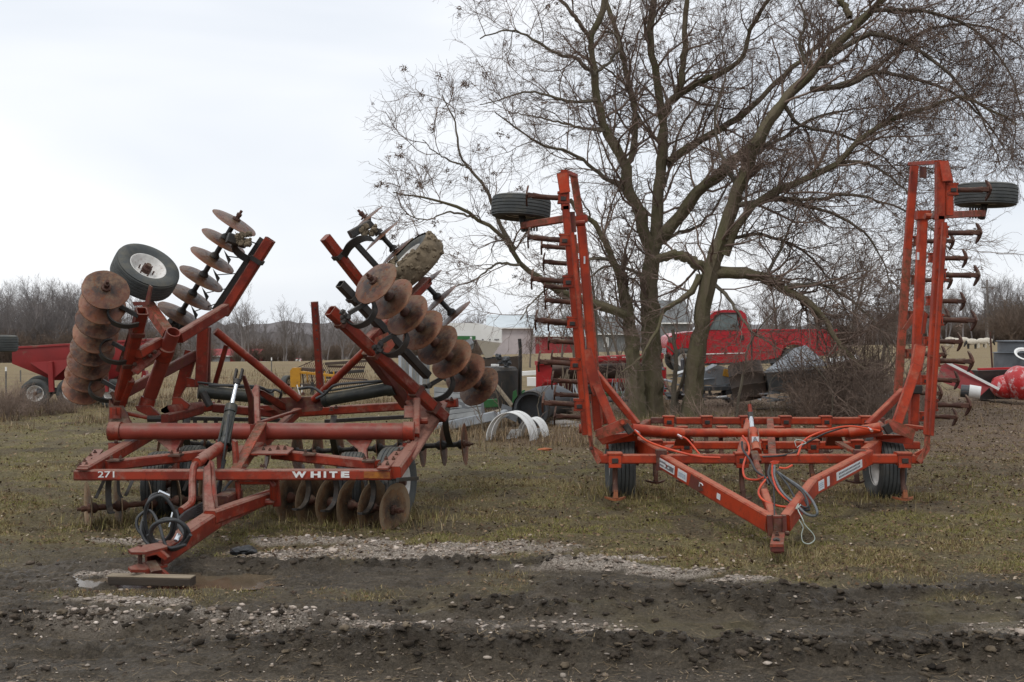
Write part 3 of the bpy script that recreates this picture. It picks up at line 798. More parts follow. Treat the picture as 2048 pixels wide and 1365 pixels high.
B(HR, 'jack_foot', P(300, 1130, 9.7), P(312, 1150, 9.62), 0.10, 0.09, DRED)
# --- front beam with the lettering
ZF = P(0, 950, 11.7).z
fb0, fb1 = P(152, 950, 11.75), P(782, 949, 11.7)
FB = B(HR, 'front_beam', fb0, fb1, 0.13, 0.105, RED, hollow=True)
G().bar(P(728, 950, 11.63), P(780, 951, 11.63), 0.006, 0.066).go('reflector_strip', AMBER, HR)
def text(s, nm, root, p, q, hgt, m, bold=0.0, wide=None, th=0.004, nrm=(0, -1, 0)):
    """lettering that runs from p to q, standing on the side that faces nrm"""
    cu = bpy.data.curves.new(nm, 'FONT'); cu.body = s; cu.size = 1.0; cu.offset = bold; cu.extrude = 0.0; cu.align_x = 'LEFT'
    o = bpy.data.objects.new('tmp', cu); C.objects.link(o)
    dg = bpy.context.evaluated_depsgraph_get(); dg.update()
    me = bpy.data.meshes.new_from_object(o.evaluated_get(dg)); bpy.data.objects.remove(o)
    vs = np.array([v.co[:] for v in me.vertices]); lo = vs.min(0); hi = vs.max(0)
    p = Vector(p); q = Vector(q); d = (q - p); L_ = d.length; d.normalize(); n = Vector(nrm).normalized(); u = n.cross(d).normalized()
    if u.z < 0: u = -u
    V = [p + d * ((v[0] - lo[0]) / (hi[0] - lo[0]) * L_) + u * ((v[1] - lo[1]) / (hi[1] - lo[1]) * hgt) + n * th for v in vs]
    F = [tuple(pl.vertices) for pl in me.polygons]
    return build(nm, V, F, m, root)
yb = 11.75 - 0.0655
text('271', 'model_number', HR, P(196, 955.5, yb - .004), P(229, 955.5, yb - .004), 0.064, LETTER, 0.012)
for ch_, xa_, xb_ in (('W', 584, 613), ('H', 621.5, 641.5), ('I', 647.5, 652.5), ('T', 658.5, 675), ('E', 682, 699)):
    text(ch_, 'maker_lettering', HR, P(xa_, 955.8, yb - .05), P(xb_, 955.8, yb - .05), 0.064, LETTER, 0.055)
# corner plates with bolts
for cor, bl in (([P(152, 941, 11.62), P(176, 941, 11.62), P(207, 902, 12.85), P(188, 902, 12.85)], [(160, 936, 11.8), (173, 936, 11.8), (169, 928, 12.05), (184, 927, 12.1), (181, 918, 12.4), (190, 911, 12.6)]),
                ([P(753, 940, 11.58), P(776, 940, 11.58), P(822, 893, 13.0), P(800, 893, 13.0)], [(759, 934, 11.75), (775, 934, 11.75), (772, 923, 12.05), (787, 924, 12.05), (793, 915, 12.35), (798, 907, 12.6)])):
    plate(HR, 'corner_plate', cor, 0.016, RED, (0, 0, 1))
    for x, y, D in bl: bolt(HR, P(x, y, D) + Vector((0, 0, 0.012)), (0, 0, 1), 1.25)
# side rails running back
B(HR, 'side_rail', P(166, 946, 11.7), P(345, 842, 14.6), 0.13, 0.13, RED)
B(HR, 'side_rail', P(790, 946, 11.75), P(868, 838, 14.5), 0.13, 0.13, RED)
plate(HR, 'side_gusset', [P(826, 920, 12.3), P(812, 900, 12.6), P(833, 870, 13.3), P(880, 800, 14.3), P(892, 806, 14.3), P(882, 830, 14.0)], 0.02, RED, (1, 0, 0))
# --- torque tube
tq = [P(244, 863, 13.0), P(806, 863, 12.95)]
G().tube(tq, 0.094, 28).go('torque_tube', REDTUBE, HR)
for x0, x1, D in ((219, 243, 13.0), (806, 829, 12.95)):
    G().tube([P(x0, 863, D), P(x1, 863, D)], 0.108, 28).go('tube_collar', RED, HR)
    B(HR, 'collar_foot', P((x0 + x1) / 2, 885, D), P((x0 + x1) / 2, 915, D), 0.13, 0.13, RED)
for x in (232, 508, 817): bolt(HR, P(x, 884, 12.85), (0, -1, 0.2))
# wheel arms below the tube
plate(HR, 'axle_arm', [P(692, 880, 12.95), P(745, 880, 12.95), P(733, 900, 12.9), P(738, 958, 12.7), P(718, 958, 12.7), P(716, 900, 12.9)], 0.10, RED, (0, 1, 0))
plate(HR, 'axle_arm', [P(312, 880, 13.0), P(365, 880, 13.0), P(353, 900, 12.95), P(355, 958, 12.75), P(337, 958, 12.75), P(336, 900, 12.95)], 0.10, RED, (0, 1, 0))
AX = Vector((1, 0, 0.0))
for x, y, D in ((705, 973, 12.7), (322, 972, 12.75), (385, 975, 13.4)):
    c = P(x, y, D); c.z = 0.36; wheel(HR, c, AX, 0.98)
c = P(790, 973, 12.75); c.z = 0.38; wheel(HR, c, Vector((1, -0.24, 0)), 1.06)
# tyres seen above the beam (pair either side of each arm)
# --- gang beams over the front discs (shallow V)
for a, b, D0, D1 in (((420, 908), (213, 932), 12.7, 12.05), ((548, 908), (755, 931), 12.65, 11.98)):
    B(HR, 'gang_beam', P(a[0], a[1], D0), P(b[0], b[1], D1), 0.11, 0.105, RED)
plate(HR, 'centre_plate', [P(478, 911, 12.2), P(575, 911, 12.2), P(588, 900, 12.6), P(570, 894, 12.85), P(480, 894, 12.85), P(466, 902, 12.5)], 0.018, RED, (0, 0, 1))
for x, y, D in ((492, 899, 12.7), (530, 897, 12.75), (556, 902, 12.5), (527, 904, 12.45), (540, 906, 12.4), (570, 902, 12.5)): bolt(HR, P(x, y, D) + Vector((0, 0, .015)), s=1.1)
for x, y, D in ((352, 916, 12.4), (620, 914, 12.4), (738, 927, 12.0), (232, 926, 12.1)):
    B(HR, 'saddle_clamp', P(x - 12, y - 5, D - 0.05), P(x + 12, y - 5, D - 0.05), 0.17, 0.02, RUST)
    for dx in (-9, 9): bolt(HR, P(x + dx, y - 8, D - 0.08))
for x in (488, 523): 
    for dx in (0, 5): bolt(HR, P(x + dx, 935, 11.68 + 0.01 * dx))
# --- front gangs
nR, nL = Vector((0.885, -0.465, 0)), Vector((-0.885, -0.465, 0))
a = Vector((-2.46, 12.7, 0.22)); b = a + nR * 1.36; b.z = 0.185
gang(HR, a, b, 6, 0.575, 1, BLADEN, RUST, endnut=2)
a2 = Vector((-3.10, 12.85, 0.22)); b2 = a2 + nL * 1.52; b2.z = 0.19
gang(HR, a2, b2, 6, 0.575, 1, BLADEN, RUST, endnut=2)
for (x, y, D, s) in ((612, 960, 12.35, 1), (742, 966, 12.0, 1), (668, 962, 12.2, 1), (218, 965, 12.1, -1), (350, 965, 12.55, -1)):
    p = P(x, y - 12, D); ax = (nR if s > 0 else nL)
    sd = Vector((ax.y, -ax.x, 0)) * (1 if s > 0 else -1)
    flatspring(HR, [p, p + Vector((0, 0, -0.14)) - sd * 0.05, p + Vector((0, 0, -0.29)) - sd * 0.01, p + Vector((0, 0, -0.36)) + sd * 0.10, p + Vector((0, 0, -0.355)) + sd * 0.2], 0.06, 0.022, BLACK, 'spring_hanger', axis=ax)
for k in range(5):
    c = a.lerp(b, (k + .5) / 5); B(HR, 'scraper', c + Vector((0.02, 0.12, 0.36)), c + Vector((0.09, -0.06, 0.1)), 0.035, 0.008, BLACK)
    c = a2.lerp(b2, (k + .5) / 5); B(HR, 'scraper', c + Vector((-0.02, 0.12, 0.36)), c + Vector((-0.09, -0.06, 0.1)), 0.035, 0.008, BLACK)
B(HR, 'scraper_bar', P(800, 958, 11.9), P(600, 950, 12.7), 0.03, 0.04, BLACK)
B(HR, 'scraper_bar', P(795, 960, 11.6), P(835, 957, 12.7), 0.03, 0.04, BLACK)
flatspring(HR, [P(236, 960, 11.9), P(238, 985, 11.9), P(244, 996, 11.9)], 0.03, 0.012, BLACK, 'drag_arm', axis=(1, 0, 0))
# --- rear beam and rear gangs
B(HR, 'rear_gang_beam', P(425, 816, 14.7), P(560, 828, 14.9), 0.12, 0.11, RED)
B(HR, 'rear_gang_beam', P(560, 828, 14.9), P(915, 806, 14.5), 0.12, 0.11, RED)
B(HR, 'rear_gang_beam', P(343, 826, 14.6), P(430, 812, 14.8), 0.12, 0.11, RED)
B(HR, 'rear_scraper_bar', P(330, 836, 15.0), P(560, 841, 15.1), 0.05, 0.05, BLACK)
B(HR, 'rear_scraper_bar', P(650, 843, 15.1), P(885, 830, 14.9), 0.05, 0.05, BLACK)
for x in range(348, 470, 21): B(HR, 'scraper', P(x, 838, 15.0), P(x, 882, 15.0), 0.05, 0.012, BLACK)
ra = P(590, 905, 14.9); rb = P(925, 889, 14.7)
gang(HR, ra, rb, 9, 0.54, 1, BLADE, BLACK, endnut=2)
la = P(540, 905, 15.3); lb = P(322, 880, 14.9)
gang(HR, la, lb, 6, 0.54, 1, BLADE, BLACK)
for x, yt in ((899, 812), (672, 832), (380, 832)):
    flatspring(HR, [P(x - 4, yt, 14.5), P(x - 8, yt + 30, 14.35), P(x - 4, yt + 60, 14.5), P(x + 3, yt + 82, 14.75)], 0.075, 0.02, BLACK, 'spring_hanger', axis=(1, 0, 0))
for x, y in ((878, 800), (893, 797), (903, 802), (640, 820), (672, 818), (662, 822), (438, 806), (400, 805)): bolt(HR, P(x, y, 14.45), s=1.3)
# --- centre mast, front cylinder and links
pv = P(463, 897, 12.05)
G().tube([P(393, 926, 11.3), P(408, 917, 11.5)], 0.05, 16).go('pivot_tube', RED, HR)
G().tube([P(400, 922, 11.45), P(446, 891, 12.05)], 0.062, 18).go('pivot_tube', RED, HR)
plate(HR, 'tongue_mast_plate', [P(407, 935, 11.3), P(415, 920, 11.3), P(424, 924, 11.3), P(433, 1030, 10.95), P(427, 1062, 10.9), P(407, 1062, 10.9), P(405, 985, 11.1)], 0.022, RED, (1, 0, 0.0))
plate(HR, 'tongue_mast_plate', [P(407, 935, 11.22), P(420, 928, 11.22), P(424, 985, 11.1), P(432, 1028, 10.9), P(428, 1064, 10.85), P(408, 1064, 10.85), P(405, 985, 11.05)], 0.03, RED, (0, 1, 0))
G().tube(spline([P(402, 923, 11.35), P(389, 932, 11.3), P(385, 960, 11.2), P(384, 1000, 11.0), P(376, 1012, 10.95), P(362, 1022, 10.85)], 6), 0.036, 10).go('hose_guard', RED, HR)
for x in (434, 466):
    plate(HR, 'cylinder_lug', [P(x - 3, 880, 12.0), P(x + 5, 884, 12.0), P(x + 10, 935, 11.95), P(x, 940, 11.95)], 0.10, RED, (0, 1, 0))
bolt(HR, P(441, 893, 11.95), (0, -1, 0), 1.6)
# lift cylinder
c0, c1, c2, c3 = P(449, 890, 12.0), P(463, 812, 12.3), P(473, 768, 12.45), P(478, 746, 12.5)
G().tube([c0, c1], 0.055, 18).tube([c1 - (c1-c0).normalized()*0.09, c1], 0.066, 18).tube([c0, c0 + (c1-c0).normalized()*0.06], 0.066, 16).go('lift_cylinder', GREASE, HR)
for dx in (-0.052, 0.0, 0.052): G().tube([c0 + Vector((dx, -0.055, 0.02)), c1 + Vector((dx, -0.06, -0.06))], 0.012, 8).go('cylinder_tie_rod', GREASE, HR)
G().tube([c1, c2], 0.024, 14).go('cylinder_rod', CHROME, HR, 60)
d = (c3 - c2).normalized(); ff = G()
ff.tube([c2, c2 + d * 0.05], 0.042, 12); ff.bar(c2 + d*0.04 + Vector((-0.032, 0, 0)), c3 + Vector((-0.032, 0, 0)) + d * 0.04, 0.022, 0.07); ff.bar(c2 + d*0.04 + Vector((0.032, 0, 0)), c3 + Vector((0.032, 0, 0)) + d * 0.04, 0.022, 0.07)
ff.go('cylinder_clevis', BLACK, HR)
plate(HR, 'mast_link', [P(482, 750, 12.55), P(489, 752, 12.55), P(506, 795, 12.8), P(508, 870, 13.0), P(497, 868, 13.0), P(496, 800, 12.8)], 0.05, DRED, (0, 1, 0))
plate(HR, 'mast', [P(503, 782, 13.3), P(510, 770, 13.3), P(517, 772, 13.3), P(519, 835, 13.1), P(526, 887, 12.9), P(500, 887, 12.9), P(500, 830, 13.1)], 0.06, RED, (0, 1, 0))
plate(HR, 'mast_brace', [P(518, 780, 13.4), P(526, 782, 13.4), P(570, 808, 14.3), P(572, 822, 14.3), P(560, 820, 14.3), P(518, 790, 13.4)], 0.05, RED, (0, 1, 0))
B(HR, 'mast_strap', P(524, 846, 12.85), P(466, 950, 11.75), 0.11, 0.022, ORANGEW)
B(HR, 'mast_strap', P(518, 846, 12.9), P(600, 820, 14.4), 0.05, 0.03, RED)
B(HR, 'diagonal_beam', P(505, 905, 12.6), P(595, 824, 14.5), 0.11, 0.10, RED)
B(HR, 'diagonal_beam', P(468, 950, 11.8), P(500, 905, 12.6), 0.11, 0.10, RED)
plate(HR, 'mast_clamp', [P(500, 850, 12.84), P(532, 846, 12.84), P(530, 890, 12.84), P(500, 890, 12.84)], 0.05, RED, (0, 1, 0))
# loop bracket under the beam
G().tube([P(476, 962, 11.75), P(477, 1004, 11.75), P(548, 1004, 11.85)], 0.035, 8).tube([P(476, 963, 11.75), P(540, 963, 11.75), P(546, 970, 11.75), P(546, 1000, 11.85)], 0.035, 8).go('step_bracket', RED, HR)
B(HR, 'bracket_upright', P(550, 958, 11.85), P(554, 1012, 11.9), 0.08, 0.06, RED)
B(HR, 'tool_box', P(440, 1005, 11.4), P(470, 988, 12.0), 0.16, 0.12, DRED)
# centre rear cross frame
plate(HR, 'cross_frame', [P(540, 796, 14.6), P(640, 794, 14.5), P(648, 804, 14.5), P(642, 822, 14.5), P(560, 828, 14.6), P(536, 812, 14.6)], 0.08, DRED, (0, 1, 0))
for x in (606, 640): bolt(HR, P(x, 791, 14.55), s=1.3)
B(HR, 'cross_frame', P(480, 820, 14.9), P(560, 815, 14.8), 0.08, 0.08, RED)
# posts and long round stays
POST = B(HR, 'drilled_post', P(629, 604, 14.3), P(642, 797, 14.45), 0.085, 0.085, RED)
g = G()
for i, y in enumerate((617, 632, 648, 661, 678, 700, 722, 745, 768)):
    g.tube([P(629 + (y - 604) * 13 / 193, y, 14.258), P(629 + (y - 604) * 13 / 193, y, 14.238)], 0.012, 8)
g.go('peg_holes', BLACK, HR)
G().tube([P(431, 662, 13.9), P(598, 799, 14.5)], 0.048, 14).go('round_stay', RED, HR)
G().tube([P(735, 697, 13.9), P(628, 800, 14.5)], 0.048, 14).go('round_stay', RED, HR)
B(HR, 'short_stay', P(453, 690, 14.2), P(429, 772, 14.4), 0.055, 0.05, RED)
# wing fold cylinders
for p, q, in ((P(396, 783, 13.9), P(545, 797, 14.2)), (P(648, 801, 14.2), P(790, 776, 13.9))):
    d = (q - p).normalized()
    G().tube([p, q], 0.078, 18).tube([q - d*0.1, q], 0.09, 16).tube([p, p + d*0.06], 0.09, 16).go('fold_cylinder', GREASE, HR)
    G().tube([p + Vector((0, -0.02, 0.11)), p.lerp(q, .5) + Vector((0, -0.02, 0.10)), q + Vector((0, -0.02, 0.10))], 0.014, 8).go('cylinder_pipe', GREASE, HR)
G().tube([P(405, 785, 13.8), P(420, 812, 13.8)], 0.045, 10).go('cylinder_clevis', BLACK, HR)
hose(HR, [P(418, 771, 13.8), P(480, 772, 13.8), P(520, 775, 13.9), P(540, 785, 14.0), P(550, 780, 14.0), P(562, 786, 14.0), P(560, 797, 14.1)], 0.017, HOSE)
hose(HR, [P(632, 798, 14.0), P(650, 788, 14.0), P(668, 772, 13.95), P(700, 767, 13.9), P(770, 762, 13.85)], 0.017, HOSE)
hose(HR, [P(598, 778, 14.2), P(625, 776, 14.1), P(648, 790, 14.0)], 0.018, HOSE)

# --- left wing
A0, A1 = P(284, 622, 12.7), P(229, 838, 13.7)
B(HR, 'wing_gang_beam', A0, A1, 0.125, 0.125, RED, hollow=True)
B(HR, 'wing_gang_beam', P(541, 479, 14.2), P(447, 628, 14.3), 0.125, 0.125, RED, hollow=True)
B(HR, 'wing_rear_bar', P(526, 478, 14.5), P(430, 622, 14.5), 0.09, 0.05, BLACK)
B(HR, 'wing_rear_bar', P(277, 626, 13.0), P(238, 740, 13.4), 0.05, 0.09, DRED)
G().tube([P(347, 664, 13.2), P(300, 792, 13.7)], 0.083, 24, hollow=True).go('wing_tube', REDTUBE, HR)
G().tube([P(334, 694, 13.3), P(326, 716, 13.4)], 0.1, 24).go('wing_tube_clamp', RED, HR)
G().tube([P(297, 796, 13.7), P(291, 815, 13.7)], 0.09, 20).go('wing_tube_clamp', RED, HR)
B(HR, 'wing_cross_beam', P(357, 676, 13.35), P(452, 618, 14.2), 0.11, 0.13, RED)
B(HR, 'wing_cross_beam', P(276, 708, 13.0), P(320, 684, 13.3), 0.11, 0.11, RED)
plate(HR, 'wing_gusset', [P(318, 692, 13.25), P(330, 700, 13.25), P(275, 750, 13.1), P(262, 742, 13.1), P(270, 712, 13.1)], 0.03, RED, (0, 1, 0))
for x, y in ((310, 704), (301, 712), (288, 716), (270, 729)): bolt(HR, P(x, y, 13.08), (0, -1, 0), 1.1)
B(HR, 'tyre_arm', P(296, 610, 13.6), P(337, 668, 13.3), 0.13, 0.12, ORANGEW)
B(HR, 'wing_cross_beam', P(238, 792, 13.6), P(392, 710, 14.3), 0.10, 0.12, DRED)
B(HR, 'wing_post', P(407, 655, 14.2), P(402, 772, 14.2), 0.14, 0.08, RED)
B(HR, 'wing_post', P(414, 655, 14.4), P(412, 772, 14.4), 0.10, 0.05, DRED)
plate(HR, 'wing_hinge_plate', [P(370, 700, 14.3), P(395, 705, 14.3), P(376, 765, 14.3), P(352, 806, 14.3), P(343, 800, 14.3), P(352, 765, 14.3)], 0.06, RED, (0, 1, 0))
plate(HR, 'wing_hinge_plate', [P(372, 755, 14.2), P(392, 760, 14.2), P(400, 775, 14.2), P(372, 775, 14.2)], 0.04, RED, (0, 1, 0))
plate(HR, 'hinge_bracket', [P(341, 820, 13.9), P(346, 796, 13.9), P(360, 795, 13.9), P(380, 810, 13.9), P(375, 818, 13.9)], 0.04, RED, (0, 1, 0))
plate(HR, 'hinge_bracket', [P(322, 824, 13.6), P(335, 816, 13.6), P(405, 808, 14.4), P(412, 812, 14.4), P(345, 836, 13.6)], 0.03, RED, (0, 0, 1))
B(HR, 'hinge_arm', P(330, 838, 13.4), P(400, 820, 14.5), 0.10, 0.11, RED)
plate(HR, 'clevis_plate', [P(270, 812, 13.6), P(300, 812, 13.6), P(322, 833, 13.6), P(312, 840, 13.6), P(274, 822, 13.6)], 0.06, RED, (0, 1, 0))
G().tube([P(247, 826, 13.5), P(296, 836, 13.5)], 0.024, 10).go('turnbuckle', RED, HR)
G().tube([P(296, 838, 13.5), P(325, 838, 13.5)], 0.04, 10).go('turnbuckle', BLACK, HR)
plate(HR, 'wing_stand_plate', [P(216, 870, 13.1), P(218, 800, 13.4), P(228, 812, 13.4), P(244, 812, 13.4), P(262, 848, 13.2), P(244, 850, 13.2), P(232, 846, 13.2)], 0.05, DRED, (0, 1, 0))
plate(HR, 'latch', [P(219, 815, 13.2), P(241, 815, 13.2), P(241, 838, 13.2), P(219, 838, 13.2)], 0.03, RED, (0, 1, 0))
B(HR, 'latch', P(229, 817, 13.15), P(229, 830, 13.15), 0.04, 0.03, RED)
B(HR, 'wing_brace', P(262, 760, 13.3), P(235, 830, 13.6), 0.08, 0.08, RED)
for x, y, t in ((284, 0, 0.18), (0, 0, 0.46), (0, 0, 0.8)): clampband(HR, A0, A1, t, 0.125, 0.125, DRED)
clampband(HR, P(541, 479, 14.2), P(447, 628, 14.3), 0.28, 0.125, 0.125, BLACK)
# near gang of the left wing: seven rusty discs stacked like plates
n0 = Vector((0.15, -0.74, 0.62)).normalized()
ga, gb = P(168, 772, 14.0), P(212, 577, 12.35)
gang(HR, ga, gb, 8, 0.50, -1, BLADE, BLACK, endnut=2, lean=None)
fa, fb_ = P(362, 626, 14.5), P(472, 441, 14.25)
gang(HR, fa, fb_, 6, 0.60, -1, BLADE, BLACK, endnut=2)
disc(HR, P(338, 668, 14.8), fb_ - fa, 0.5)
wheel(HR, P(290, 545, 13.6), Vector((0.515, -0.455, 0.69)), 1.04, label='worn tyre on a white rusty rim, held up by the left wing')
plate(HR, 'tyre_stop', [P(264, 604, 12.9), P(290, 604, 12.9), P(298, 570, 12.9), P(303, 574, 12.9), P(297, 610, 12.9), P(268, 612, 12.9)], 0.05, DRED, (0, 1, 0))
for (x, y, D) in ((243, 633, 12.55), (227, 706, 13.0), (206, 782, 13.5)):
    p = P(x + 34, y + 16, D + 0.1)
    flatspring(HR, [p, P(x + 8, y + 20, D), P(x - 18, y + 12, D - 0.02), P(x - 28, y - 6, D), P(x - 18, y - 22, D + 0.05), P(x - 4, y - 24, D + 0.12)], 0.06, 0.02, BLACK, 'spring_hanger', axis=(A0 - A1))
    B(HR, 'hanger_arm', P(x - 2, y - 20, D + 0.1), P(x + 34, y, D + 0.12), 0.05, 0.05, BLACK)
for k in range(5):
    c = fa.lerp(fb_, (k + .5) / 5)
    e = P(430, 622, 14.5).lerp(P(526, 478, 14.5), (k + .6) / 5)
    B(HR, 'scraper', c + Vector((0.10, -0.02, -0.10)), e, 0.02, 0.012, BLACK)
    G().prism([c + Vector((0.06, -0.02, -0.02)), c + Vector((0.15, -0.02, -0.14)), c + Vector((0.12, -0.02, -0.2))], (0, 0.01, 0)).go('scraper_blade', BLACK, HR)
flatspring(HR, [P(522, 512, 14.3), P(500, 520, 14.2), P(475, 505, 14.1), P(468, 488, 14.0), P(478, 470, 13.9)], 0.09, 0.02, BLACK, 'spring_hanger', axis=(0.55, 0, 0.83))
B(HR, 'bearing', P(455, 475, 13.9), P(492, 488, 14.0), 0.11, 0.12, BLACK)
g = G()
for k in range(14): g.blob(P(342 + random.uniform(0, 42), 636 + random.uniform(0, 26), 14.5), 0.05)
g.go('bearing_grease_lump', BLACK, HR)

# --- right wing
q0, q1 = P(660, 621, 12.9), P(889, 836, 13.9)
B(HR, 'wing_gang_beam', q0, q1, 0.13, 0.13, RED, hollow=True)
B(HR, 'wing_rear_bar', P(680, 568, 13.3), P(855, 752, 14.2), 0.11, 0.10, BLACK, hollow=True)
B(HR, 'wing_gang_beam', P(650, 475, 14.2), P(736, 584, 14.6), 0.12, 0.12, RED)
B(HR, 'wing_rear_bar', P(711, 487, 14.4), P(782, 565, 14.6), 0.06, 0.07, BLACK)
B(HR, 'wing_cross_beam', P(732, 686, 13.5), P(855, 562, 14.6), 0.12, 0.11, RED)
plate(HR, 'wing_gusset', [P(750, 676, 13.4), P(775, 665, 13.6), P(790, 690, 13.6), P(770, 716, 13.4), P(745, 705, 13.3)], 0.04, ORANGEW, (0, 1, 0))
B(HR, 'wing_lower_beam', P(735, 702, 13.6), P(815, 810, 14.1), 0.14, 0.12, DRED)
B(HR, 'wing_lower_beam', P(760, 740, 14.0), P(870, 850, 14.1), 0.10, 0.12, RED)
plate(HR, 'wing_hinge_plate', [P(806, 800, 14.0), P(830, 790, 14.0), P(880, 806, 14.0), P(884, 830, 14.0), P(838, 878, 13.4), P(826, 868, 13.4), P(828, 830, 13.8)], 0.04, RED, (0, 1, 0))
plate(HR, 'latch', [P(808, 812, 13.4), P(838, 812, 13.4), P(838, 858, 13.2), P(828, 858, 13.2), P(826, 836, 13.3), P(808, 836, 13.3)], 0.03, RED, (0, 1, 0))
B(HR, 'wing_post', P(834, 800, 13.5), P(832, 872, 13.0), 0.08, 0.07, RED)
G().tube([P(840, 842, 13.3), P(856, 842, 13.3)], 0.04, 10).go('pivot_pin', RED, HR)
for t in (0.1, 0.38, 0.74, 0.9): clampband(HR, q0, q1, t, 0.13, 0.13, DRED)
clampband(HR, P(650, 475, 14.2), P(736, 584, 14.6), 0.32, 0.12, 0.12, BLACK)
clampband(HR, P(680, 568, 13.3), P(855, 752, 14.2), 0.14, 0.11, 0.10, BLACK)
ra0, rb0 = P(748, 563, 12.75), P(955, 770, 14.15)
gang(HR, ra0, rb0, 8, 0.56, 1, BLADE, RUST, endnut=1)
rc, rd = P(731, 437, 14.6), P(905, 628, 14.85)
gang(HR, rc, rd, 7, 0.56, 1, BLADE, BLACK, endnut=1)
for (x, y, D) in ((712, 645, 12.75), (776, 703, 13.1), (868, 792, 13.8)):
    flatspring(HR, [P(x - 18, y - 2, D), P(x + 2, y + 8, D), P(x + 26, y - 2, D), P(x + 38, y - 24, D), P(x + 34, y - 42, D + 0.1)], 0.07, 0.022, BLACK, 'spring_hanger', axis=(q1 - q0))
    B(HR, 'hanger_arm', P(x - 14, y - 18, D), P(x + 26, y - 42, D + 0.1), 0.05, 0.05, BLACK)
    g = G()
    for k in range(5): g.blob(P(x - 22 + random.uniform(-6, 14), y - 8 + random.uniform(-12, 8), D - 0.05), 0.035)
    g.go('clamp_bolts', BLACK, HR)
flatspring(HR, [P(688, 512, 14.0), P(700, 492, 13.9), P(722, 478, 13.9), P(745, 478, 14.0)], 0.10, 0.022, BLACK, 'spring_hanger', axis=(q1 - q0))
B(HR, 'bearing', P(700, 470, 14.0), P(740, 448, 14.1), 0.12, 0.1, BLACK)
wc = P(826, 524, 14.2)
wx = Vector((-0.66, -0.30, 0.69)).normalized()
w = wheel(HR, wc, wx, 1.02, label='tyre caked in thick dried mud, held up by the right wing')
# caked mud on the tread: one rough shell
M3 = frame(wx); nn, mm = 80, 14; V = []; F = []
for i in range(nn):
    a = 2 * math.pi * i / nn
    for j in range(mm):
        s = -1 + 2 * j / (mm - 1)
        lump = float(fbm(np.array([math.cos(a) * 3 + 7]), np.array([math.sin(a) * 3 + s * 1.2 + 9]), 0.35, 4, 12)[0])
        rr = 0.372 + 0.012 + 0.05 * lump * (1 - abs(s) ** 4) - 0.035 * max(0, abs(s) - 0.6)
        if j in (0, mm - 1): rr = 0.34 + 0.03 * lump
        V.append(wc + M3 @ Vector((rr * math.cos(a), rr * math.sin(a), s * 0.150)))
for i in range(nn):
    for j in range(mm - 1): F.append((i*mm + j, ((i+1) % nn)*mm + j, ((i+1) % nn)*mm + j + 1, i*mm + j + 1))
build('mud_crust', V, F, MUDCAKE, HR, 60)
g = G()
for k in range(150):
    a = random.uniform(0, 6.28); s = random.uniform(-1, 1)
    g.blob(wc + M3 @ Vector((0.40 * math.cos(a), 0.40 * math.sin(a), s * 0.14)), random.uniform(0.01, 0.032), 0.3)
for k in range(60):
    a = random.uniform(2.2, 5.4); r = random.uniform(0.21, 0.36)
    g.blob(wc + M3 @ Vector((r * math.cos(a), r * math.sin(a), 0.14)), random.uniform(0.012, 0.035), 0.3)
g.go('mud_lumps', MUDCAKE, HR, kind='stuff')
g = G()
for k in range(40): g.blob(P(775 + random.uniform(-16, 16), 590 + random.uniform(-22, 22), 13.15), random.uniform(0.02, 0.05), 0.3)
for k in range(24): g.blob(P(735 + random.uniform(-14, 16), 460 + random.uniform(-10, 12), 14.0), random.uniform(0.015, 0.04), 0.3)
for k in range(24): g.blob(P(480 + random.uniform(-10, 22), 478 + random.uniform(-10, 12), 13.8), random.uniform(0.015, 0.035), 0.3)
g.go('mud_lumps', MUDCAKE, HR, kind='stuff')

# --- hoses lying over the tongue
def coil(cx, cy, D, rx, ry, turns, r, m, seed):
    random.seed(seed); pts = []
    for i in range(int(turns * 10)):
        a = i * 2 * math.pi / 10
        k = 1 + 0.10 * math.sin(a * 0.37 + seed)
        pts.append(P(cx + rx * k * math.cos(a) + random.uniform(-2, 2), cy + ry * k * math.sin(a) + random.uniform(-2, 2), D + 0.05 * math.sin(a) + i * 0.0015))
    return hose(HR, pts, r, m)
coil(338, 1068, 9.85, 38, 30, 2.6, 0.016, HOSE, 2)
coil(318, 1040, 9.95, 30, 46, 1.6, 0.015, HOSE, 5)
hose(HR, [P(322, 986, 10.3), P(302, 994, 10.2), P(290, 1030, 10.1), P(282, 1060, 10.0), P(296, 1088, 9.95), P(330, 1100, 9.85)], 0.015, HOSE)
hose(HR, [P(300, 1085, 10.0), P(276, 1060, 10.05), P(276, 1035, 10.1), P(300, 1022, 10.15), P(318, 1050, 10.05), P(335, 1095, 9.85), P(372, 1090, 9.8)], 0.014, HOSE)
hose(HR, [P(352, 1022, 10.3), P(358, 1050, 10.2), P(372, 1076, 10.0), P(360, 1094, 9.9), P(340, 1098, 9.85)], 0.02, HOSE)
for k in range(6):
    hose(HR, [P(350 + k, 1062 - k * 4, 10.3 + k * 0.02), P(372, 1040 - k * 3, 10.7), P(405, 1030 - k * 4.5, 11.1 + 0.02 * k), P(425, 1018 - k * 4, 11.5), P(438, 990 - k * 5, 11.85), P(445 + k, 935 - k * 3, 12.0)], 0.015, HOSE)
G().tube([P(345, 1025, 10.2), P(338, 1055, 10.15)], 0.008, 8).go('hose_coupler', CHROME, HR)
G().tube([P(318, 983, 10.25), P(338, 992, 10.3)], 0.014, 8).go('hose_coupler', CHROME, HR)
G().tube([P(352, 1082, 9.8), P(358, 1070, 9.85)], 0.02, 8).go('hose_coupler', CHROME, HR)
hose(HR, [P(441, 960, 11.8), P(446, 920, 11.85), P(452, 880, 11.9), P(458, 830, 12.1)], 0.013, HOSE)
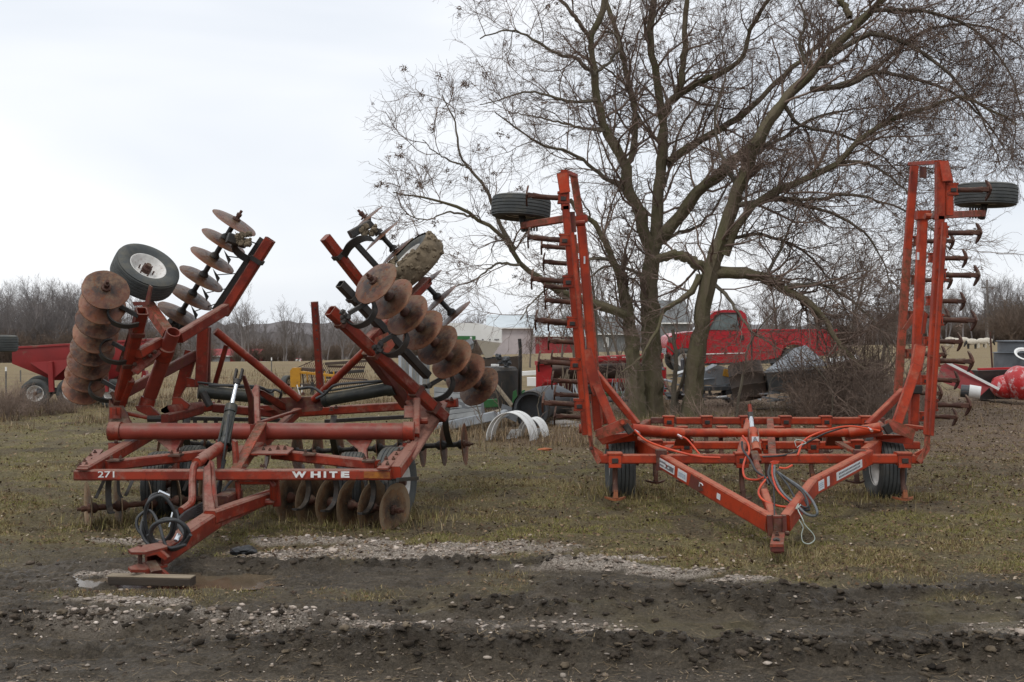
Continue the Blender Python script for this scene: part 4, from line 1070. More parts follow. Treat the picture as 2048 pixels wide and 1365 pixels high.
hose(HR, [P(436, 1000, 11.7), P(460, 965, 11.9), P(490, 945, 12.1)], 0.014, HOSEG)
# ================================================================== CULTIVATOR
CR = thing('field_cultivator', (3.0, 13.6, 0.0), 'orange-red field cultivator with both wings folded upright, standing right of the disc harrow', 'field cultivator')
DF, DM, DB = 13.2, 14.4, 16.2
# tine: shank + sweep, hanging down -Z, travelling -Y
g = G()
g.tube([(0, 0.02, 0.02), (0, 0.05, -0.12), (0, 0.03, -0.26), (0, -0.03, -0.36)], [0.032, 0.030, 0.030, 0.036], 8)
me_sh = bpy.data.meshes.new('shank'); me_sh.from_pydata(g.V, [], g.F); me_sh.materials.append(RUST); me_sh.shade_smooth(); me_sh.set_sharp_from_angle(angle=R(50))
g = G()
g.bar((0, -0.03, -0.33), (0, -0.045, -0.43), 0.045, 0.045, ref=(0, 1, 0), taper=1.3)
for s in (-1, 1):
    T = [(0, -0.09), (s*0.05, -0.06), (s*0.10, -0.005), (s*0.122, 0.04), (s*0.10, 0.045), (s*0.03, 0.0), (0, -0.02)]
    T = [(x_, y_, -0.456 + 0.016 * (abs(x_) / 0.12) ** 2) for x_, y_ in T]
    if s < 0: T = T[::-1]
    g.prism([Vector(v) for v in T], (0, 0, 0.024))
g.prism([(-0.022, -0.03, -0.385), (0.022, -0.03, -0.385), (0.036, -0.02, -0.445), (-0.036, -0.02, -0.445)], (0, 0.025, 0))
me_sw = bpy.data.meshes.new('sweep'); me_sw.from_pydata(g.V, [], g.F); me_sw.materials.append(RUST)
SWG = mat('bright_rust', (0.30, 0.095, 0.03), (0.19, 0.06, 0.024), 0.7, scale=7, bump=0.3)
me_sw2 = me_sw.copy(); me_sw2.materials[0] = SWG
def tine(c, m3, s=1.0, L=1.0, new=False):
    o = inst(me_sh, 'shank', CR, c, m3, (s, s, L))
    k = bpy.data.objects.new('sweep', me_sw2 if new else me_sw); C.objects.link(k); k.parent = o
    return o
I3 = Matrix.Identity(3)
def clamp(c, axis='x', s=1.0, bolts=True, mt=None):
    """cast clamp bolted round a tool bar"""
    g = G(); mt = mt or ORANGE; s *= 0.74
    w, d_, h = 0.085*s, 0.15*s, 0.165*s
    V = Vector
    if axis == 'x':
        g.bar(c + V((-w, 0, 0)), c + V((w, 0, 0)), d_, h, c=0.02); g.bar(c + V((-w*1.15, 0, h*0.42)), c + V((w*1.15, 0, h*0.42)), d_*1.1, h*0.22, c=0.01)
        g.bar(c + V((-w*0.95, -d_*0.45, -h*0.5)), c + V((w*0.95, -d_*0.45, -h*0.5)), 0.03, 0.05)
    else:
        g.bar(c + V((0, 0, -w)), c + V((0, 0, w)), h*0.9, d_, c=0.015); g.bar(c + V((0, 0, -w*1.1)), c + V((0, 0, -w*0.7)), h*1.05, d_*1.05, c=0.008); g.bar(c + V((0, 0, w*0.7)), c + V((0, 0, w*1.1)), h*1.05, d_*1.05, c=0.008)
    o = g.go('tine_clamp', mt, CR)
    b = G().bar(c + V((-0.04*s, -d_*0.5 - 0.002, -0.015)), c + V((0.04*s, -d_*0.5 - 0.002, -0.015)), 0.03, 0.06*s)
    b.go('clamp_block', BLACK, o)
    return o
def xbar(nm, x0, x1, y, D, w, h, m=None, **k):
    return B(CR, nm, P(x0, y, D), P(x1, y, D), w, h, m or ORANGE, **k)
# tool bars
xbar('tool_bar', 1198, 1843, 918, DF, 0.105, 0.105, hollow=True)
xbar('tool_bar', 1212, 1838, 891, DM, 0.10, 0.095)
xbar('tool_bar', 1352, 1742, 842, DB, 0.10, 0.10)
xbar('tool_bar_end', 1302, 1352, 841, DB, 0.085, 0.085, DRED)
xbar('tool_bar_end', 1742, 1768, 842, DB, 0.085, 0.085, DRED)
# fold tube across
G().tube([P(1366, 866, 13.9), P(1702, 866, 13.9)], 0.052, 18).go('cross_tube', ORANGE, CR)
for p, q in ((P(1264, 858, 13.75), P(1368, 867, 13.85)), (P(1698, 866, 13.85), P(1762, 855, 13.75))):
    G().tube([p, q], 0.062, 18).go('fold_cylinder', ORANGE, CR)
B(CR, 'cross_tube_seat', P(1268, 868, 13.9), P(1372, 876, 13.95), 0.08, 0.05, ORANGEW)
B(CR, 'cross_tube_seat', P(1690, 876, 13.95), P(1765, 868, 13.9), 0.08, 0.05, ORANGEW)
G().bar(P(1308, 857.5, 13.77), P(1330, 859.5, 13.77), 0.004, 0.058).go('maker_plate', mat('tan_plate', (0.42, 0.33, 0.17), (0.3, 0.22, 0.12), 0.5, scale=20), CR)
G().bar(P(1310, 861, 13.765), P(1328, 863, 13.765), 0.004, 0.028).go('maker_plate_print', DKINK, CR)
for x in (1365, 1668):
    plate(CR, 'tube_bracket', [P(x - 12, 872, 13.95), P(x + 14, 872, 13.95), P(x + 22, 892, 14.2), P(x - 16, 892, 14.2)], 0.05, ORANGE, (0, 1, 0))
# frame rails front to back
for xa, xb, xc in ((1330, 1268, 1300), (1725, 1770, 1750)):
    B(CR, 'frame_rail', P(xa, 918, DF), P(xb, 884, DM + 0.1), 0.09, 0.15, ORANGE)
B(CR, 'frame_rail', P(1480, 918, DF), P(1498, 842, DB), 0.09, 0.10, ORANGE)
B(CR, 'frame_rail', P(1545, 918, DF), P(1540, 842, DB), 0.09, 0.10, ORANGEW)
for xf, df, xr, dr, hh in ((1228, 888, 1296, 846, 0), (1800, 888, 1752, 846, 0)):
    B(CR, 'frame_rail', P(xf, df, DM), P(xr, dr, DB), 0.09, 0.1, ORANGEW)
# A-shaped drawbar
for side, pts in ((-1, [P(1322, 921, DF), P(1541, 1048, 10.85)]), (1, [P(1738, 914, DF), P(1625, 974, 11.9), P(1570, 1047, 10.85)])):
    for i in range(len(pts) - 1):
        B(CR, 'drawbar_beam', pts[i], pts[i+1], 0.10, 0.17, ORANGE, hollow=False)
    B(CR, 'drawbar_root', pts[0] + Vector((-side*0.05, 0.02, 0.0)), P(1268 if side < 0 else 1765, 884, DM), 0.10, 0.19, ORANGE)
plate(CR, 'drawbar_strap', [P(1310, 905, 13.3), P(1332, 905, 13.3), P(1348, 893, 13.5), P(1334, 893, 13.5)], 0.02, ORANGEW, (0, 0, 1))
plate(CR, 'drawbar_strap', [P(1700, 905, 13.3), P(1716, 908, 13.3), P(1684, 888, 13.7), P(1670, 888, 13.7)], 0.03, ORANGEW, (0, 0, 1))
for x in (1322, 1719): B(CR, 'drawbar_u_bolt', P(x, 900, 13.18), P(x, 940, 13.18), 0.12, 0.15, DRED)
# centre pole and jack
G().tube([P(1512, 925, 13.0), P(1546, 1032, 11.0)], 0.035, 10).go('centre_pole', ORANGEW, CR)
B(CR, 'centre_pole', P(1528, 985, 11.7), P(1547, 1040, 10.9), 0.08, 0.08, ORANGE)
# hitch
hz = G()
plate(CR, 'hitch_side_plate', [P(1536, 1032, 10.75), P(1544, 1032, 10.75), P(1547, 1068, 10.75), P(1538, 1074, 10.75)], 0.06, DRED, (0, 1, 0))
plate(CR, 'hitch_side_plate', [P(1566, 1032, 10.75), P(1573, 1032, 10.75), P(1574, 1062, 10.75), P(1565, 1066, 10.75)], 0.06, DRED, (0, 1, 0))
B(CR, 'hitch_post', P(1553, 1032, 10.85), P(1554, 1075, 10.8), 0.09, 0.10, DRED)
B(CR, 'hitch_post', P(1546, 1034, 10.7), P(1564, 1034, 10.7), 0.05, 0.025, RED)
plate(CR, 'hitch_tongue', [P(1540, 1089, 10.25), P(1567, 1089, 10.25), P(1570, 1063, 10.8), P(1546, 1063, 10.8)], 0.025, ORANGEW, (0, 0, -1))
B(CR, 'hitch_block', P(1542, 1096, 10.3), P(1566, 1096, 10.3), 0.08, 0.07, DRED)
G().tube([P(1553, 1086, 10.38), P(1553, 1082, 10.42)], 0.035, 12).go('hitch_hole', BLACK, CR)
B(CR, 'hitch_leg', P(1554, 1098, 10.4), P(1554, 1106, 10.4), 0.07, 0.08, DRED)
for x, y, D in ((1552, 1064, 10.7), (1554, 1073, 10.6)): bolt(CR, P(x, y, D), s=1.2)
G().tube([P(1570, 1067, 10.75), P(1578, 1067, 10.75)], 0.022, 8).go('hitch_pin', RUST, CR)
# centre lift cylinder
G().tube([P(1513, 905, 13.3), P(1505, 862, 13.7)], 0.062, 18).go('lift_cylinder', ORANGE, CR)
for dx in (-9, 9): B(CR, 'cylinder_guard', P(1512 + dx, 906, 13.3), P(1506 + dx, 864, 13.6), 0.012, 0.10, ORANGEW)
G().tube([P(1505, 862, 13.7), P(1502, 836, 13.9)], 0.025, 14).go('cylinder_rod', CHROME, CR, 60)
B(CR, 'rod_eye', P(1502, 838, 13.9), P(1500, 826, 13.95), 0.06, 0.05, BLACK)
G().tube([P(1501, 828, 13.95), P(1499, 809, 14.0)], [0.028, 0.022], 10).go('rod_end', ORANGE, CR)
B(CR, 'cylinder_base', P(1506, 905, 13.2), P(1514, 925, 13.1), 0.10, 0.06, DRED)
G().bar(P(1503.5, 881, 13.40), P(1517.5, 881, 13.40), 0.004, 0.085).go('warning_decal', DECAL, CR)
g = G(); pA, pB, pC = P(1505.3, 886, 13.39), P(1516, 885, 13.39), P(1510, 874, 13.39)
for u, v in ((pA, pB), (pB, pC), (pC, pA)): g.bar(u, v, 0.003, 0.008)
g.bar(P(1508.5, 883, 13.385), P(1511.5, 879, 13.385), 0.003, 0.006)
g.go('warning_triangle', DKINK, CR)
# decals on the drawbar
def decal(x0, x1, t0, t1, pts, hgt, nm, side, ink=None):
    p, q = pts; d = (q - p).normalized(); n = Vector((d.y, -d.x, 0)).normalized()
    if n.y > 0: n = -n
    L_ = (q - p).length
    a = p + d * L_ * t0 + n * 0.0525; b = p + d * L_ * t1 + n * 0.0525
    o = G().bar(a, b, 0.003, hgt).go(nm, DECAL, CR)
    if ink:
        s, im, f0, f1, k0, hk = ink
        u = a.lerp(b, f0) + Vector((0, 0, k0)); v = a.lerp(b, f1) + Vector((0, 0, k0))
        text(s, 'decal_print', o, u, v, hk, im, 0.01, th=0.003, nrm=n)
    return o
LB = (P(1322, 921, DF), P(1541, 1048, 10.85)); RB = (P(1625, 974, 11.9), P(1738, 914, DF))
d1 = decal(0, 0, 0.03, 0.19, LB, 0.10, 'maker_decal', -1)
p, q = LB; dd = (q - p).normalized(); n = Vector((dd.y, -dd.x, 0)).normalized(); n = -n if n.y > 0 else n
def onL(t, z, off=0.056): return p + (q - p) * t + n * off + Vector((0, 0, z))
g = G()
for t0, z0, t1, z1 in ((0.038, 0.018, 0.052, 0.018), (0.06, 0.02, 0.10, 0.012), (0.125, 0.012, 0.18, 0.006), (0.04, -0.022, 0.08, -0.022), (0.09, -0.024, 0.18, -0.03), (0.14, -0.006, 0.178, -0.012)):
    k = 0
    tt = t0
    while tt < t1:
        g.bar(onL(tt, z0), onL(tt + 0.006, z0), 0.002, 0.02); tt += 0.0105
g.go('decal_print', DKINK, CR)
G().prism([onL(0.098, 0.022, .057), onL(0.125, 0.016, .057), onL(0.113, -0.02, .057)], n * 0.002).go('decal_badge', RED, CR)
d2 = decal(0, 0, 0.225, 0.315, LB, 0.10, 'model_decal', -1)
g = G()
for k in range(4):
    t0 = 0.236 + k * 0.0185
    g.bar(onL(t0, 0.018), onL(t0 + 0.012, 0.018), 0.002, 0.008); g.bar(onL(t0, -0.022), onL(t0 + 0.012, -0.022), 0.002, 0.008); g.bar(onL(t0, -0.002), onL(t0 + 0.003, -0.002), 0.002, 0.045); g.bar(onL(t0 + 0.009, -0.002), onL(t0 + 0.012, -0.002), 0.002, 0.045)
g.go('decal_print', BLUEINK, CR)
decal(0, 0, 0.60, 0.63, LB, 0.06, 'small_decal', -1)
G().prism([onL(0.335, -0.07, .0535), onL(0.36, 0.07, .0535), onL(0.44, 0.05, .0535), onL(0.48, -0.03, .0535), onL(0.42, -0.075, .0535)], n * 0.002).go('bare_patch', DRED, CR)
G().tube([onL(0.44, -0.01, 0.056), onL(0.445, 0.03, 0.056), onL(0.465, 0.035, 0.056), onL(0.475, 0.02, 0.056)], 0.006, 6).go('chalk_mark', DECAL, CR)
decal(0, 0, 0.32, 0.78, RB, 0.09, 'maker_decal', 1)
p, q = RB; dd = (q - p).normalized(); n = Vector((dd.y, -dd.x, 0)).normalized(); n = -n if n.y > 0 else n
g = G()
for row, z in ((0, 0.018), (1, -0.018)):
    tt = 0.36
    while tt < 0.74: g.bar(onL(tt, z), onL(tt + 0.012, z), 0.002, 0.02); tt += 0.024
g.go('decal_print', DKINK, CR)
decal(0, 0, 0.16, 0.20, RB, 0.10, 'small_decal', 1); decal(0, 0, 0.02, 0.11, RB, 0.10, 'model_decal', 1)
g = G()
for z in (-0.02, 0.0, 0.02): g.bar(onL(0.03, z), onL(0.095, z), 0.002, 0.009)
g.go('decal_print', BLUEINK, CR)
# ground wheels
for x, D in ((1240, 14.35), (1768, 14.35)):
    c = P(x, 930, D); c.z = 0.37; wheel(CR, c, Vector((1, 0, 0)), 1.18)
    B(CR, 'wheel_arm', P(x + (34 if x < 1500 else -34), 905, DM), P(x + (30 if x < 1500 else -30), 930, DM), 0.08, 0.12, DRED)
# clamps and tines on the centre section
for x, new in ((1229, True), (1483, False), (1806, True)):
    c = P(x, 918, DF); clamp(c, 'x', 1.2); tine(c + Vector((0.01, 0, -0.04)), I3, 1.0, 0.95, new)
for x in (1311, 1372, 1535, 1624, 1712):
    c = P(x, 891, DM); clamp(c, 'x', 1.15); tine(c + Vector((0, 0, -0.04)), I3, 1.0, 0.95, x == 1624)
for x in (1337, 1413, 1490, 1570, 1651, 1731):
    c = P(x, 842, DB); clamp(c, 'x', 1.15); tine(c + Vector((0, 0, -0.04)), I3, 1.0, 0.9)
for x in (1364, 1443, 1556, 1642, 1716):
    c = P(x, 862, 15.4); clamp(c, 'x', 1.0); tine(c + Vector((0, 0, -0.02)), I3, 1.0, 0.9)
xbar('tool_bar', 1352, 1730, 866, 15.4, 0.08, 0.08)

# --- wings
def wing(s):
    """s = -1 left, +1 right"""
    L = s < 0
    def Q(xl, yl, xr, yr, D): return P(xl, yl, D) if L else P(xr, yr, D)
    # front bar with its thin flange
    f0, f1 = Q(1131, 385, 1894, 372, DF), Q(1176, 905, 1856, 905, DF)
    if not L: f0, f1 = P(1895, 372, DF), P(1862, 880, DF)
    ft, fm, fb = Q(1131, 385, 1894, 372, DF), Q(1131, 420, 1880, 440, DF), Q(1172, 870, 1856, 870, DF)
    B(CR, 'wing_front_bar', fm + Vector((0, 0, 0.04)), fb, 0.085, 0.10, ORANGE)
    B(CR, 'wing_front_flange', Q(1144, 465, 1889, 445, 13.05), Q(1180, 872, 1862, 872, 13.05), 0.05, 0.06, ORANGE)
    B(CR, 'wing_front_bar', Q(1129, 345, 1880, 325, DF), fm, 0.10, 0.10, ORANGE)
    # middle tube
    B(CR, 'wing_main_tube', Q(1161, 440, 1846, 425, 14.4), Q(1196, 862, 1826, 862, 14.4), 0.105, 0.11, ORANGE)
    B(CR, 'wing_main_cap', Q(1160, 432, 1846, 422, 14.4), Q(1162, 446, 1846, 440, 14.4), 0.17, 0.15, ORANGE)
    if L: B(CR, 'wing_inner_bar', P(1150, 470, 14.8), P(1181, 862, 14.8), 0.035, 0.09, ORANGEW)
    # rear bar
    B(CR, 'wing_rear_bar', Q(1147, 350, 1829, 332, 15.8), Q(1166, 470, 1815, 500, 15.8), 0.10, 0.09, ORANGEW if L else ORANGE)
    B(CR, 'wing_rear_bar', Q(1166, 470, 1815, 500, 15.8), Q(1200, 840, 1795, 800, 15.8), 0.10, 0.09, ORANGEW)
    B(CR, 'wing_top_bar', Q(1128, 344, 1822, 328, 13.3 if L else 15.7), Q(1150, 352, 1876, 325, 15.7 if L else 13.3), 0.08, 0.05, ORANGE)
    if L:
        B(CR, 'wing_top_plate', P(1124, 346, 13.13), P(1130, 386, 13.13), 0.125, 0.02, ORANGE)
    else:
        plate(CR, 'wing_top_plate', [P(1878, 322, 13.15), P(1897, 321, 13.15), P(1907, 362, 13.1), P(1886, 363, 13.1)], 0.03, ORANGE, (0, 1, 0))
        B(CR, 'tyre_leg', P(1896, 362, 13.2), P(1898, 432, 13.2), 0.09, 0.09, ORANGE)
        B(CR, 'top_lug', P(1846, 334, 15.0), P(1846, 356, 15.0), 0.08, 0.05, DRED)
    # braces down to the centre section
    if L:
        B(CR, 'wing_brace', P(1171, 700, 14.1), P(1197, 790, 14.0), 0.14, 0.06, ORANGE)
        B(CR, 'wing_brace', P(1193, 770, 14.0), P(1226, 850, 13.8), 0.11, 0.06, ORANGE)
        B(CR, 'wing_brace', P(1190, 745, 14.3), P(1275, 850, 14.0), 0.085, 0.08, ORANGE)
        B(CR, 'wing_strut', P(1170, 700, 15.0), P(1206, 850, 14.8), 0.10, 0.05, ORANGEW)
        B(CR, 'wing_band', P(1171, 779, 14.3), P(1197, 779, 14.3), 0.18, 0.11, BLACK)
        B(CR, 'gusset', P(1208, 824, 14.5), P(1211, 848, 14.5), 0.05, 0.05, ORANGE)
    else:
        B(CR, 'wing_brace', P(1840, 692, 14.1), P(1832, 740, 14.0), 0.14, 0.06, ORANGE)
        B(CR, 'wing_brace', P(1834, 730, 14.0), P(1793, 850, 13.8), 0.12, 0.06, ORANGE)
        B(CR, 'wing_brace', P(1806, 782, 14.3), P(1735, 852, 14.0), 0.085, 0.08, ORANGE)
        B(CR, 'wing_strut', P(1810, 800, 15.0), P(1834, 850, 14.8), 0.07, 0.05, ORANGEW)
        B(CR, 'wing_band', P(1816, 779, 14.3), P(1840, 779, 14.3), 0.16, 0.11, BLACK)
        plate(CR, 'wing_gusset', [P(1826, 628, 15.4), P(1828, 645, 15.4), P(1812, 662, 15.4), P(1806, 658, 15.4)], 0.03, ORANGEW, (0, 1, 0))
        plate(CR, 'wing_gusset', [P(1848, 622, 14.2), P(1856, 628, 14.2), P(1850, 668, 14.2), P(1843, 668, 14.2)], 0.03, ORANGE, (0, 1, 0))
        G().bar(P(1836, 505, 14.32), P(1836, 520, 14.32), 0.03, 0.004).go('small_decal', DECAL, CR)
    if L: G().bar(P(1169, 513, 14.32), P(1169, 528, 14.32), 0.02, 0.004).go('small_decal', DECAL, CR)
    # hinge group at the foot
    if L:
        plate(CR, 'hinge_plate', [P(1190, 862, 13.5), P(1246, 838, 13.6), P(1262, 842, 13.6), P(1262, 858, 13.6), P(1195, 880, 13.5)], 0.05, ORANGEW, (0, 1, 0))
        plate(CR, 'hinge_plate', [P(1190, 872, 13.9), P(1275, 866, 13.9), P(1275, 882, 14.0), P(1205, 890, 13.9)], 0.10, ORANGE, (0, 1, 0))
        plate(CR, 'hinge_arm', [P(1175, 860, 13.2), P(1184, 860, 13.2), P(1186, 890, 13.1), P(1203, 922, 13.1), P(1195, 930, 13.1), P(1180, 900, 13.1)], 0.06, ORANGEW, (0, 1, 0))
        plate(CR, 'hinge_arm', [P(1186, 892, 13.15), P(1207, 906, 13.15), P(1207, 918, 13.15), P(1196, 920, 13.15)], 0.05, ORANGE, (0, 1, 0))
        G().tube([P(1158, 858, 13.5), P(1176, 858, 13.5)], 0.055, 12).go('pivot_boss', ORANGEW, CR)
        G().tube([P(1245, 845, 13.5), P(1245, 845, 13.62)], 0.03, 10).go('pivot_pin', ORANGE, CR)
        for x, y in ((1182, 897),): bolt(CR, P(x, y, 13.08), (0, -1, 0))
        g = G().bar(P(1250, 850, 13.6), P(1262, 866, 13.6), 0.08, 0.06); g.go('hinge_lug', BLACK, CR)
    else:
        plate(CR, 'hinge_plate', [P(1772, 842, 13.6), P(1780, 838, 13.6), P(1832, 860, 13.5), P(1826, 880, 13.5), P(1770, 858, 13.6)], 0.05, ORANGEW, (0, 1, 0))
        plate(CR, 'hinge_plate', [P(1752, 870, 13.9), P(1828, 872, 13.9), P(1826, 890, 13.9), P(1752, 882, 14.0)], 0.10, ORANGE, (0, 1, 0))
        plate(CR, 'hinge_arm', [P(1853, 860, 13.2), P(1861, 860, 13.2), P(1860, 900, 13.1), P(1842, 928, 13.1), P(1834, 922, 13.1), P(1852, 895, 13.1)], 0.06, ORANGEW, (0, 1, 0))
        plate(CR, 'hinge_arm', [P(1830, 908, 13.15), P(1852, 896, 13.15), P(1848, 916, 13.15), P(1834, 922, 13.15)], 0.05, ORANGE, (0, 1, 0))
        g = G().bar(P(1770, 850, 13.6), P(1780, 866, 13.6), 0.08, 0.06); g.go('hinge_lug', BLACK, CR)
        B(CR, 'hinge_cross', P(1812, 852, 13.7), P(1856, 858, 13.3), 0.06, 0.04, ORANGE)
    # tyre lying flat on its arm
    if L: tc_, ta = P(1042, 416, 14.6), Vector((0.07, 0.04, 1))
    else: tc_, ta = P(1972, 391, 14.6), Vector((0.03, -0.02, 1))
    wheel(CR, tc_, ta, 1.02)
    aa, ab = Q(1136, 437, 1886, 431, 13.5), Q(1046, 452, 1966, 427, 14.5)
    B(CR, 'tyre_arm', aa, ab, 0.075, 0.085, ORANGEW)
    B(CR, 'tyre_arm_foot', Q(1140, 425, 1878, 425, 13.3), Q(1143, 465, 1872, 440, 13.3), 0.11, 0.1, DRED)
    G().tube([ab + Vector((s * -0.02, 0, -0.06)), tc_ + Vector((0, 0, -0.04))], 0.045, 12).go('stub_axle', BLACK, CR)
    g = G()
    for k in range(6): g.tube([ab + Vector((-s * (0.0 + k * 0.035), -0.03, -0.07)), ab + Vector((-s * (k * 0.035), -0.03, 0.08))], 0.013, 6)
    g.go('axle_bolts', BLACK, CR)
    G().tube([Q(1148, 448, 1850, 433, 13.6), Q(1170, 446, 1874, 433, 13.6)], 0.035, 10).go('pivot_pin', ORANGE, CR)
    # tines: pointing outward. local -Z -> s*X, local X (sweep span) -> Z, local -Y stays towards the camera
    tilt = (-0.06 if L else 0.02)
    zc = Vector((-s, 0, -0.07 if L else 0.02)).normalized(); yc = Vector((0, 1, 0)); xc = yc.cross(zc)
    M3 = Matrix((xc, yc, zc)).transposed()
    if L:
        F1 = [(1126, 396), (1129, 480), (1136, 563), (1144, 645), (1150, 728), (1158, 810)]
        F2 = [(1150, 528), (1154, 605), (1160, 686), (1167, 765), (1172, 836)]
        F3 = [(1150, 497), (1156, 577), (1164, 650), (1170, 722), (1176, 793)]
    else:
        F1 = [(1903, 379), (1884, 465), (1880, 550), (1874, 640), (1868, 722), (1863, 810)]
        F2 = [(1866, 516), (1862, 602), (1856, 683), (1850, 760), (1846, 833)]
        F3 = [(1836, 482), (1832, 560), (1826, 632), (1820, 708), (1812, 786)]
    for x, y in F1:
        c = P(x, y, DF); clamp(c, 'z', 1.0); tine(c + Vector((s * 0.03, 0, 0)), M3, 1.0, 0.88)
    for x, y in F2:
        c = P(x, y, 14.75); clamp(c, 'z', 0.9); tine(c + Vector((s * 0.03, 0, 0)), M3, 1.0, 0.85)
    for x, y in F3:
        c = P(x, y, 15.8); clamp(c, 'z', 0.95, mt=ORANGEW); tine(c + Vector((s * 0.03, 0, 0)), M3, 1.0, 0.98)
wing(-1); wing(1)
# --- hoses
hose(CR, [P(1270, 862, 13.55), P(1290, 880, 13.3), P(1320, 893, 13.1), P(1360, 905, 12.95), P(1400, 914, 12.95), P(1440, 916, 13.0)], 0.013, HOSEO)
hose(CR, [P(1358, 872, 13.7), P(1375, 880, 13.6), P(1400, 910, 13.25), P(1408, 916, 13.2)], 0.012, HOSEO)
hose(CR, [P(1738, 855, 13.6), P(1700, 853, 13.6), P(1660, 864, 13.6), P(1640, 872, 13.6), P(1610, 888, 13.5), P(1590, 905, 13.3), P(1560, 912, 13.1), P(1525, 914, 13.1)], 0.011, HOSE)
hose(CR, [P(1760, 862, 13.55), P(1700, 853, 13.55), P(1650, 862, 13.5), P(1610, 880, 13.4), P(1595, 912, 13.1)], 0.012, HOSEO)
hose(CR, [P(1485, 872, 13.2), P(1496, 888, 13.1), P(1498, 905, 13.0), P(1490, 920, 12.8), P(1486, 940, 12.6), P(1492, 957, 12.4), P(1515, 960, 12.2), P(1528, 955, 12.0)], 0.0125, HOSEO)
hose(CR, [P(1484, 884, 13.2), P(1486, 900, 13.1), P(1500, 920, 12.7), P(1512, 942, 12.3), P(1530, 955, 12.0), P(1538, 970, 11.8)], 0.013, HOSE)
hose(CR, [P(1536, 955, 12.0), P(1520, 975, 11.7), P(1518, 990, 11.4), P(1530, 1003, 11.3), P(1560, 1013, 11.2), P(1590, 1014, 11.1)], 0.0115, HOSEO)
hose(CR, [P(1545, 928, 12.3), P(1545, 950, 12.0), P(1555, 980, 11.6), P(1580, 1005, 11.3), P(1600, 1018, 11.1)], 0.0115, HOSEO)
hose(CR, [P(1549, 932, 12.2), P(1550, 955, 11.9), P(1565, 985, 11.5), P(1590, 1008, 11.2), P(1612, 1028, 11.0), P(1630, 1032, 11.0), P(1634, 1022, 11.0), P(1622, 998, 11.2), P(1600, 975, 11.5), P(1570, 955, 11.8), P(1556, 945, 12.0)], 0.013, HOSEG)
hose(CR, [P(1540, 932, 12.2), P(1537, 950, 12.0), P(1550, 975, 11.7), P(1575, 1002, 11.35), P(1597, 1016, 11.15), P(1618, 1020, 11.1), P(1610, 1000, 11.2)], 0.013, HOSE)
hose(CR, [P(1553, 943, 12.0), P(1575, 970, 11.6), P(1592, 1000, 11.3), P(1608, 1015, 11.1), P(1616, 1010, 11.1), P(1605, 985, 11.3), P(1575, 960, 11.7), P(1555, 945, 12.0)], 0.011, HOSE)
hose(CR, [P(1558, 936, 12.2), P(1572, 937, 12.2), P(1584, 931, 12.3)], 0.012, HOSEO)
hose(CR, [P(1545, 935, 12.2), P(1548, 985, 11.6), P(1549, 1032, 10.8)], 0.008, HOSE, 'cable')
plate(CR, 'cable_flap', [P(1540, 925, 12.25), P(1548, 922, 12.25), P(1559, 923, 12.25), P(1556, 928, 12.25), P(1546, 929, 12.25)], 0.02, HOSEO, (0, 1, 0))
STRING = mat('pale_twine', (0.5, 0.56, 0.5), (0.4, 0.46, 0.42), 0.8, scale=30)
hose(CR, [P(1597, 1008, 11.05), P(1596, 1020, 11.0), P(1605, 1038, 10.9), P(1610, 1050, 10.9), P(1626, 1068, 10.9), P(1629, 1080, 10.9), P(1618, 1088, 10.9), P(1606, 1084, 10.9), P(1603, 1070, 10.9), P(1606, 1055, 10.9), P(1598, 1040, 10.9)], 0.005, STRING, 'twine', 5)
hose(CR, [P(1597, 1008, 11.0), P(1592, 1018, 11.0), P(1602, 1010, 11.0)], 0.006, STRING, 'twine', 5)
hose(CR, [P(1592, 893, 13.2), P(1590, 882, 13.2), P(1600, 880, 13.2), P(1612, 886, 13.2), P(1602, 890, 13.2), P(1594, 896, 13.2)], 0.005, STRING, 'twine', 5)
for x, y, D in ((1270, 862, 13.6), (1356, 871, 13.7), (1736, 857, 13.6)): G().tube([P(x, y, D), P(x + 8, y + 5, D - 0.1)], 0.018, 8).go('hose_fitting', CHROME, CR)
# ------------------------------------------------------------------ bare trees
BARK = mat('bark', (0.17, 0.145, 0.105), (0.10, 0.083, 0.06), 0.95, scale=5, bump=1.0, fine=16, stretch=(1, 1, 0.3), bdist=0.04)
MOSS = mat('mossy_bark', (0.155, 0.125, 0.082), (0.12, 0.108, 0.055), 0.95, scale=3.5, bump=1.0, fine=14, stretch=(1, 1, 0.3), bdist=0.06)
TWIG = mat('twig_bark', (0.23, 0.165, 0.13), (0.15, 0.105, 0.082), 0.9, scale=1.0, bump=0)
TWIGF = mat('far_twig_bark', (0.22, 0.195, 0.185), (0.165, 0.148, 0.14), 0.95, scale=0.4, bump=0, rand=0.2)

def tubes(PTS, RAD, n=3):
    """PTS (N,K,3), RAD (N,K) -> arrays of vertices and quads"""
    N_, K = RAD.shape
    T = np.gradient(PTS, axis=1); T /= np.linalg.norm(T, axis=2, keepdims=True) + 1e-9
    ref = np.where(np.abs(T[..., 2:3]) < 0.9, np.array([0, 0, 1.0]), np.array([1.0, 0, 0]))
    ref = np.broadcast_to(ref[:, :1], T.shape)
    A = np.cross(T, ref); A /= np.linalg.norm(A, axis=2, keepdims=True) + 1e-9; Bv = np.cross(T, A)
    ang = np.arange(n) * 2 * np.pi / n
    V = PTS[:, :, None, :] + RAD[:, :, None, None] * (A[:, :, None, :] * np.cos(ang)[None, None, :, None] + Bv[:, :, None, :] * np.sin(ang)[None, None, :, None])
    b = (np.arange(N_) * K * n)[:, None, None]; i = (np.arange(K - 1) * n)[None, :, None]; k = np.arange(n)[None, None, :]; k2 = (k + 1) % n
    F = np.stack([b + i + k, b + i + k2, b + i + n + k2, b + i + n + k], -1).reshape(-1, 4)
    return V.reshape(-1, 3), F
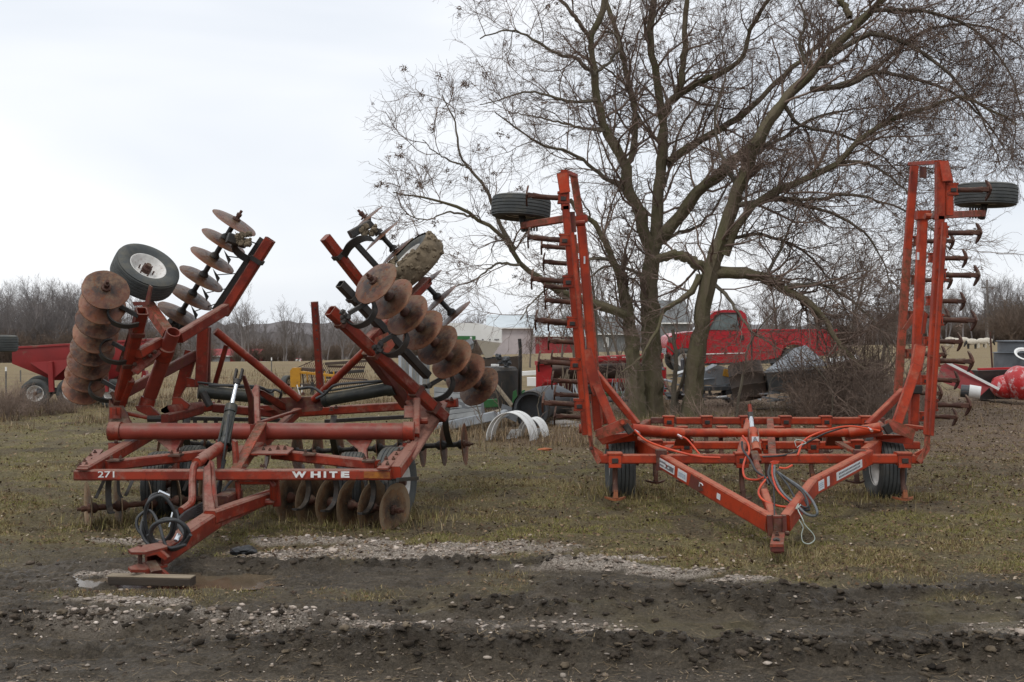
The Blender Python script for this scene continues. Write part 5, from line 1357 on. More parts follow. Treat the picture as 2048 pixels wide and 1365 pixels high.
def grow(PTS, RAD, M, L0, L1, spread=(30, 65), K=5, tmin=0.15, up=0.1, wander=0.25, rk=0.5, rmin=0.002, g=None, tmax=1.0, tip=0.35):
    """M children on each parent; returns (PTS, RAD)"""
    g = g or rng
    N_, Kp = RAD.shape
    tt = g.uniform(tmin, tmax, (N_, M)) * (Kp - 1); i0 = np.minimum(tt.astype(int), Kp - 2); f = (tt - i0)[..., None]
    r = np.arange(N_)[:, None]
    p0 = PTS[r, i0]; p1 = PTS[r, i0 + 1]; start = p0 * (1 - f) + p1 * f
    d = p1 - p0; d /= np.linalg.norm(d, axis=2, keepdims=True) + 1e-9
    pr = RAD[r, i0] * (1 - f[..., 0]) + RAD[r, i0 + 1] * f[..., 0]
    start = start.reshape(-1, 3); d = d.reshape(-1, 3); pr = pr.reshape(-1); tfrac = (tt / (Kp - 1)).reshape(-1)
    q = g.normal(size=d.shape); q -= d * (q * d).sum(1, keepdims=True); q /= np.linalg.norm(q, axis=1, keepdims=True) + 1e-9
    an = np.radians(g.uniform(spread[0], spread[1], len(d)))[:, None]
    dr = d * np.cos(an) + q * np.sin(an); dr[:, 2] += up; dr /= np.linalg.norm(dr, axis=1, keepdims=True)
    L = g.uniform(L0, L1, len(d)) * (1.15 - 0.5 * tfrac)
    out = np.zeros((len(d), K, 3)); out[:, 0] = start; st = (L / (K - 1))[:, None]
    for k in range(1, K):
        out[:, k] = out[:, k-1] + dr * st
        dr = dr + g.normal(0, wander, dr.shape); dr[:, 2] += up * 0.5; dr /= np.linalg.norm(dr, axis=1, keepdims=True)
    r0 = np.maximum(pr * rk, rmin)
    RD = r0[:, None] * np.linspace(1, tip, K)[None]
    return out, np.maximum(RD, rmin * 0.6)
def limb_arr(pts, r0, r1, K=24, rough=0.0):
    s = spline(pts, 8); s = np.array([tuple(p) for p in s])
    L = np.concatenate([[0], np.cumsum(np.linalg.norm(np.diff(s, axis=0), axis=1))])
    t = np.linspace(0, L[-1], K)
    out = np.stack([np.interp(t, L, s[:, i]) for i in range(3)], -1)
    if rough: out[1:-1] += rng.normal(0, rough, out[1:-1].shape)
    return out, r0 + (r1 - r0) * np.linspace(0, 1, K) ** 0.85, L[-1]
def px(pts, D):
    """pixel polyline -> world, D a number or (start, end)"""
    if not isinstance(D, tuple): D = (D, D)
    n = len(pts)
    return [P(x, y, D[0] + (D[1] - D[0]) * i / (n - 1)) for i, (x, y) in enumerate(pts)]
def limb_obj(root, nm, arr, rad, m, n=12):
    # bark ridges: radius wobble per ring
    V, F = tubes(arr[None], rad[None], n)
    V = V.reshape(len(rad), n, 3); c = arr[:, None]
    w = 1 + 0.12 * np.sin(np.arange(n) * 2.4 + 1)[None] * np.ones((len(rad), 1)) + rng.normal(0, 0.07, (len(rad), n)) + rng.normal(0, 0.04, (len(rad), 1))
    V = c + (V - c) * w[..., None]
    return build(nm, V.reshape(-1, 3), [tuple(f) for f in F.tolist()] , m, root, 60)

def big_tree(root, trunks, limbs, dens, seedclusters, dr_bias, far=False):
    """trunks and limbs: (pixel points, depth, r0, r1[, density])"""
    lv1 = []
    for pts, D, r0, r1 in trunks:
        w = px(pts, D); w[0] = Vector((w[0].x, w[0].y, ground_z(w[0].x, w[0].y) - 0.15))
        arr, rad, L = limb_arr(w, r0, r1, 30, 0.012); rad[:3] *= [1.45, 1.22, 1.08]
        limb_obj(root, 'trunk', arr, rad, MOSS, 16)
        lv1.append((arr, rad, L, 0.6))
    for it in limbs:
        pts, D, r0, r1 = it[:4]; k = it[4] if len(it) > 4 else 1.0
        arr, rad, L = limb_arr(px(pts, D), r0, r1, 24, 0.012)
        limb_obj(root, 'limb', arr, rad, MOSS if r0 > 0.06 else BARK, 10 if r0 > 0.05 else 7)
        lv1.append((arr, rad, L, k))
    W2P, W2R, W3P, W3R, W4P, W4R, W5P, W5R = ([] for _ in range(8))
    for arr, rad, L, k in lv1:
        m2 = max(3, int(L * 3.4 * k * dens * (0.75 if k == 0.8 else 1)))
        tm = 0.45 if k == 0.6 else 0.10
        ls = 0.55 if k == 0.8 else 1.0
        a, b = grow(arr[None], rad[None], m2, 0.7 * ls, 2.2 * ls, (28, 75), 7, tm, 0.12, 0.20, 0.42, 0.010)
        b = np.minimum(b, 0.028 * np.linspace(1, 0.35, 7)[None] + 0.004)
        W2P.append(a); W2R.append(b)
    P2, R2 = np.concatenate(W2P), np.concatenate(W2R)
    P3, R3 = grow(P2, R2, 7, 0.45, 1.35, (25, 60), 6, 0.15, 0.05, 0.26, 0.55, 0.0065)
    P4, R4 = grow(P3, R3, 5, 0.22, 0.7, (22, 60), 5, 0.12, -0.10, 0.28, 0.6, 0.0040)
    n4 = len(P4); sel = rng.random(n4) < 0.6
    P5, R5 = grow(P4[sel], R4[sel], 2, 0.1, 0.36, (20, 60), 4, 0.2, 0.0, 0.22, 0.7, 0.0028)
    Vs = []; Fs = []; o = 0
    for A, Bd, n in ((P2, R2, 5), (P3, R3, 3), (P4, R4, 3), (P5, R5, 3)):
        V, F = tubes(A, Bd, n); Vs.append(V); Fs.append(F + o); o += len(V)
    V = np.concatenate(Vs) - np.array(root.location); F = np.concatenate(Fs)
    ob = fastmesh('twigs', V, F, TWIG); ob.parent = root; ob['kind'] = 'stuff'
    print('tree', root.name, 'quads', len(F), len(P2), len(P3), len(P4), len(P5))
    # spiky bunches of dead leaves and galls caught on the twigs
    ends = P4[:, -1]; pick = ends[rng.choice(len(ends), seedclusters, replace=False)]
    n = len(pick) * 26
    c = np.repeat(pick, 26, 0); s = np.repeat(rng.uniform(0.03, 0.10, len(pick)), 26)[:, None]
    c = c + rng.normal(0, 0.4, (n, 3)) * s
    d = rng.normal(size=(n, 3)); d /= np.linalg.norm(d, axis=1, keepdims=True); e = np.cross(d, rng.normal(size=(n, 3))); e /= np.linalg.norm(e, axis=1, keepdims=True)
    V = np.stack([c - e * s * 0.14, c + e * s * 0.14, c + d * s * 0.9], 1).reshape(-1, 3) - np.array(root.location)
    o2 = fastmesh('dead_leaf_bunches', V, np.arange(3 * n).reshape(n, 3), TWIG); o2.parent = root; o2['kind'] = 'stuff'
    return ob

TA = thing('bare_tree', (3.1, 26.8, 0), 'bare twin trunked tree with mossy bark, behind the left half of the orange cultivator', 'tree')
big_tree(TA,
  [([(1278, 836), (1270, 760), (1263, 676), (1251, 600), (1240, 545)], (26.6, 26.4), 0.22, 0.11),
   ([(1306, 836), (1304, 740), (1301, 660), (1299, 573), (1306, 494)], (26.9, 26.8), 0.25, 0.17)],
  [([(1306, 500), (1286, 465), (1282, 430), (1255, 380), (1251, 331), (1210, 258), (1193, 190), (1190, 147), (1184, 79), (1207, 18), (1216, -60)], (26.8, 26.0), 0.17, 0.05),
   ([(1184, 82), (1150, 35), (1115, -10), (1090, -60)], (26.2, 25.8), 0.06, 0.03),
   ([(1250, 331), (1266, 305), (1269, 220), (1252, 147), (1237, 73), (1216, 15), (1200, -60)], (26.6, 27.4), 0.08, 0.04),
   ([(1190, 150), (1150, 118), (1115, 108), (1040, 66), (1005, 62), (960, 78)], (26.2, 25.2), 0.055, 0.012),
   ([(1190, 148), (1225, 118), (1240, 88), (1230, 70), (1200, 62)], (26.2, 26.4), 0.045, 0.02),
   ([(1193, 200), (1140, 203), (1060, 184), (1000, 200), (960, 210)], (26.2, 25.4), 0.045, 0.010),
   ([(1210, 262), (1160, 255), (1110, 243), (1060, 232), (1020, 225)], (26.2, 27.5), 0.045, 0.01),
   ([(1255, 385), (1200, 350), (1150, 310), (1085, 290), (1050, 270), (1010, 240), (990, 225)], (26.6, 24.8), 0.06, 0.012),
   ([(1251, 600), (1225, 518), (1191, 450), (1160, 427), (1140, 400)], (26.4, 25.8), 0.10, 0.05),
   ([(1313, 498), (1314, 399), (1322, 340), (1325, 293), (1325, 234), (1310, 146), (1301, 73), (1307, 0), (1310, -60)], (26.8, 27.2), 0.15, 0.06),
   ([(1325, 240), (1340, 200), (1357, 188), (1369, 102), (1369, 58), (1380, -40)], (27.0, 26.4), 0.10, 0.05),
   ([(1357, 188), (1400, 165), (1442, 146), (1486, 117), (1500, 60), (1530, 10), (1560, -40)], (26.8, 25.8), 0.07, 0.035),
   ([(1318, 482), (1361, 430), (1397, 383), (1440, 350), (1462, 325), (1500, 295), (1536, 249)], (26.8, 25.9), 0.15, 0.09),
   ([(1339, 325), (1398, 281), (1448, 255), (1507, 211), (1565, 152), (1624, 103), (1665, 62), (1710, 40)], (26.9, 27.6), 0.10, 0.03),
   ([(1260, 640), (1247, 629), (1180, 605), (1125, 585), (1091, 563), (1045, 532), (1023, 495), (1001, 471), (955, 437), (912, 415), (848, 397), (786, 385)], (26.4, 24.0), 0.12, 0.012, 0.8),
   ([(1029, 498), (998, 443), (968, 372), (937, 335), (918, 301), (906, 234), (884, 190)], (25.2, 24.4), 0.055, 0.010, 0.8),
   ([(1040, 530), (990, 530), (950, 560), (900, 575)], (25.2, 25.4), 0.035, 0.01),
   ([(937, 335), (900, 322), (870, 305), (845, 280)], (24.6, 24.2), 0.025, 0.008),
   ([(955, 437), (900, 425), (850, 440), (800, 425)], (24.8, 24.0), 0.03, 0.008),
   ([(1225, 520), (1180, 520), (1120, 560), (1070, 600), (1040, 640)], (26.3, 25.0), 0.045, 0.01),
   ([(1300, 570), (1260, 540), (1210, 535), (1170, 570), (1150, 620)], (26.9, 27.6), 0.05, 0.01),
   ([(1314, 420), (1340, 330), (1360, 260), (1400, 200), (1420, 140)], (26.8, 27.8), 0.05, 0.015),
   ([(1306, 500), (1350, 470), (1400, 450), (1440, 400), (1470, 330)], (27.0, 28.4), 0.05, 0.015),
   ([(1325, 293), (1280, 240), (1260, 180), (1200, 130), (1140, 100)], (27.0, 28.0), 0.05, 0.012)],
  0.95, 460, 0)
TB = thing('bare_tree', (4.2, 26.0, 0), 'bare spreading tree with a single leaning mossy trunk, in front of the red pickup truck', 'tree')
big_tree(TB,
  [([(1385, 836), (1389, 770), (1393, 716), (1405, 630), (1417, 557), (1433, 510), (1457, 439), (1476, 379), (1500, 325), (1508, 290)], (26.2, 25.2), 0.215, 0.125)],
  [([(1508, 292), (1565, 205), (1624, 146), (1682, 82), (1741, 23), (1775, -10), (1820, -60)], (25.2, 24.4), 0.125, 0.06),
   ([(1449, 510), (1488, 431), (1536, 391), (1594, 366), (1682, 322), (1712, 284), (1785, 240), (1858, 214), (1917, 193), (1975, 217), (2034, 249)], (25.6, 23.4), 0.11, 0.02, 1.15),
   ([(1427, 545), (1476, 546), (1528, 557), (1567, 577), (1635, 621), (1680, 690), (1730, 740)], (25.8, 24.6), 0.14, 0.04, 1.1),
   ([(1420, 540), (1362, 512), (1330, 514), (1312, 520)], (25.9, 26.4), 0.12, 0.10, 0.5),
   ([(1400, 552), (1377, 589), (1330, 621), (1310, 668), (1282, 712), (1239, 751)], (25.8, 24.8), 0.075, 0.012, 0.8),
   ([(1700, 35), (1690, 15), (1677, -5), (1670, -50)], (24.9, 25.2), 0.07, 0.05),
   ([(1665, 110), (1740, 70), (1820, 90), (1900, 150), (1960, 230), (2000, 330)], (24.9, 23.6), 0.06, 0.010, 1.2),
   ([(1620, 180), (1700, 170), (1741, 146), (1800, 152), (1887, 176), (1960, 230), (2010, 300)], (25.1, 24.2), 0.06, 0.010, 1.2),
   ([(1665, 176), (1740, 146), (1820, 80), (1900, 50), (1990, 60), (2060, 110)], (25.0, 24.6), 0.055, 0.010, 1.2),
   ([(1741, 23), (1800, 20), (1880, 30), (1960, 70), (2020, 150), (2050, 250)], (24.6, 23.8), 0.05, 0.010, 1.2),
   ([(1476, 411), (1560, 400), (1640, 420), (1710, 450), (1760, 510), (1790, 590)], (25.4, 24.2), 0.055, 0.010, 1.3),
   ([(1536, 391), (1620, 400), (1690, 390), (1750, 400), (1830, 430), (1900, 500)], (25.2, 23.8), 0.05, 0.010, 1.0),
   ([(1450, 480), (1520, 470), (1600, 500), (1660, 560), (1700, 640)], (25.5, 26.5), 0.05, 0.012, 1.3),
   ([(1565, 205), (1600, 250), (1680, 270), (1760, 310), (1830, 380)], (25.1, 26.0), 0.05, 0.010, 1.2),
   ([(1508, 292), (1560, 280), (1620, 240), (1700, 220), (1780, 210)], (25.2, 26.2), 0.05, 0.012, 1.2),
   ([(1476, 380), (1440, 300), (1430, 230), (1450, 150), (1440, 60)], (25.5, 26.2), 0.05, 0.012),
   ([(1624, 146), (1600, 90), (1610, 40), (1590, -30)], (25.0, 25.6), 0.05, 0.015),
   ([(1682, 322), (1740, 330), (1800, 370), (1850, 430)], (24.8, 24.0), 0.04, 0.010, 1.1),
   ([(1528, 557), (1560, 500), (1590, 430), (1600, 380)], (25.4, 25.8), 0.045, 0.012),
   ([(1567, 577), (1640, 570), (1700, 600), (1760, 660), (1790, 740)], (25.3, 24.2), 0.05, 0.010, 1.2),
   ([(1420, 560), (1460, 600), (1500, 660), (1560, 700)], (25.8, 24.9), 0.05, 0.012, 1.0)],
  1.5, 520, 0)
# long weeping twigs on the right
g_ = np.random.default_rng(5); st = []; rd = []
for k in range(60):
    x = g_.uniform(1900, 2060); y = g_.uniform(-10, 240); D = g_.uniform(22.8, 24.5); p = np.array(P(x, y, D)); pts = [p]; d = np.array([g_.normal(0, .3), g_.normal(0, .3), -1.0])
    L_ = g_.uniform(0.5, 2.1)
    for i in range(7):
        p = p + d / np.linalg.norm(d) * L_ / 7; d = d + g_.normal(0, 0.22, 3); pts.append(p)
    st.append(pts); rd.append(np.linspace(0.006, 0.003, 8))
P2, R2 = np.array(st), np.array(rd); P3, R3 = grow(P2, R2, 6, 0.15, 0.6, (20, 55), 5, 0.1, -0.1, 0.25, 0.7, 0.0032, g=g_)
V1, F1_ = tubes(P2, R2, 3); V2, F2_ = tubes(P3, R3, 3)
ob = fastmesh('hanging_twigs', np.concatenate([V1, V2]) - np.array(TB.location), np.concatenate([F1_, F2_ + len(V1)]), TWIG); ob.parent = TB; ob['kind'] = 'stuff'

# ---- small trees, saplings and thickets: prototypes, then copies
def bare_proto(seed, Ht=10.0, spread=0.36, m=TWIGF, trunks=1, m2=16, tw=0.012, fine=True):
    g = np.random.default_rng(seed); Vs = []; Fs = []; o = 0
    P1 = []; R1 = []
    for k in range(trunks):
        K = 9; p = np.array([g.normal(0, 0.03 * Ht * (trunks > 1)), g.normal(0, 0.03 * Ht * (trunks > 1)), -0.2]); d = np.array([g.normal(0, .08 + .12 * (trunks > 1)), g.normal(0, .08 + .12 * (trunks > 1)), 1.0]); pts = [p]
        for i in range(K - 1):
            p = p + d / np.linalg.norm(d) * Ht * 0.82 / (K - 1); d = d + g.normal(0, 0.09, 3) * [1, 1, 0.2]; pts.append(p)
        P1.append(pts); R1.append(np.linspace(Ht * 0.016, Ht * 0.003, K))
    P1, R1 = np.array(P1), np.array(R1)
    P2, R2 = grow(P1, R1, m2, Ht * 0.22, Ht * spread * 1.35, (25, 55), 6, 0.22, 0.22, 0.12, 0.5, tw, g=g)
    P3, R3 = grow(P2, R2, 7, Ht * 0.08, Ht * 0.20, (22, 50), 5, 0.2, 0.15, 0.15, 0.5, tw * 0.8, g=g)
    L = [(P1, R1, 6), (P2, R2, 4), (P3, R3, 3)]
    if fine:
        P4, R4 = grow(P3, R3, 5, Ht * 0.03, Ht * 0.09, (20, 55), 4, 0.2, 0.1, 0.15, 0.7, tw * 0.7, g=g); L.append((P4, R4, 3))
    for A, Bd, n in L:
        V, F = tubes(A, Bd, n); Vs.append(V); Fs.append(F + o); o += len(V)
    ob = fastmesh('tmp', np.concatenate(Vs), np.concatenate(Fs), m); me = ob.data; bpy.data.objects.remove(ob); me.name = 'bare_tree'; return me
FT = [bare_proto(s, 10, sp, trunks=tr, m2=mm) for s, sp, tr, mm in ((1, .34, 1, 18), (2, .30, 1, 20), (3, .38, 2, 12), (4, .32, 1, 16), (5, .36, 3, 9), (6, .28, 2, 11))]
def shrub_proto(seed, m, n=26, Ht=1.6, tw=0.0085):
    g = np.random.default_rng(seed); K = 7; A = []; Rr = []
    for k in range(n):
        p = np.array([g.normal(0, .25), g.normal(0, .25), -0.05]); d = np.array([g.normal(0, .45), g.normal(0, .45), 1.0]); pts = [p]; L_ = Ht * g.uniform(0.6, 1.1)
        for i in range(K - 1):
            p = p + d / np.linalg.norm(d) * L_ / (K - 1); d = d + g.normal(0, 0.2, 3); pts.append(p)
        A.append(pts); Rr.append(np.linspace(tw * 1.8, tw * 0.7, K))
    P2, R2 = np.array(A), np.array(Rr); P3, R3 = grow(P2, R2, 6, .25, .8, (25, 70), 6, .2, 0.0, .30, .6, tw * .6, g=g)
    P4, R4 = grow(P3, R3, 3, .10, .40, (25, 65), 4, .2, 0.0, .28, .7, tw * .5, g=g)
    Vs = []; Fs = []; o = 0
    for a, b in ((P2, R2), (P3, R3), (P4, R4)):
        V, F = tubes(a, b, 3); Vs.append(V); Fs.append(F + o); o += len(V)
    ob = fastmesh('tmp', np.concatenate(Vs), np.concatenate(Fs), m); me = ob.data; bpy.data.objects.remove(ob); me.name = 'bare_shrub'; return me
BRUSH = mat('brush_twig', (0.27, 0.195, 0.15), (0.16, 0.115, 0.088), 0.9, scale=1, bump=0, rand=0.3)
SH = [shrub_proto(11, BRUSH), shrub_proto(12, BRUSH), shrub_proto(13, BRUSH)]
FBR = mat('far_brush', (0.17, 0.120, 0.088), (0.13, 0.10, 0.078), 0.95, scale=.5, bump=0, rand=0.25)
SHF = [shrub_proto(14, FBR, 60, 2.4, 0.012), shrub_proto(15, FBR, 60, 2.0, 0.012)]
def put(me, nm, x, D, sc, label, cat, group, zs=1.0, z=None):
    o = bpy.data.objects.new(nm, me); C.objects.link(o)
    X = (x - CX) * D / FOC
    o.location = (X, D, (ground_z(X, D) if z is None else z) - 0.05)
    o.scale = (sc, sc, sc * zs); o.rotation_euler = (0, 0, random.uniform(0, 6.28))
    tag(o, label, cat, group); return o
random.seed(11)
# left wood: dense rows
for k in range(130):
    x = random.uniform(-120, 300); D = random.choice([165, 172, 180, 190, 200]) + random.uniform(-4, 4)
    hp_ = 1.10 - 0.0006 * abs(x - 40) + random.uniform(-.3, .26)
    put(random.choice(FT), 'bare_tree', x, D, hp_ * (D / 180), 'bare grey tree in the dense wood beyond the field at the far left', 'tree', 'bare trees of the dense wood at the far left')
for k in range(80):
    put(random.choice(SHF), 'bare_shrub', random.uniform(-80, 330), random.uniform(158, 166), random.uniform(1.4, 2.3), 'bare brown undergrowth shrub along the front of the far left wood', 'shrub', 'undergrowth shrubs along the far left wood')
# middle row, thinner, sky shows between
for k in range(44):
    x = random.uniform(300, 965); D = random.uniform(185, 235)
    put(random.choice(FT), 'bare_tree', x, D, random.uniform(0.55, 0.98) * D / 200, 'slender bare tree in the thin row behind the middle of the dry field', 'tree', 'slender bare trees behind the middle of the field')
for x, D, s in ((392, 150, .5), (492, 150, .98), (500, 155, .8), (570, 155, .82), (640, 160, .8), (690, 165, .88), (655, 150, .6), (860, 150, .72), (930, 160, .62), (884, 170, .9)):
    put(random.choice(FT), 'bare_tree', x, D, s, 'taller bare tree standing out of the thin row behind the dry field', 'tree', 'taller bare trees behind the middle of the field')
for k in range(60):
    put(random.choice(SHF), 'bare_shrub', random.uniform(300, 960), random.uniform(168, 200), random.uniform(0.8, 1.7), 'low bare brown shrub at the back edge of the dry field', 'shrub', 'low shrubs at the back edge of the dry field')
# behind the big trees and on the right
for k in range(46):
    x = random.uniform(1080, 1860); D = random.uniform(150, 210)
    put(random.choice(FT), 'bare_tree', x, D, random.uniform(0.6, 0.9) * D / 190, 'bare tree in the far row seen through the branches behind the pickup', 'tree', 'bare trees in the far row behind the pickup')
for k in range(26):
    x = random.uniform(1860, 2130); D = random.uniform(205, 260)
    put(random.choice(FT), 'bare_tree', x, D, random.uniform(1.05, 1.35) * D / 230, 'tall bare tree in the row beyond the sheep pasture', 'tree', 'tall bare trees beyond the sheep pasture')
for k in range(60):
    put(random.choice(SHF), 'bare_shrub', random.uniform(1690, 2140), random.uniform(228, 250), random.uniform(1.6, 2.6), 'reddish brown brush along the far side of the country road', 'shrub', 'brush along the far side of the country road')
for k in range(26):
    put(random.choice(SHF), 'bare_shrub', random.uniform(2010, 2110), random.uniform(196, 215), random.uniform(2.4, 3.6), 'dense dark shrub at the right edge, behind the grey tank', 'shrub', 'dense dark shrubs at the right edge')
# nearer thin trees behind the twin trunks
MT = [bare_proto(s, 7, .3, m=mat('mid_twig', (0.15, 0.125, 0.10), (0.10, 0.085, 0.07), 0.95, scale=.6, bump=0), tw=0.006, m2=14) for s in (31, 32)]
for x, D, s in ((1200, 48, .95), (1218, 52, .8), (1153, 50, .85), (1240, 46, .7), (1120, 55, .6), (1620, 44, .8), (1690, 46, .9), (1760, 43, .8), (1060, 60, .5), (1560, 42, .7)):
    put(random.choice(MT), 'young_bare_tree', x, D, s, 'young thin bare tree standing behind the junk', 'tree', 'young bare trees behind the junk')
# brush thicket behind the cultivator
def thicket(n, x0, x1, d0, d1, s0, s1, label, group):
    for k in range(n):
        put(random.choice(SH), 'brush_bush', random.uniform(x0, x1), random.uniform(d0, d1), random.uniform(s0, s1), label, 'bush', group)
thicket(11, 1520, 1860, 23.5, 29, .5, 0.95, 'tangled leafless bush between the tree and the right wing of the cultivator', 'tangled bushes right of the tree')
thicket(6, 1640, 1810, 25, 30, 0.9, 1.5, 'tall tangled leafless bush under the drooping branches', 'tall tangled bushes under the drooping branches')
thicket(3, 1140, 1210, 24, 27, .25, .45, 'small leafless bush among the junk left of the trunks', 'small bushes among the junk')
thicket(2, 1420, 1480, 24.5, 27, .4, .6, 'small leafless bush at the foot of the leaning tree', 'small bushes at the foot of the leaning tree')
thicket(7, -10, 60, 26.0, 28.5, .38, .62, 'small bare bush in the dead grass beside the red gravity wagon', 'small bushes beside the gravity wagon')
thicket(5, 60, 160, 27, 29, .25, .45, 'dry weed clump in front of the wagon wheels', 'dry weed clumps by the wagon wheels')
# thin saplings and leaning dead sticks
def sapling(pts, D, r0, r1, label, group, m=BARK, br=5):
    w = px(pts, D); w[0].z = ground_z(w[0].x, w[0].y) - 0.05
    arr, rad, L = limb_arr(w, r0, r1, 14, 0.006)
    root = thing('sapling', w[0], label, 'sapling', group)
    limb_obj(root, 'stem', arr, rad, m, 7)
    a, b = grow(arr[None], rad[None], br, L * .15, L * .4, (25, 60), 6, .25, .1, .15, .6, .004)
    V, F = tubes(a, b, 4)
    a2, b2 = grow(a, b, 4, L * .06, L * .18, (25, 60), 4, .2, .05, .2, .6, .003); V2, F2 = tubes(a2, b2, 3)
    o = fastmesh('branches', np.concatenate([V, V2]) - np.array(root.location), np.concatenate([F, F2 + len(V)]), TWIG); o.parent = root; o['kind'] = 'stuff'
sapling([(1470, 802), (1482, 770), (1492, 730), (1494, 700), (1520, 655), (1560, 610)], 25, .035, .012, 'pale crooked sapling right of the leaning trunk, in front of the brown barrel', None)
sapling([(1345, 834), (1347, 780), (1352, 720), (1345, 660)], 26, .07, .04, 'dark straight young stem between the two big trees', None)
sapling([(1366, 832), (1352, 802), (1362, 770), (1375, 720), (1385, 690)], 26.3, .05, .03, 'dark crooked stem left of the leaning trunk', None)
sapling([(1548, 830), (1538, 775), (1550, 752), (1570, 745)], 24.5, .012, .006, 'thin pale sapling in front of the grey sheet metal', None)
sapling([(968, 878), (962, 840), (948, 800), (938, 775)], 22.5, .02, .008, 'thin pale weed stalk in front of the corrugated panels', None)
sapling([(1008, 840), (995, 800), (983, 760)], 23, .018, .01, 'pale stick leaning beside the black barrel', None)
sapling([(1085, 850), (1075, 810), (1090, 780), (1100, 770)], 23, .016, .006, 'thin sapling in front of the black pipe', None)
sapling([(1248, 826), (1250, 790), (1255, 740)], 25.5, .022, .012, 'straight thin stem left of the twin trunks', None)
sapling([(1660, 838), (1665, 790), (1640, 745), (1600, 700)], 24.5, .02, .01, 'thin bent sapling among the tangled bushes', None)
# ------------------------------------------------------------------ distant wood, haze put into its colour
def strip_mass(nm, x0, x1, D, h0, h1, seed, label, col):
    n = 160; V = []; F = []; us = np.linspace(x0, x1, n)
    hh = fbm(us, us * 0, 40, 5, seed, .6)
    for j, dD in enumerate((0, 2, 14, 40)):
        for i in range(n):
            X = (us[i] - CX) * D / FOC; top = h0 + (h1 - h0) * hh[i] + ((EYE - ground_z(X, D)) if D > 400 else 0)
            zz = ground_z(X, D) + (0, top * .75, top, top * .6)[j] + (0 if j == 0 else float(hashn(np.array([i]), np.array([j]), seed)[0]) * top * .15)
            V.append((X, D + dD, zz - (1 if j == 0 else 0)))
    for j in range(3):
        for i in range(n - 1): F.append((j*n + i, j*n + i + 1, (j+1)*n + i + 1, (j+1)*n + i))
    o = build(nm, V, F, col); o['kind'] = 'stuff'; o['label'] = label; o['category'] = 'wood'
DW = mat('distant_wood', (0.19, 0.175, 0.175), (0.14, 0.128, 0.128), 1.0, scale=0.12, bump=1.0, fine=0.8)  # wood colour lightened and greyed to carry the haze of distance
strip_mass('distant_wood', -400, 2600, 430, -0.6, 1.4, 4, 'far grey wood along the horizon', DW)
strip_mass('distant_wood', -250, 330, 212, 1.5, 7.0, 9, 'grey brown mass of the dense wood behind its front trees at the far left', DW)
strip_mass('distant_wood', 1850, 2300, 268, 4.0, 8.0, 19, 'grey mass of the wood behind the trees beyond the sheep pasture', DW)

# far row of trees, too small to tell apart, as one mass
g_ = np.random.default_rng(77); Vs = []; Fs = []; o_ = 0
K = 5; n_ = 260
xs_ = np.sort(g_.uniform(250, 2000, n_)); Ds_ = g_.uniform(380, 425, n_); hs_ = g_.uniform(11, 17, n_)
P1 = np.zeros((n_, K, 3))
for i in range(n_):
    X_ = (xs_[i] - CX) * Ds_[i] / FOC; z_ = ground_z(X_, Ds_[i]); lean_ = g_.normal(0, .05, 2)
    for k in range(K): P1[i, k] = (X_ + lean_[0] * k * hs_[i] * .2, Ds_[i] + lean_[1] * k, z_ - .3 + hs_[i] * .82 * k / (K - 1))
R1 = np.linspace(.16, .05, K)[None] * np.ones((n_, 1))
P2, R2 = grow(P1, R1, 12, 2.0, 4.8, (22, 50), 4, .25, .25, .1, .5, .05, g=g_)
P3, R3 = grow(P2, R2, 5, .8, 2.2, (22, 50), 3, .2, .2, .1, .7, .045, g=g_)
for A_, B_ in ((P1, R1), (P2, R2), (P3, R3)):
    V, F = tubes(A_, B_, 3); Vs.append(V); Fs.append(F + o_); o_ += len(V)
fw = fastmesh('far_treeline', np.concatenate(Vs), np.concatenate(Fs), TWIGF); fw['kind'] = 'stuff'; fw['label'] = 'hazy line of tiny bare trees along the horizon'; fw['category'] = 'wood'

# ------------------------------------------------------------------ background things
WRED = mat('wagon_red', (0.28, 0.022, 0.022), (0.21, 0.018, 0.018), 0.5, rust=.15, scale=1.5, dirt=.2)
BRED = mat('barn_red', (0.33, 0.035, 0.04), (0.27, 0.03, 0.034), 0.7, scale=.6)
TRED = mat('truck_red', (0.46, 0.008, 0.018), (0.38, 0.008, 0.015), 0.25, scale=1, bump=0, spec=.6)
WHITEM = mat('white_metal', (0.84, 0.84, 0.82), (0.74, 0.74, 0.71), 0.5, rust=.05, scale=1.2)
GREYM = mat('galvanised', (0.34, 0.36, 0.38), (0.25, 0.265, 0.28), 0.5, metal=.3, rust=.1, scale=2)
GREYW = mat('weathered_grey_board', (0.20, 0.205, 0.20), (0.13, 0.133, 0.13), 0.7, rust=.12, rustcol=(.15, .13, .11), scale=3)
DGREY = mat('dark_grey_metal', (0.075, 0.08, 0.085), (0.05, 0.052, 0.055), 0.55, rust=.25, scale=2.5)
ROOFM = mat('pale_metal_roof', (0.55, 0.60, 0.62), (0.47, 0.52, 0.54), 0.45, scale=.5)
PINKM = mat('faded_pinkish_wall', (0.50, 0.45, 0.45), (0.42, 0.38, 0.385), 0.6, scale=.7)
SHING = mat('grey_shingle', (0.17, 0.18, 0.18), (0.13, 0.135, 0.135), 0.85, scale=1)
GLASS = mat('dark_window_glass', (0.03, 0.036, 0.04), (0.05, 0.058, 0.06), 0.08, scale=2, bump=0)
GLASSP = mat('truck_glass', (0.07, 0.095, 0.09), (0.12, 0.15, 0.145), 0.05, scale=3, bump=0, spec=.8)
YEL = mat('rake_yellow', (0.55, 0.27, 0.012), (0.43, 0.20, 0.012), 0.5, rust=.45, rustcol=(.09, .045, .025), scale=3)
GREEN_ = mat('implement_green', (0.035, 0.16, 0.045), (0.03, 0.12, 0.035), 0.5, rust=.2, scale=3)
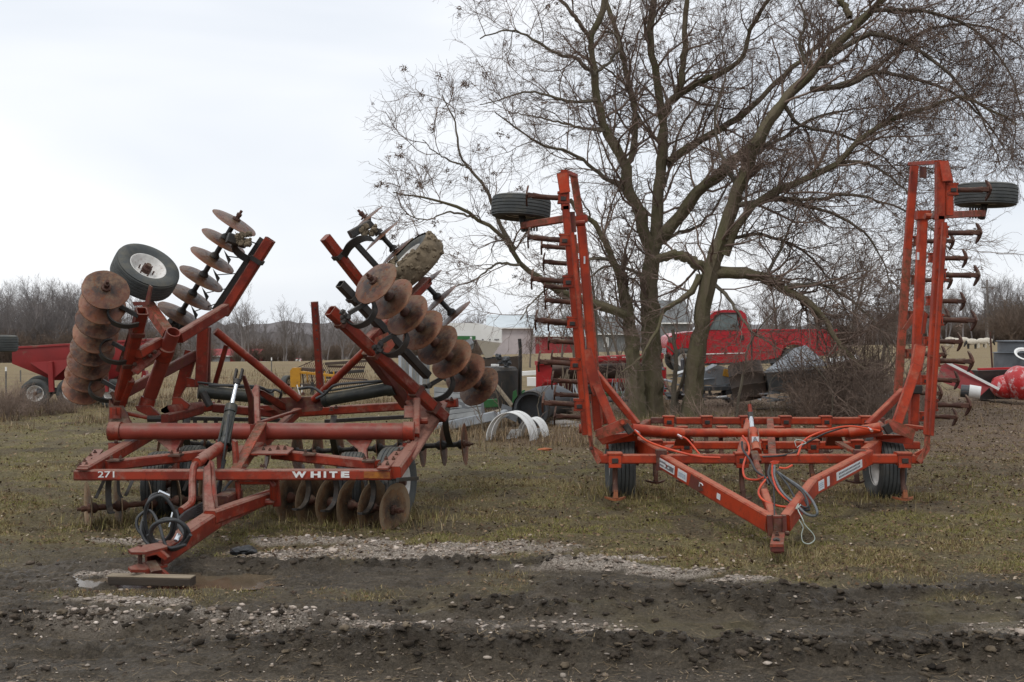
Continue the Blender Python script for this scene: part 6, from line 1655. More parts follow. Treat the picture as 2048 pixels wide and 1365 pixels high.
BROWNM = mat('brown_rusty_sheet', (0.085, 0.055, 0.038), (0.055, 0.04, 0.03), 0.7, rust=.3, scale=2)
WOOD = mat('weathered_wood', (0.30, 0.24, 0.165), (0.2, 0.16, 0.11), 0.85, scale=6, bump=.5, stretch=(.3, 3, 3))
DWOOD = mat('wet_wood', (0.05, 0.034, 0.022), (0.03, 0.021, 0.014), 0.6, scale=6, bump=.5, stretch=(.3, 3, 3))

# wooden block under the harrow hitch
wb = thing('wood_block', P(300, 1160, 9.5), 'weathered squared timber under the hitch of the disc harrow, lying in the puddle', 'wood block')
a, b = P(222, 1150, 9.52), P(386, 1149, 9.45)
a.z = b.z = 0.012
G().bar(a, b, 0.125, 0.066, c=0.006).go('timber', DWOOD, wb)
G().bar(a + Vector((-.02, 0.0, .0375)), b + Vector((0, 0, .0375)), 0.12, 0.008, c=0.002).go('pale_top_board', WOOD, wb)
# black rag-like lump
g = G()
for k in range(9): g.blob(P(488 + random.uniform(-14, 18), 1101 + random.uniform(-4, 3), 10.35 + random.uniform(-.1, .1)), random.uniform(.03, .06), .3, 1, (1.3, 1, .6))
tag(g.go('plastic_scrap', mat('black_plastic', (0.012, 0.013, 0.014), (0.02, 0.02, 0.02), .4, scale=9), None), 'crumpled black scrap on the gravel in front of the harrow', 'scrap')
g = G(); g.blob(P(1090, 899, 19.8), .1, .25, 1, (1.3, .6, .25)); tag(g.go('fallen_orange_leaf', mat('orange_leaf', (.42, .13, .05), None, .8), None), 'orange leaf like scrap on the grass between the two machines', 'leaf')
g = G().bar(P(1948, 973, 15.2), P(1985, 975, 15.0), .05, .02); tag(g.go('wood_chip', WOOD, None), 'pale split piece of wood on the grass at the far right', 'wood chip')

# third implement at the left edge: only its lifted tyre shows
ei = thing('folded_implement', P(-60, 800, 18.5), 'dark tyre held level in the air at the left edge of the yard', 'implement')
wheel(ei, P(-12, 687, 18.5), Vector((0.02, 0, 1)), .98)
B(ei, 'tyre_arm', P(-70, 700, 18.5), P(-12, 696, 18.5), .07, .08, ORANGEW)
e0 = P(-70, 800, 18.5); e0.z = ground_z(e0.x, 18.5); B(ei, 'wing_bar', e0, P(-78, 560, 18.5), .12, .12, ORANGE)

# gravity wagon
D = 30.0
wg = thing('gravity_wagon', P(155, 820, D), 'dark red gravity wagon with sloped sides and white rims, behind the folded left wing', 'wagon')
def quadbox(front, depth):
    """front: px polygon at D, pushed back"""
    return G().prism([P(x, y, D) for x, y in front], (0, depth, 0))
top = [P(24, 697, D), P(291, 681, D), P(291, 681, D) + Vector((0, 2.2, 0)), P(24, 697, D) + Vector((0, 2.2, 0))]
mid = [v + Vector((0, 0, -.40)) for v in top]
bot = [P(98, 762, D) + Vector((0, .3, 0)), P(215, 762, D) + Vector((0, .3, 0)), P(215, 762, D) + Vector((0, 1.7, 0)), P(98, 762, D) + Vector((0, 1.7, 0))]
g = G(); V = top + mid + bot
F = [(0, 1, 5, 4), (1, 2, 6, 5), (2, 3, 7, 6), (3, 0, 4, 7), (4, 5, 9, 8), (5, 6, 10, 9), (6, 7, 11, 10), (7, 4, 8, 11), (8, 9, 10, 11)]
g.add(V, F); g.go('hopper', WRED, wg)
g = G()
for i in range(4): g.bar(top[i] + Vector((0, 0, .01)), top[(i+1) % 4] + Vector((0, 0, .01)), .06, .06)
g.go('hopper_rim', WRED, wg)
g = G().prism([P(59, 726, D - .03), P(152, 718, D - .03), P(108, 757, D - .03)], (0, .03, 0)); g.go('hopper_panel', WRED, wg)
B(wg, 'support_leg', P(101, 724, D - .08), P(104, 784, D - .05), .13, .1, WRED)
B(wg, 'support_leg', P(212, 722, D - .08), P(212, 784, D - .05), .13, .1, WRED)
B(wg, 'chassis', P(60, 782, D + .6), P(260, 782, D + .6), .3, .16, DGREY)
B(wg, 'chassis', P(78, 782, D - .1), P(78, 782, D + 2.0), .12, .12, DGREY)
for x, dd in ((71, 0), (143, 0.2), (225, 0.1), (80, 1.9), (235, 1.9)):
    c = P(x, 800, D + dd); c.z = ground_z(c.x, c.y) + .38; wheel(wg, c, Vector((0.25, -1, 0)), 1.02)
g = G()
for x in (140, 178, 250, 272): g.bar(P(x, 696 + (x - 24) * -.04, D - .03), P(x, 722, D - .03), .05, .06)
g.go('hopper_rib', WRED, wg)
# hay rake
D = 36.0
hr = thing('hay_rake', P(650, 790, D), 'old yellow and rusty hay rake with rows of tines, behind the harrow', 'hay rake')
plate(hr, 'end_panel', [P(581, 775, D), P(580, 742, D), P(585, 736, D), P(600, 736, D), P(600, 774, D)], .25, YEL, (0, 1, 0))
c = P(574, 768, D + .3); c.z = ground_z(c.x, c.y) + .3; wheel(hr, c, Vector((1, -.3, 0)), .8)
for (x0, y0, x1, y1, dd, m_, th) in ((600, 745, 668, 752, 0, YEL, .08), (600, 738, 650, 742, .5, BROWNM, .1), (650, 728, 734, 722, .9, BROWNM, .09), (660, 747, 728, 742, .5, BLACK, .1), (655, 733, 730, 735, 1.2, BROWNM, .07), (600, 770, 668, 772, 0, BROWNM, .08), (650, 756, 735, 760, 0.3, BROWNM, .05), (585, 740, 640, 716, 1.0, BROWNM, .03)):
    B(hr, 'rake_bar', P(x0, y0, D + dd), P(x1, y1, D + dd), th, th, m_)
for k, x in enumerate(range(604, 668, 9)): B(hr, 'frame_strap', P(x, 740 + (k % 2) * 3, D + .2), P(x + 4, 774, D + .2), .04, .03, YEL if k % 2 else BROWNM)
g = G()
for row, (x0, x1, y, dd) in enumerate(((612, 735, 726, 1.0), (612, 735, 742, .6), (615, 735, 760, .2))):
    x = x0
    while x < x1:
        g.bar(P(x, y, D + dd), P(x - 7, y + 15, D + dd - .1), .02, .02); x += 4
g.go('rake_tines', RUST, hr, kind='stuff')
B(hr, 'jack_leg', P(625, 765, D - .3), P(624, 790, D - .3), .1, .1, BLACK)
for x, x2 in ((594, 600), (604, 604)): B(hr, 'support_rod', P(x, 770, D - .2), P(x2, 792, D - .2), .03, .03, WHITEM)

# white spreader box
D = 42.0
ws = thing('fertilizer_spreader', P(940, 745, D), 'white fertilizer spreader hopper with a green stripe, behind the right wing of the harrow', 'spreader')
def pr(nm, root, pts, D, depth, m): return G().prism([P(x, y, D) for x, y in pts], (0, depth, 0)).go(nm, m, root)
pr('hopper', ws, [(868, 648), (880, 646), (953, 646.5), (978, 652), (1003, 656), (1003, 686), (952, 680), (868, 678)], D, 2.2, WHITEM)
G().add([P(953, 680.5, D + .01), P(1002, 686.5, D + .01), P(1002, 686.5, D + 2.1), P(953, 680.5, D + 2.1), P(971, 717, D + .5), P(984, 715, D + .5), P(984, 715, D + 1.6), P(971, 717, D + 1.6)],
        [(0, 1, 5, 4), (1, 2, 6, 5), (2, 3, 7, 6), (3, 0, 4, 7), (4, 5, 6, 7)]).go('hopper_slope', WHITEM, ws)
pr('hopper_slope', ws, [(868, 684), (950, 684), (946, 698), (935, 704), (880, 706)], D + .3, 1.5, GREYM)
G().bar(P(868, 675.5, D - .02), P(951, 676, D - .02), .01, .13).go('green_stripe', GREEN_, ws)
G().bar(P(940, 676, D - .03), P(944, 676, D - .03), .008, .08).go('white_mark', WHITEM, ws)
g = G()
for x in (964, 978): g.bar(P(x, 679.5, D - .02), P(x + 3, 680, D - .02), .01, .04)
for k in range(5): g.bar(P(989 + k * 1.9, 679.5, D - .02), P(990 + k * 1.9, 679.8, D - .02), .01, .05)
g.go('faded_print', DKINK, ws)
B(ws, 'chassis', P(880, 722, D + 1), P(1010, 724, D + 1), .9, .2, DGREY)
B(ws, 'cover_bow', P(935, 680, D - .3), P(940, 690, D - .3), .3, .2, GREYM)
for x in (905, 985):
    c = P(x, 740, D + 1); c.z = ground_z(c.x, c.y) + .5; wheel(ws, c, Vector((0.05, -1, 0)), 1.35)
B(ws, 'frame_leg', P(975, 715, D + 1), P(975, 740, D + 1), .4, .4, DGREY)

# buildings ------------------------------------------------------------------
def barn(nm, x0, x1, yb, ye, D, depth, roofh, wall, roof, label, cat, windows=(), rx=(0, 0), ribs=0):
    a = P(x0, yb, D); b = P(x1, yb, D); e = P(x0, ye, D).z; zb = min(ground_z(a.x, D), ground_z(b.x, D)) - .3
    r = thing(nm, (a.x, D, zb), label, cat)
    G().prism([(a.x, D, zb), (b.x, D, zb), (b.x, D, e), (a.x, D, e)], (0, depth, 0)).go('wall', wall, r)
    # gable ends and two roof slopes
    for X in (a.x + .02, b.x - .14): G().prism([(X, D + .02, e), (X, D + depth - .02, e), (X, D + depth / 2, e + roofh)], (.12, 0, 0)).go('gable', wall, r)
    ov = .4
    for s in (0, 1):
        y0 = D - ov if s == 0 else D + depth + ov; ze = e - .08
        pts = [(a.x - .3 + rx[0], y0, ze), (b.x + .3 + rx[1], y0, ze), (b.x + .3 + rx[1], D + depth / 2, e + roofh + .12), (a.x - .3 + rx[0], D + depth / 2, e + roofh + .12)]
        G().prism(pts if s == 0 else pts[::-1], (0, 0, .12)).go('roof', roof, r)
    if ribs:
        k = 0; X = a.x + .3
        g = G()
        while X < b.x - .2: g.bar((X, D - .015, zb), (X, D - .015, e - .05), .05, .03); X += ribs
        g.go('wall_ribs', wall, r)
    G().bar((a.x - .3, D - ov - .05, e - .05), (b.x + .3, D - ov - .05, e - .05), .05, .14).go('fascia', WHITEM, r)
    for (wx0, wx1, wy0, wy1) in windows:
        f = G(); p0, p1 = P(wx0, wy1, D - .04), P(wx1, wy0, D - .04); t = .12
        f.bar((p0.x, D - .04, p0.z), (p1.x, D - .04, p0.z), .08, t); f.bar((p0.x, D - .04, p1.z), (p1.x, D - .04, p1.z), .08, t)
        for X in (p0.x, (p0.x + p1.x) / 2, p1.x): f.bar((X, D - .05, p0.z), (X, D - .05, p1.z), t, .08)
        o = f.go('window', WHITEM, r)
        G().bar((p0.x, D - .01, (p0.z + p1.z) / 2), (p1.x, D - .01, (p0.z + p1.z) / 2), .04, p1.z - p0.z).go('pane', GLASS, o)
    return r
barn('pale_metal_shed', 976, 1071, 712, 656, 150, 12, 1.5, PINKM, ROOFM, 'faded pinkish metal shed with a pale roof, right of the white spreader', 'shed', ribs=.9)
barn('red_barn', 1072, 1166, 707, 672, 146, 9, 1.2, BRED, ROOFM, 'low red barn with a pale metal roof and a white framed window', 'barn', windows=((1106, 1121, 677, 685),), ribs=.6)
barn('grey_house', 1182, 1262, 702, 668, 140, 9, 1.9, GREYW, SHING, 'grey house with a dark shingle roof seen left of the twin trunks', 'house', windows=((1209, 1216, 676, 694),))
barn('grey_house', 1325, 1378, 700, 646, 120, 9, 2.2, GREYW, SHING, 'grey walled building with a dark roof seen between the tree trunks and the pickup', 'house', windows=())
hs = barn('red_shed', 392, 512, 735, 712, 185, 8, .8, BRED, BRED, 'long low red shed with a grey sliding door across the dry field', 'shed')
G().bar(P(421, 723, 184.9), P(460, 723, 184.9), .1, 1.55).go('sliding_door', GREYM, hs)
hb = thing('hay_bale_shelter', P(540, 733, 186), 'low pale metal trough like shelter right of the far red shed', 'shelter')
B(hb, 'panel', P(514, 727, 184), P(545, 727, 184), .9, .6, WHITEM); B(hb, 'leg', P(517, 728, 184), P(517, 735, 184), .12, .12, GREYM); B(hb, 'leg', P(542, 728, 184), P(542, 735, 184), .12, .12, GREYM)
# far car
cz = 250
fc = thing('parked_car', P(586, 728, cz), 'small red and white vehicle parked far off, just above the yellow rake', 'car')
pr('body', fc, [(570, 727), (570, 723), (578, 720), (584, 717), (598, 717), (602, 721), (602, 727)], cz, 1.8, TRED)
pr('bonnet', fc, [(569, 727.5), (569.5, 722.5), (577, 720), (573, 727.5)], cz - .05, 1.9, WHITEM)
pr('windscreen', fc, [(590, 723), (590, 718.5), (600, 718.5), (602, 723)], cz - .05, 1.9, WHITEM)
for x in (575, 597): G().tube([P(x, 727.5, cz - .1), P(x, 727.5, cz + .1)], .34, 14).go('wheel', RUBBER, fc)

# pickup truck (long bed), nose to the left -------------------------------------
TD = 38.6
tx = lambda x, y, D=TD: P(x, y, D)
gt = ground_z(P(1500, 700, TD).x, TD)
pk = thing('pickup_truck', (P(1500, 700, TD).x, TD, gt), 'bright red regular cab pickup truck facing left behind the leaning tree', 'pickup truck')
DEP = 1.95
body = [(1336, 708), (1333, 690), (1338, 674), (1350, 668), (1392, 663), (1497, 664), (1504, 660), (1674, 660), (1676, 672), (1676, 700), (1660, 712), (1618, 712)]
arch2 = [(1588 + 27 * math.cos(a), 713 - 24 * math.sin(a)) for a in np.linspace(0.25, math.pi - 0.25, 9)]
lower = [(1555, 716), (1500, 725), (1402, 727)]
arch1 = [(1369 + 27 * math.cos(a), 721 - 25 * math.sin(a)) for a in np.linspace(0.15, math.pi - 0.4, 9)]
pr('body', pk, body + arch2 + lower + arch1, TD, DEP, TRED)
cab = [(1400, 664), (1414, 640), (1428, 624), (1446, 620), (1482, 621), (1491, 628), (1500, 664)]
pr('cab', pk, cab, TD + .08, DEP - .16, TRED)
pr('side_window', pk, [(1418, 660), (1432, 636), (1442, 629), (1474, 629), (1479, 658), (1479, 661)], TD + .05, .04, GLASSP)
pr('windscreen', pk, [(1398, 664), (1412, 640), (1424, 626), (1428, 626), (1416, 642), (1403, 664)], TD + .14, DEP - .28, mat('windscreen_glass', (.35, .4, .42), (.5, .54, .55), .05, bump=0))
g = G()
for x0, y0, x1, y1 in ((1416, 662, 1432, 634), (1432, 634, 1442, 627), (1442, 627, 1476, 627), (1476, 627, 1482, 661)): g.bar(P(x0, y0, TD + .04), P(x1, y1, TD + .04), .03, .05)
g.go('window_trim', BLACK, pk)
g = G()
for x, y0, y1 in ((1503.5, 663, 726), (1411, 664, 724)): g.bar(P(x, y0, TD - .004), P(x, y1, TD - .004), .05, .012)
g.go('door_gap', BLACK, pk)
B(pk, 'door_handle', P(1484, 671, TD - .02), P(1484, 681, TD - .02), .13, .05, BLACK)
B(pk, 'side_moulding', P(1412, 708.5, TD - .02), P(1490, 706.5, TD - .02), .02, .03, WHITEM)
B(pk, 'bed_rail', P(1506, 660.5, TD + .04), P(1674, 660.5, TD + .04), .12, .06, TRED)
B(pk, 'body_crease', P(1506, 703, TD - .01), P(1552, 701, TD - .01), .04, .05, TRED)
G().tube([P(1588 + 29 * math.cos(a), 711 - 26 * math.sin(a), TD + .05) for a in np.linspace(0.0, math.pi, 12)], .07, 8).go('fender_flare', TRED, pk)
B(pk, 'sill', P(1400, 727, TD + .1), P(1555, 722, TD + .1), .1, .16, DGREY)
B(pk, 'mirror', P(1404, 654, TD - .25), P(1404, 666, TD - .25), .14, .12, BLACK)
B(pk, 'bumper', P(1328, 703, TD + .1), P(1328, 703, TD + DEP - .1), .15, .22, CHROME)
B(pk, 'tail_light', P(1674, 680, TD + .06), P(1674, 692, TD + .06), .1, .1, mat('tail_light_red', (.3, .01, .01)))
g = G()
for xa_, ya_, xb_, yb_ in ((1655, 667.5, 1657, 670.5), (1659, 668, 1663, 670), (1664, 669, 1668, 671.5)): g.bar(P(xa_, ya_, TD - .012), P(xb_, yb_, TD - .012), .01, .03)
g.go('bed_marking', WHITEM, pk)
for x, y in ((1369, 722), (1588, 716)):
    for dd in (.14, DEP - .14):
        c = P(x, y, TD); c.y = TD + dd; c.z = gt + .43; wheel(pk, c, Vector((0, -1, 0)), 1.13)
B(pk, 'headlight', P(1336, 680, TD - .005), P(1345, 680, TD - .005), .04, .16, GLASSP)

# utility pole, fence posts, mailbox ------------------------------------------------
UP = mat('pole_wood', (0.24, 0.21, 0.19), (0.18, 0.16, 0.14), .9, scale=2)
pz = P(1977, 683, 213); pl = thing('utility_pole', (pz.x, 213, ground_z(pz.x, 213)), 'grey wooden utility pole beyond the sheep pasture', 'utility pole')
G().tube([(pz.x, 213, ground_z(pz.x, 213) - .2), P(1974, 560, 213)], [.30, .2], 8).go('pole', UP, pl)
B(pl, 'crossarm', P(1962, 576, 212.9), P(1986, 575, 212.9), .2, .2, UP)
POSTM = mat('steel_post', (.16, .15, .13), (.10, .09, .08), .7, rust=.3, scale=4)
def post(x, yt, D, label, r=.028, lean=0, m=POSTM, cap=True):
    X = (x - CX) * D / FOC; z0 = ground_z(X, D); zt = P(x, yt, D).z
    t_ = thing('fence_post', (X, D, z0), label, 'fence post', 'steel fence posts across the dry field')
    G().bar((X, D, z0 - .1), (X + lean, D, zt), r * 1.5, r * 1.5).go('shaft', m, t_)
    if cap: G().bar((X + lean, D, zt - .12), (X + lean, D, zt + .01), r * 1.7, r * 1.7).go('white_tip', WHITEM, t_)
post(12, 735, 36, 'steel fence post with a white tip at the far left, left of the wagon')
post(41, 741, 44, 'steel fence post seen just under the left end of the wagon hopper', cap=False)
post(543, 716, 52, 'white tipped steel fence post left of the yellow rake')
post(750, 733, 52, 'steel fence post standing right of the yellow rake', cap=False)
post(1988, 664, 36, 'rusty bent fence post in front of the sheep pasture', .03, -.12, RUST, False)
post(1250, 740, 44, 'weathered fence post left of the twin trunks', cap=False)
mb = thing('round_feeder', P(2027, 680, 215), 'small pale box on two legs by the far road, right of the utility pole', 'mailbox')
B(mb, 'box', P(2021, 671, 214), P(2033, 671, 214), .5, .35, GREYW)
for x in (2024, 2031): B(mb, 'leg', P(x, 672, 214), P(x, 681, 214), .15, .15, UP)
rb_ = thing('red_marker', P(287, 765, 34), 'small red can shaped marker standing in the dead grass behind the left wing', 'marker')
plate(rb_, 'can', [P(281, 765, 34), P(284, 742, 34), P(291, 742, 34), P(295, 765, 34)], .25, WRED, (0, 1, 0)); B(rb_, 'cap', P(287.5, 742, 34.1), P(287.5, 737, 34.1), .05, .05, BLACK)
G().bar(P(286, 755, 33.99), P(290, 755, 33.99), .004, .1).go('label', WHITEM, rb_)

# sheep -------------------------------------------------------------------------
WOOL = mat('wool', (.62, .57, .48), (.5, .45, .37), .95, scale=9, bump=1, fine=20)
FACE = mat('sheep_face', (.03, .028, .026), None, .8)
def sheep(x, y, D, hd, label, white=True):
    X = (x - CX) * D / FOC; z0 = ground_z(X, D)
    r = thing('sheep', (X, D, z0), label, 'sheep', 'sheep grazing in the far pasture')
    V, F = ICO[2]; pts = []
    for v in V:
        p = Vector((v.x * .58, v.y * .28, v.z * .32)); n = 1 + .05 * math.sin(v.x * 19 + v.z * 13) + .04 * math.sin(v.y * 23)
        pts.append(Vector((X, D, z0 + .68)) + p * n)
    G().add(pts, F).go('body', WOOL, r, 60)
    G().tube([(X + hd * .45, D, z0 + .72), (X + hd * .66, D, z0 + .5), (X + hd * .78, D, z0 + .2)], [.17, .12, .06], 8).go('head', FACE if not white else WOOL, r, 60)
    for s in (-1, 1): G().blob((X + hd * .66, D + s * .13, z0 + .46), .05, .1, 1, (1, 1.6, .6)).go('ear', FACE, r)
    for sx in (-.36, .34):
        for sy in (-.14, .14): G().tube([(X + sx, D + sy, z0 + .5), (X + sx, D + sy, z0)], [.07, .045], 6).go('leg', FACE if not white else WOOL, r)
for a in ((1912, 702, 118, -1, 'white sheep at the left end of the grazing group', True), (1928, 700, 128, 1, 'sheep grazing second from the left in the far group', True),
          (1944, 704, 112, -1, 'black faced sheep turned away in the gap of the group', False), (1964, 703, 116, 1, 'white sheep grazing just left of the rusty post', True),
          (1900, 700, 132, 1, 'sheep half hidden behind the right wing of the cultivator', True), (1975, 704, 122, 1, 'sheep standing close behind the rusty post', False)): sheep(*a)

# junk ---------------------------------------------------------------------------
# tilted wall of grey boards
jb = thing('board_wall', P(930, 860, 24), 'tilted section of grey metal siding lying behind the right end of the harrow', 'siding')
p00, p10, p11, p01 = P(868, 858, 24), P(970, 836, 23.5), P(962, 782, 24.6), P(868, 772, 25)
nb = 7
for i in range(nb):
    t0, t1 = i / nb, (i + .8) / nb
    a, b, c_, d_ = p00.lerp(p01, t0), p10.lerp(p11, t0), p10.lerp(p11, t1), p00.lerp(p01, t1)
    G().prism([a, b, c_, d_], (0, .03, .012 * (i % 2))).go('siding_board', GREYW, jb)
B(jb, 'bottom_rail', P(868, 858, 23.9), P(992, 832, 23.4), .16, .2, GREYM)
B(jb, 'end_post', P(968, 838, 23.5), P(961, 780, 24.6), .06, .06, DGREY)
G().prism([p + Vector((0, .08, -.03)) for p in (p00, p10, p11, p01)], (0, .05, 0)).go('backing', DGREY, jb)
# second grey panel group behind the wing
jb2 = thing('corrugated_panel', P(850, 800, 27), 'upright grey corrugated panel standing behind the right wing of the harrow', 'panel')
for i in range(9): G().bar(P(800 + i * 7, 800, 27), P(800 + i * 7, 712, 27.2), .075, .03).go('panel_strip', GREYW if i % 3 else GREYM, jb2)
jr = thing('rusty_sheet_box', P(1002, 800, 30), 'tall rusty brown steel box open at the top, right of the white spreader', 'steel box')
pr('sheet', jr, [(962, 720), (1040, 712), (1043, 790), (962, 800)], 30.8, .05, BROWNM); pr('side_sheet', jr, [(1036, 713), (1041, 712), (1044, 795), (1038, 795)], 29.6, 1.2, BROWNM)
bb = thing('black_tank', P(1000, 800, 29), 'black plastic tank in front of the rusty brown steel box', 'tank')
q_ = P(1000, 768, 29.2); zt, zb = P(0, 735, 29).z, ground_z(q_.x, 29)
G().lathe((q_.x, 29.2, zb), (0, 0, 1), [(.40, 0), (.46, .04), (.46, (zt - zb) - .08), (.40, zt - zb), (.1, zt - zb + .02), (.001, zt - zb + .02)], 24).go('barrel', BLACK, bb)
B(bb, 'lid_scrap', P(982, 731, 28.9), P(998, 731, 28.9), .1, .06, WHITEM)
g = G()
for k in range(16): g.blob(P(1004 + random.uniform(-14, 14), 726 + random.uniform(-14, 8), 28.9), random.uniform(.03, .09), .4)
g.go('scrap_parts', DGREY, bb)
G().tube([P(1040, 790, 29.3), P(1041, 700, 29.3), P(1039, 678, 29.3)], .045, 8).go('thin_post', BLACK, bb)
pw = thing('wooden_pole', P(1020, 812, 27), 'weathered wooden pole leaning down from the black tank', 'pole'); B(pw, 'pole', P(988, 766, 27.5), P(1025, 813, 26.8), .08, .08, WOOD)
gp = thing('green_implement', P(1030, 810, 28), 'green implement frame half hidden in weeds right of the black tank', 'implement')
B(gp, 'frame_bar', P(968, 808, 28), P(996, 806, 28), .12, .2, GREEN_)
plate(gp, 'plate', [P(1024, 808, 28), P(1026, 784, 28), P(1033, 780, 28), P(1036, 808, 28)], .1, GREEN_, (0, 1, 0)); plate(gp, 'plate', [P(1042, 806, 28), P(1044, 782, 28), P(1050, 780, 28), P(1052, 806, 28)], .1, GREEN_, (0, 1, 0))
B(gp, 'frame_bar', P(1130, 792, 29), P(1325, 785, 29.5), .14, .10, GREEN_); B(gp, 'frame_bar', P(1060, 806, 28), P(1160, 804, 28.5), .1, .1, GREEN_); B(gp, 'frame_bar', P(1130, 806, 29), P(1300, 800, 29.5), .1, .05, DGREY)
g = G()
for k in range(26):
    x = random.uniform(1105, 1325); g.bar(P(x, 800, 28.6), P(x + random.uniform(-12, 12), 765 + random.uniform(-8, 12), 28.8), .025, .015)
g.go('frame_rods', GREYM, gp, kind='stuff')
# black pipe
pp = thing('culvert_pipe', P(1090, 835, 25), 'fat black and grey plastic pipe with its dark mouth facing left', 'pipe')
G().tube([P(1062, 819, 24.3), P(1082, 806, 25.2), P(1110, 800, 26.2), P(1130, 806, 27.2)], [.38, .36, .34, .30], 22, hollow=True).go('pipe_body', DGREY, pp)
G().tube([P(1060, 820, 24.25), P(1065, 817, 24.45)], .395, 22, cap=False).go('pipe_collar', BLACK, pp)
wt = thing('scrap_pile', P(1020, 832, 24.5), 'flat scraps of wood and metal lying between the siding and the black pipe', 'scrap')
B(wt, 'plank', P(972, 830, 24.5), P(1010, 820, 24.8), .2, .06, WOOD); B(wt, 'metal_channel', P(990, 836, 24), P(1012, 826, 24.2), .14, .14, GREYM)
plate(wt, 'dark_sheet', [P(1000, 830, 24.3), P(1004, 808, 24.6), P(1040, 822, 24.4), P(1032, 845, 24.1)], .04, DGREY, (0, 1, 0))
# white bands
def band(cx, base, D, w_, h_, rot, wd, label, extra):
    t_ = thing('metal_band', P(cx, base, D), label, 'metal band', 'bent white metal bands in the dead grass')
    c0 = P(cx, base, D); s = D / FOC
    for k in (0, 1):
        pts = []; o = k * wd
        for i in range(15):
            a = math.pi * i / 14
            pts.append(c0 + Vector((-math.cos(a) * w_ * s * 1.0 + o * .35, -0.1 + o, math.sin(a) * h_ * s)))
        flatspring(t_, pts, wd * .92, .012, WHITEM, 'strip', axis=(.35, 1, 0))
    if extra:
        plate(t_, 'inner_sheet', [P(cx - 12, base, D + .1), P(cx + 2, base - 22, D + .2), P(cx + 22, base - 24, D + .3), P(cx + 14, base, D + .2)], .02, WHITEM, (0, 1, 0))
band(1020, 882, 21.6, 44, 58, 0, .25, 'larger bent white metal band standing as an arch in the dead grass', True)
band(1062, 880, 22.1, 26, 44, 0, .22, 'smaller bent white metal band behind the right side of the larger one', True)
# red combine header
D = 33.0
ch = thing('combine_header', P(1200, 800, D), 'old red combine header full of dead stalks, left of and behind the twin trunks', 'combine header')
HRED = mat('header_red', (.42, .014, .016), (.34, .014, .015), .5, rust=.15, scale=2)
pr('end_sheet', ch, [(1072, 732), (1078, 725), (1106, 722), (1100, 770), (1098, 790), (1072, 790)], D, .1, HRED)
B(ch, 'top_beam', P(1072, 727, D), P(1165, 720, D + .3), .3, .12, HRED); B(ch, 'top_beam', P(1165, 720, D + .3), P(1325, 712, D + .6), .3, .16, HRED)
pr('back_sheet', ch, [(1100, 722), (1325, 712), (1325, 785), (1100, 786)], D + 1.1, .06, mat('dark_header_red', (.12, .015, .015), (.08, .015, .014), .7, rust=.5, scale=2))
B(ch, 'cutter_beam', P(1088, 764, D - .1), P(1325, 760, D + .2), .2, .1, HRED)
plate(ch, 'divider', [P(1078, 775, D - .4), P(1090, 764, D - .4), P(1110, 762, D - .2), P(1110, 772, D - .2), P(1090, 790, D - .4)], .1, HRED, (0, 1, 0))
G().tube([P(1100, 745, D + .6), P(1325, 740, D + .8)], .22, 14).go('auger', BROWNM, ch)
g = G()
for k in range(44):
    x = random.uniform(1102, 1320); g.bar(P(x, 785, D - .3), P(x + random.uniform(-14, 14), 722 + random.uniform(0, 36), D - .1), .016, .012)
g.go('dead_stalks', mat('dry_stalk', (.26, .21, .15), (.17, .13, .09), .9), ch, kind='stuff')
g = G()
for xa_, xb_ in ((1222, 1225.5), (1227, 1229), (1230, 1232.5), (1245, 1247.5), (1249, 1252)): g.bar(P(xa_, 715, D + .12), P(xb_, 715, D + .12), .008, .03)
g.go('header_marking', WHITEM, ch)
B(ch, 'side_box', P(1323, 735, D + .3), P(1323, 790, D + .3), .25, .3, HRED)
wp = thing('white_sheet_scrap', P(1050, 765, 40), 'white panels lying on the dry field left of the red header', 'scrap')
B(wp, 'panel', P(1040, 748, 40), P(1072, 746, 40), .1, .16, WHITEM); B(wp, 'panel', P(1054, 764, 38), P(1072, 764, 38), .1, .3, WHITEM)
# behind the trees: car hood, scrap strips, brown barrel, sheets
D = 30.5
hd_ = thing('car_body_scrap', P(1430, 800, D), 'crumpled grey car body scrap beneath the front of the pickup', 'car scrap')
pr('hood', hd_, [(1405, 770), (1412, 742), (1435, 730), (1470, 742), (1476, 762), (1450, 772)], D, .8, GREYM)
B(hd_, 'bumper', P(1380, 778, D - .3), P(1480, 776, D - .2), .2, .12, DGREY); B(hd_, 'headlamp', P(1447, 745, D - .1), P(1462, 748, D - .1), .1, .2, YEL)
pr('front_sheet', hd_, [(1366, 720), (1400, 706), (1408, 740), (1398, 790), (1370, 795)], D + .5, .5, DGREY)
g = G()
for k in range(40):
    x, y = random.uniform(1320, 1500), random.uniform(735, 800); g.bar(P(x, y, D + random.uniform(0, .8)), P(x + random.uniform(-45, 45), y + random.uniform(-7, 7), D + random.uniform(-.2, .8)), random.uniform(.04, .2), random.uniform(.01, .05))
g.go('scrap_strips', GREYM, hd_, kind='stuff')
g = G()
for k in range(36):
    x, y = random.uniform(1320, 1530), random.uniform(740, 802); g.bar(P(x, y, D + random.uniform(0.3, 1.0)), P(x + random.uniform(-35, 35), y + random.uniform(-12, 12), D + random.uniform(0.2, 1.0)), random.uniform(.08, .3), random.uniform(.02, .12))
g.go('dark_scrap', DGREY, hd_, kind='stuff')
random.seed(23)
for k in range(12):
    x, y = random.uniform(1330, 1520), random.uniform(745, 798); a_ = random.uniform(-8, 8)
    plate(hd_, 'crumpled_sheet', [P(x, y, D - .2), P(x + random.uniform(14, 34), y + a_, D - .1), P(x + random.uniform(12, 30), y - random.uniform(5, 13), D + .2), P(x + 4, y - random.uniform(4, 11), D + .2)], .015, WHITEM if k % 3 == 0 else GREYM, (0, 1, .4))
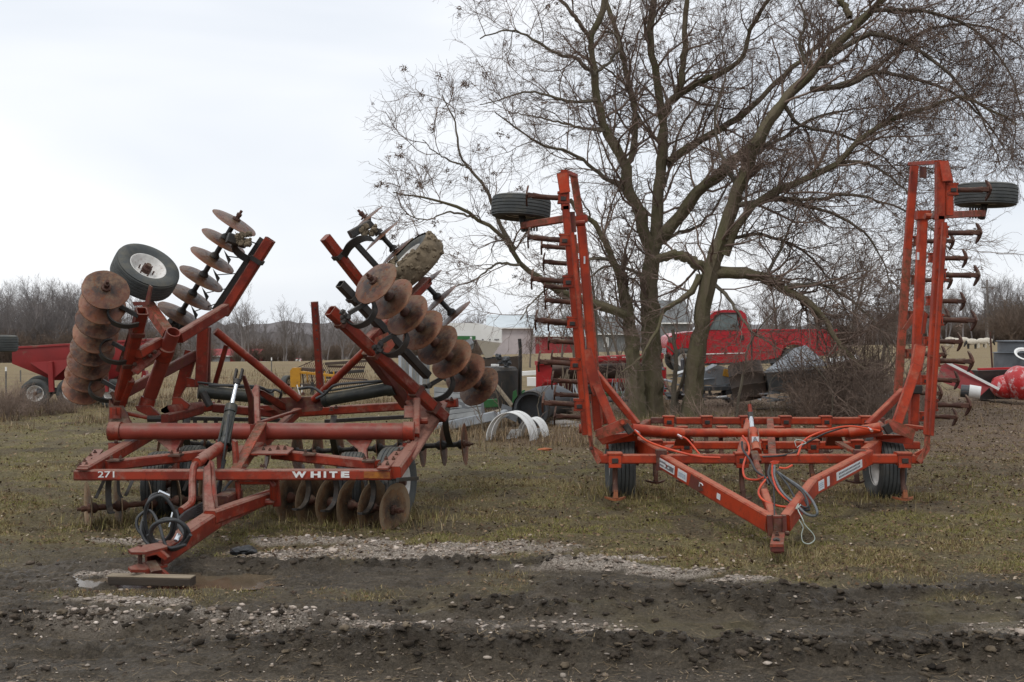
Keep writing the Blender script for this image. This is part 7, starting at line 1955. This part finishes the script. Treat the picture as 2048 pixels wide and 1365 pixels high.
B(hd_, 'fallen_sheet', P(1434, 795, D - .5), P(1453, 793, D - .5), .25, .03, WHITEM)
bd = thing('brown_barrel', P(1495, 800, 29), 'big brown ribbed barrel leaning beneath the pickup door', 'barrel')
b0, b1 = P(1502, 797, 29.2), P(1488, 728, 29.4)
G().tube([b0, b0.lerp(b1, .3), b0.lerp(b1, .33), b0.lerp(b1, .36), b0.lerp(b1, .64), b0.lerp(b1, .67), b0.lerp(b1, .70), b1], [.42, .44, .455, .44, .44, .455, .44, .42], 24, hollow=False).go('drum', BROWNM, bd)
st_ = thing('sheet_metal_stack', P(1590, 790, 29), 'grey sheet metal cover lying over a concrete box behind the bushes', 'sheet metal')
plate(st_, 'cover_sheet', [P(1532, 744, 28.6), P(1590, 700, 30), P(1612, 694, 30.2), P(1655, 732, 28.9)], .05, GREYM, (0, .4, 1))
pr('box', st_, [(1532, 746), (1655, 738), (1650, 780), (1540, 788)], 29, .8, GREYW)
plate(st_, 'white_sheet', [P(1650, 722, 31), P(1712, 712, 31), P(1720, 722, 30.5), P(1660, 730, 30.5)], .05, WHITEM, (0, 0, 1))
sc2 = thing('scrap_pile', P(1600, 800, 28), 'low pile of rods and strips under the tangled bushes', 'scrap')
g = G()
for k in range(46):
    x, y = random.uniform(1530, 1790), random.uniform(770, 806); g.bar(P(x, y, 28.2), P(x + random.uniform(-40, 40), y + random.uniform(-6, 6), 28.5), random.uniform(.03, .09), random.uniform(.02, .05))
g.go('rods', GREYM, sc2, kind='stuff')
pg = thing('green_pipe', P(1200, 836, 26), 'pale concrete slabs half buried left of the cultivator foot', 'slab')
for x, y, w_ in ((1130, 843, .5), (1152, 850, .7), (1172, 846, .4)): G().blob(P(x, y + 3, 24.6), w_ * .5, .2, 1, (1.4, .6, .22)).go('slab', mat('concrete', (.32, .30, .28), (.24, .22, .2), .9), pg)
# right hand junk
D = 31.5
rp = thing('red_sheet_scrap', P(1920, 795, D), 'dented red sheet panel with a white edge, leaning behind the right wing', 'panel')
plate(rp, 'panel', [P(1874, 760, D), P(1884, 730, D + .2), P(1895, 726, D + .2), P(1985, 770, D), P(1960, 793, D - .2), P(1925, 780, D)], .05, WRED, (0, 1, 0))
B(rp, 'white_edge', P(1893, 725, D + .1), P(1998, 779, D - .1), .03, .07, WHITEM)
plate(rp, 'rear_panel', [P(1905, 727, D + .6), P(1935, 733, D + .6), P(1950, 750, D + .6), P(1925, 748, D + .6)], .05, WRED, (0, 1, 0))
wb2 = thing('white_bucket', P(1944, 795, D - .6), 'white bucket lying on its side under the red panel', 'bucket')
G().tube([P(1922, 782, D - .6), P(1940, 784, D - .7)], .17, 16).go('dark_band', DGREY, wb2)
G().tube([P(1938, 783, D - .7), P(1961, 786, D - .8)], [.18, .17], 18).go('pail', WHITEM, wb2)
ob_ = thing('red_box', P(1985, 798, D + .5), 'open box with a dark inside and bright red rim behind the red car part', 'box')
pr('side', ob_, [(1956, 742), (2022, 740), (2022, 798), (1962, 800)], D + .8, .6, BLACK)  # solid dark block takes the place of the open box's dark inside
B(ob_, 'red_rim', P(1956, 739, D + .6), P(2024, 737, D + .6), .1, .06, HRED)
cp = thing('red_car_part', P(2030, 802, D), 'rounded red car front with patches of white primer at the right edge', 'car scrap')
PRIM = mat('red_and_primer', (.46, .022, .024), (.5, .03, .03), .3, rust=.62, rustcol=(.42, .42, .42), scale=1.1, bump=0)
V, F = ICO[2]
c = P(2046, 766, D); G().add([c + Vector((v.x * .50, v.y * .6, v.z * .48 * (1 - .15 * v.x))) * (1 + .03 * math.sin(v.x * 6 + v.z * 4) - .10 * (v.z > .1) * max(0, math.sin(v.x * 5 + 2.2)) + .04 * math.sin(v.z * 15)) for v in V], F).go('fender', PRIM, cp, 60)
c = P(2008, 774, D + .3); G().add([c + Vector((v.x * .36, v.y * .4, v.z * .33)) * (1 + .04 * math.sin(v.x * 5 + v.z * 7)) for v in V], F).go('headlight_shell', PRIM, cp, 60)
gk = thing('grey_tank', P(2040, 740, 33.5), 'grey galvanised tank in two tiers behind the red car part', 'tank')
c = P(2056, 722, 34.2); zb = ground_z(c.x, c.y)
z1, z2 = P(0, 706, 34).z, P(0, 684, 34).z
G().lathe((c.x, 34.2, zb), (0, 0, 1), [(.95, 0), (.95, z1 - zb - .02), (1.0, z1 - zb), (.84, z1 - zb + .02), (.84, z2 - zb - .02), (.89, z2 - zb), (.89, z2 - zb + .03), (.001, z2 - zb + .03)], 32).go('tank_shell', mat('dull_tank_steel', (.15, .165, .18), (.10, .11, .12), .55, metal=.2, rust=.2, scale=2), gk, 30)
c2 = P(2046, 712, 33.2); g = G(); g.lathe(c2 + Vector((0, -.1, .02)), (0, -.6, .8), [(.22, 0), (.28, .02), (.30, .05), (.24, .05), (.2, 0)], 20); g.go('manhole_ring', WHITEM, gk)
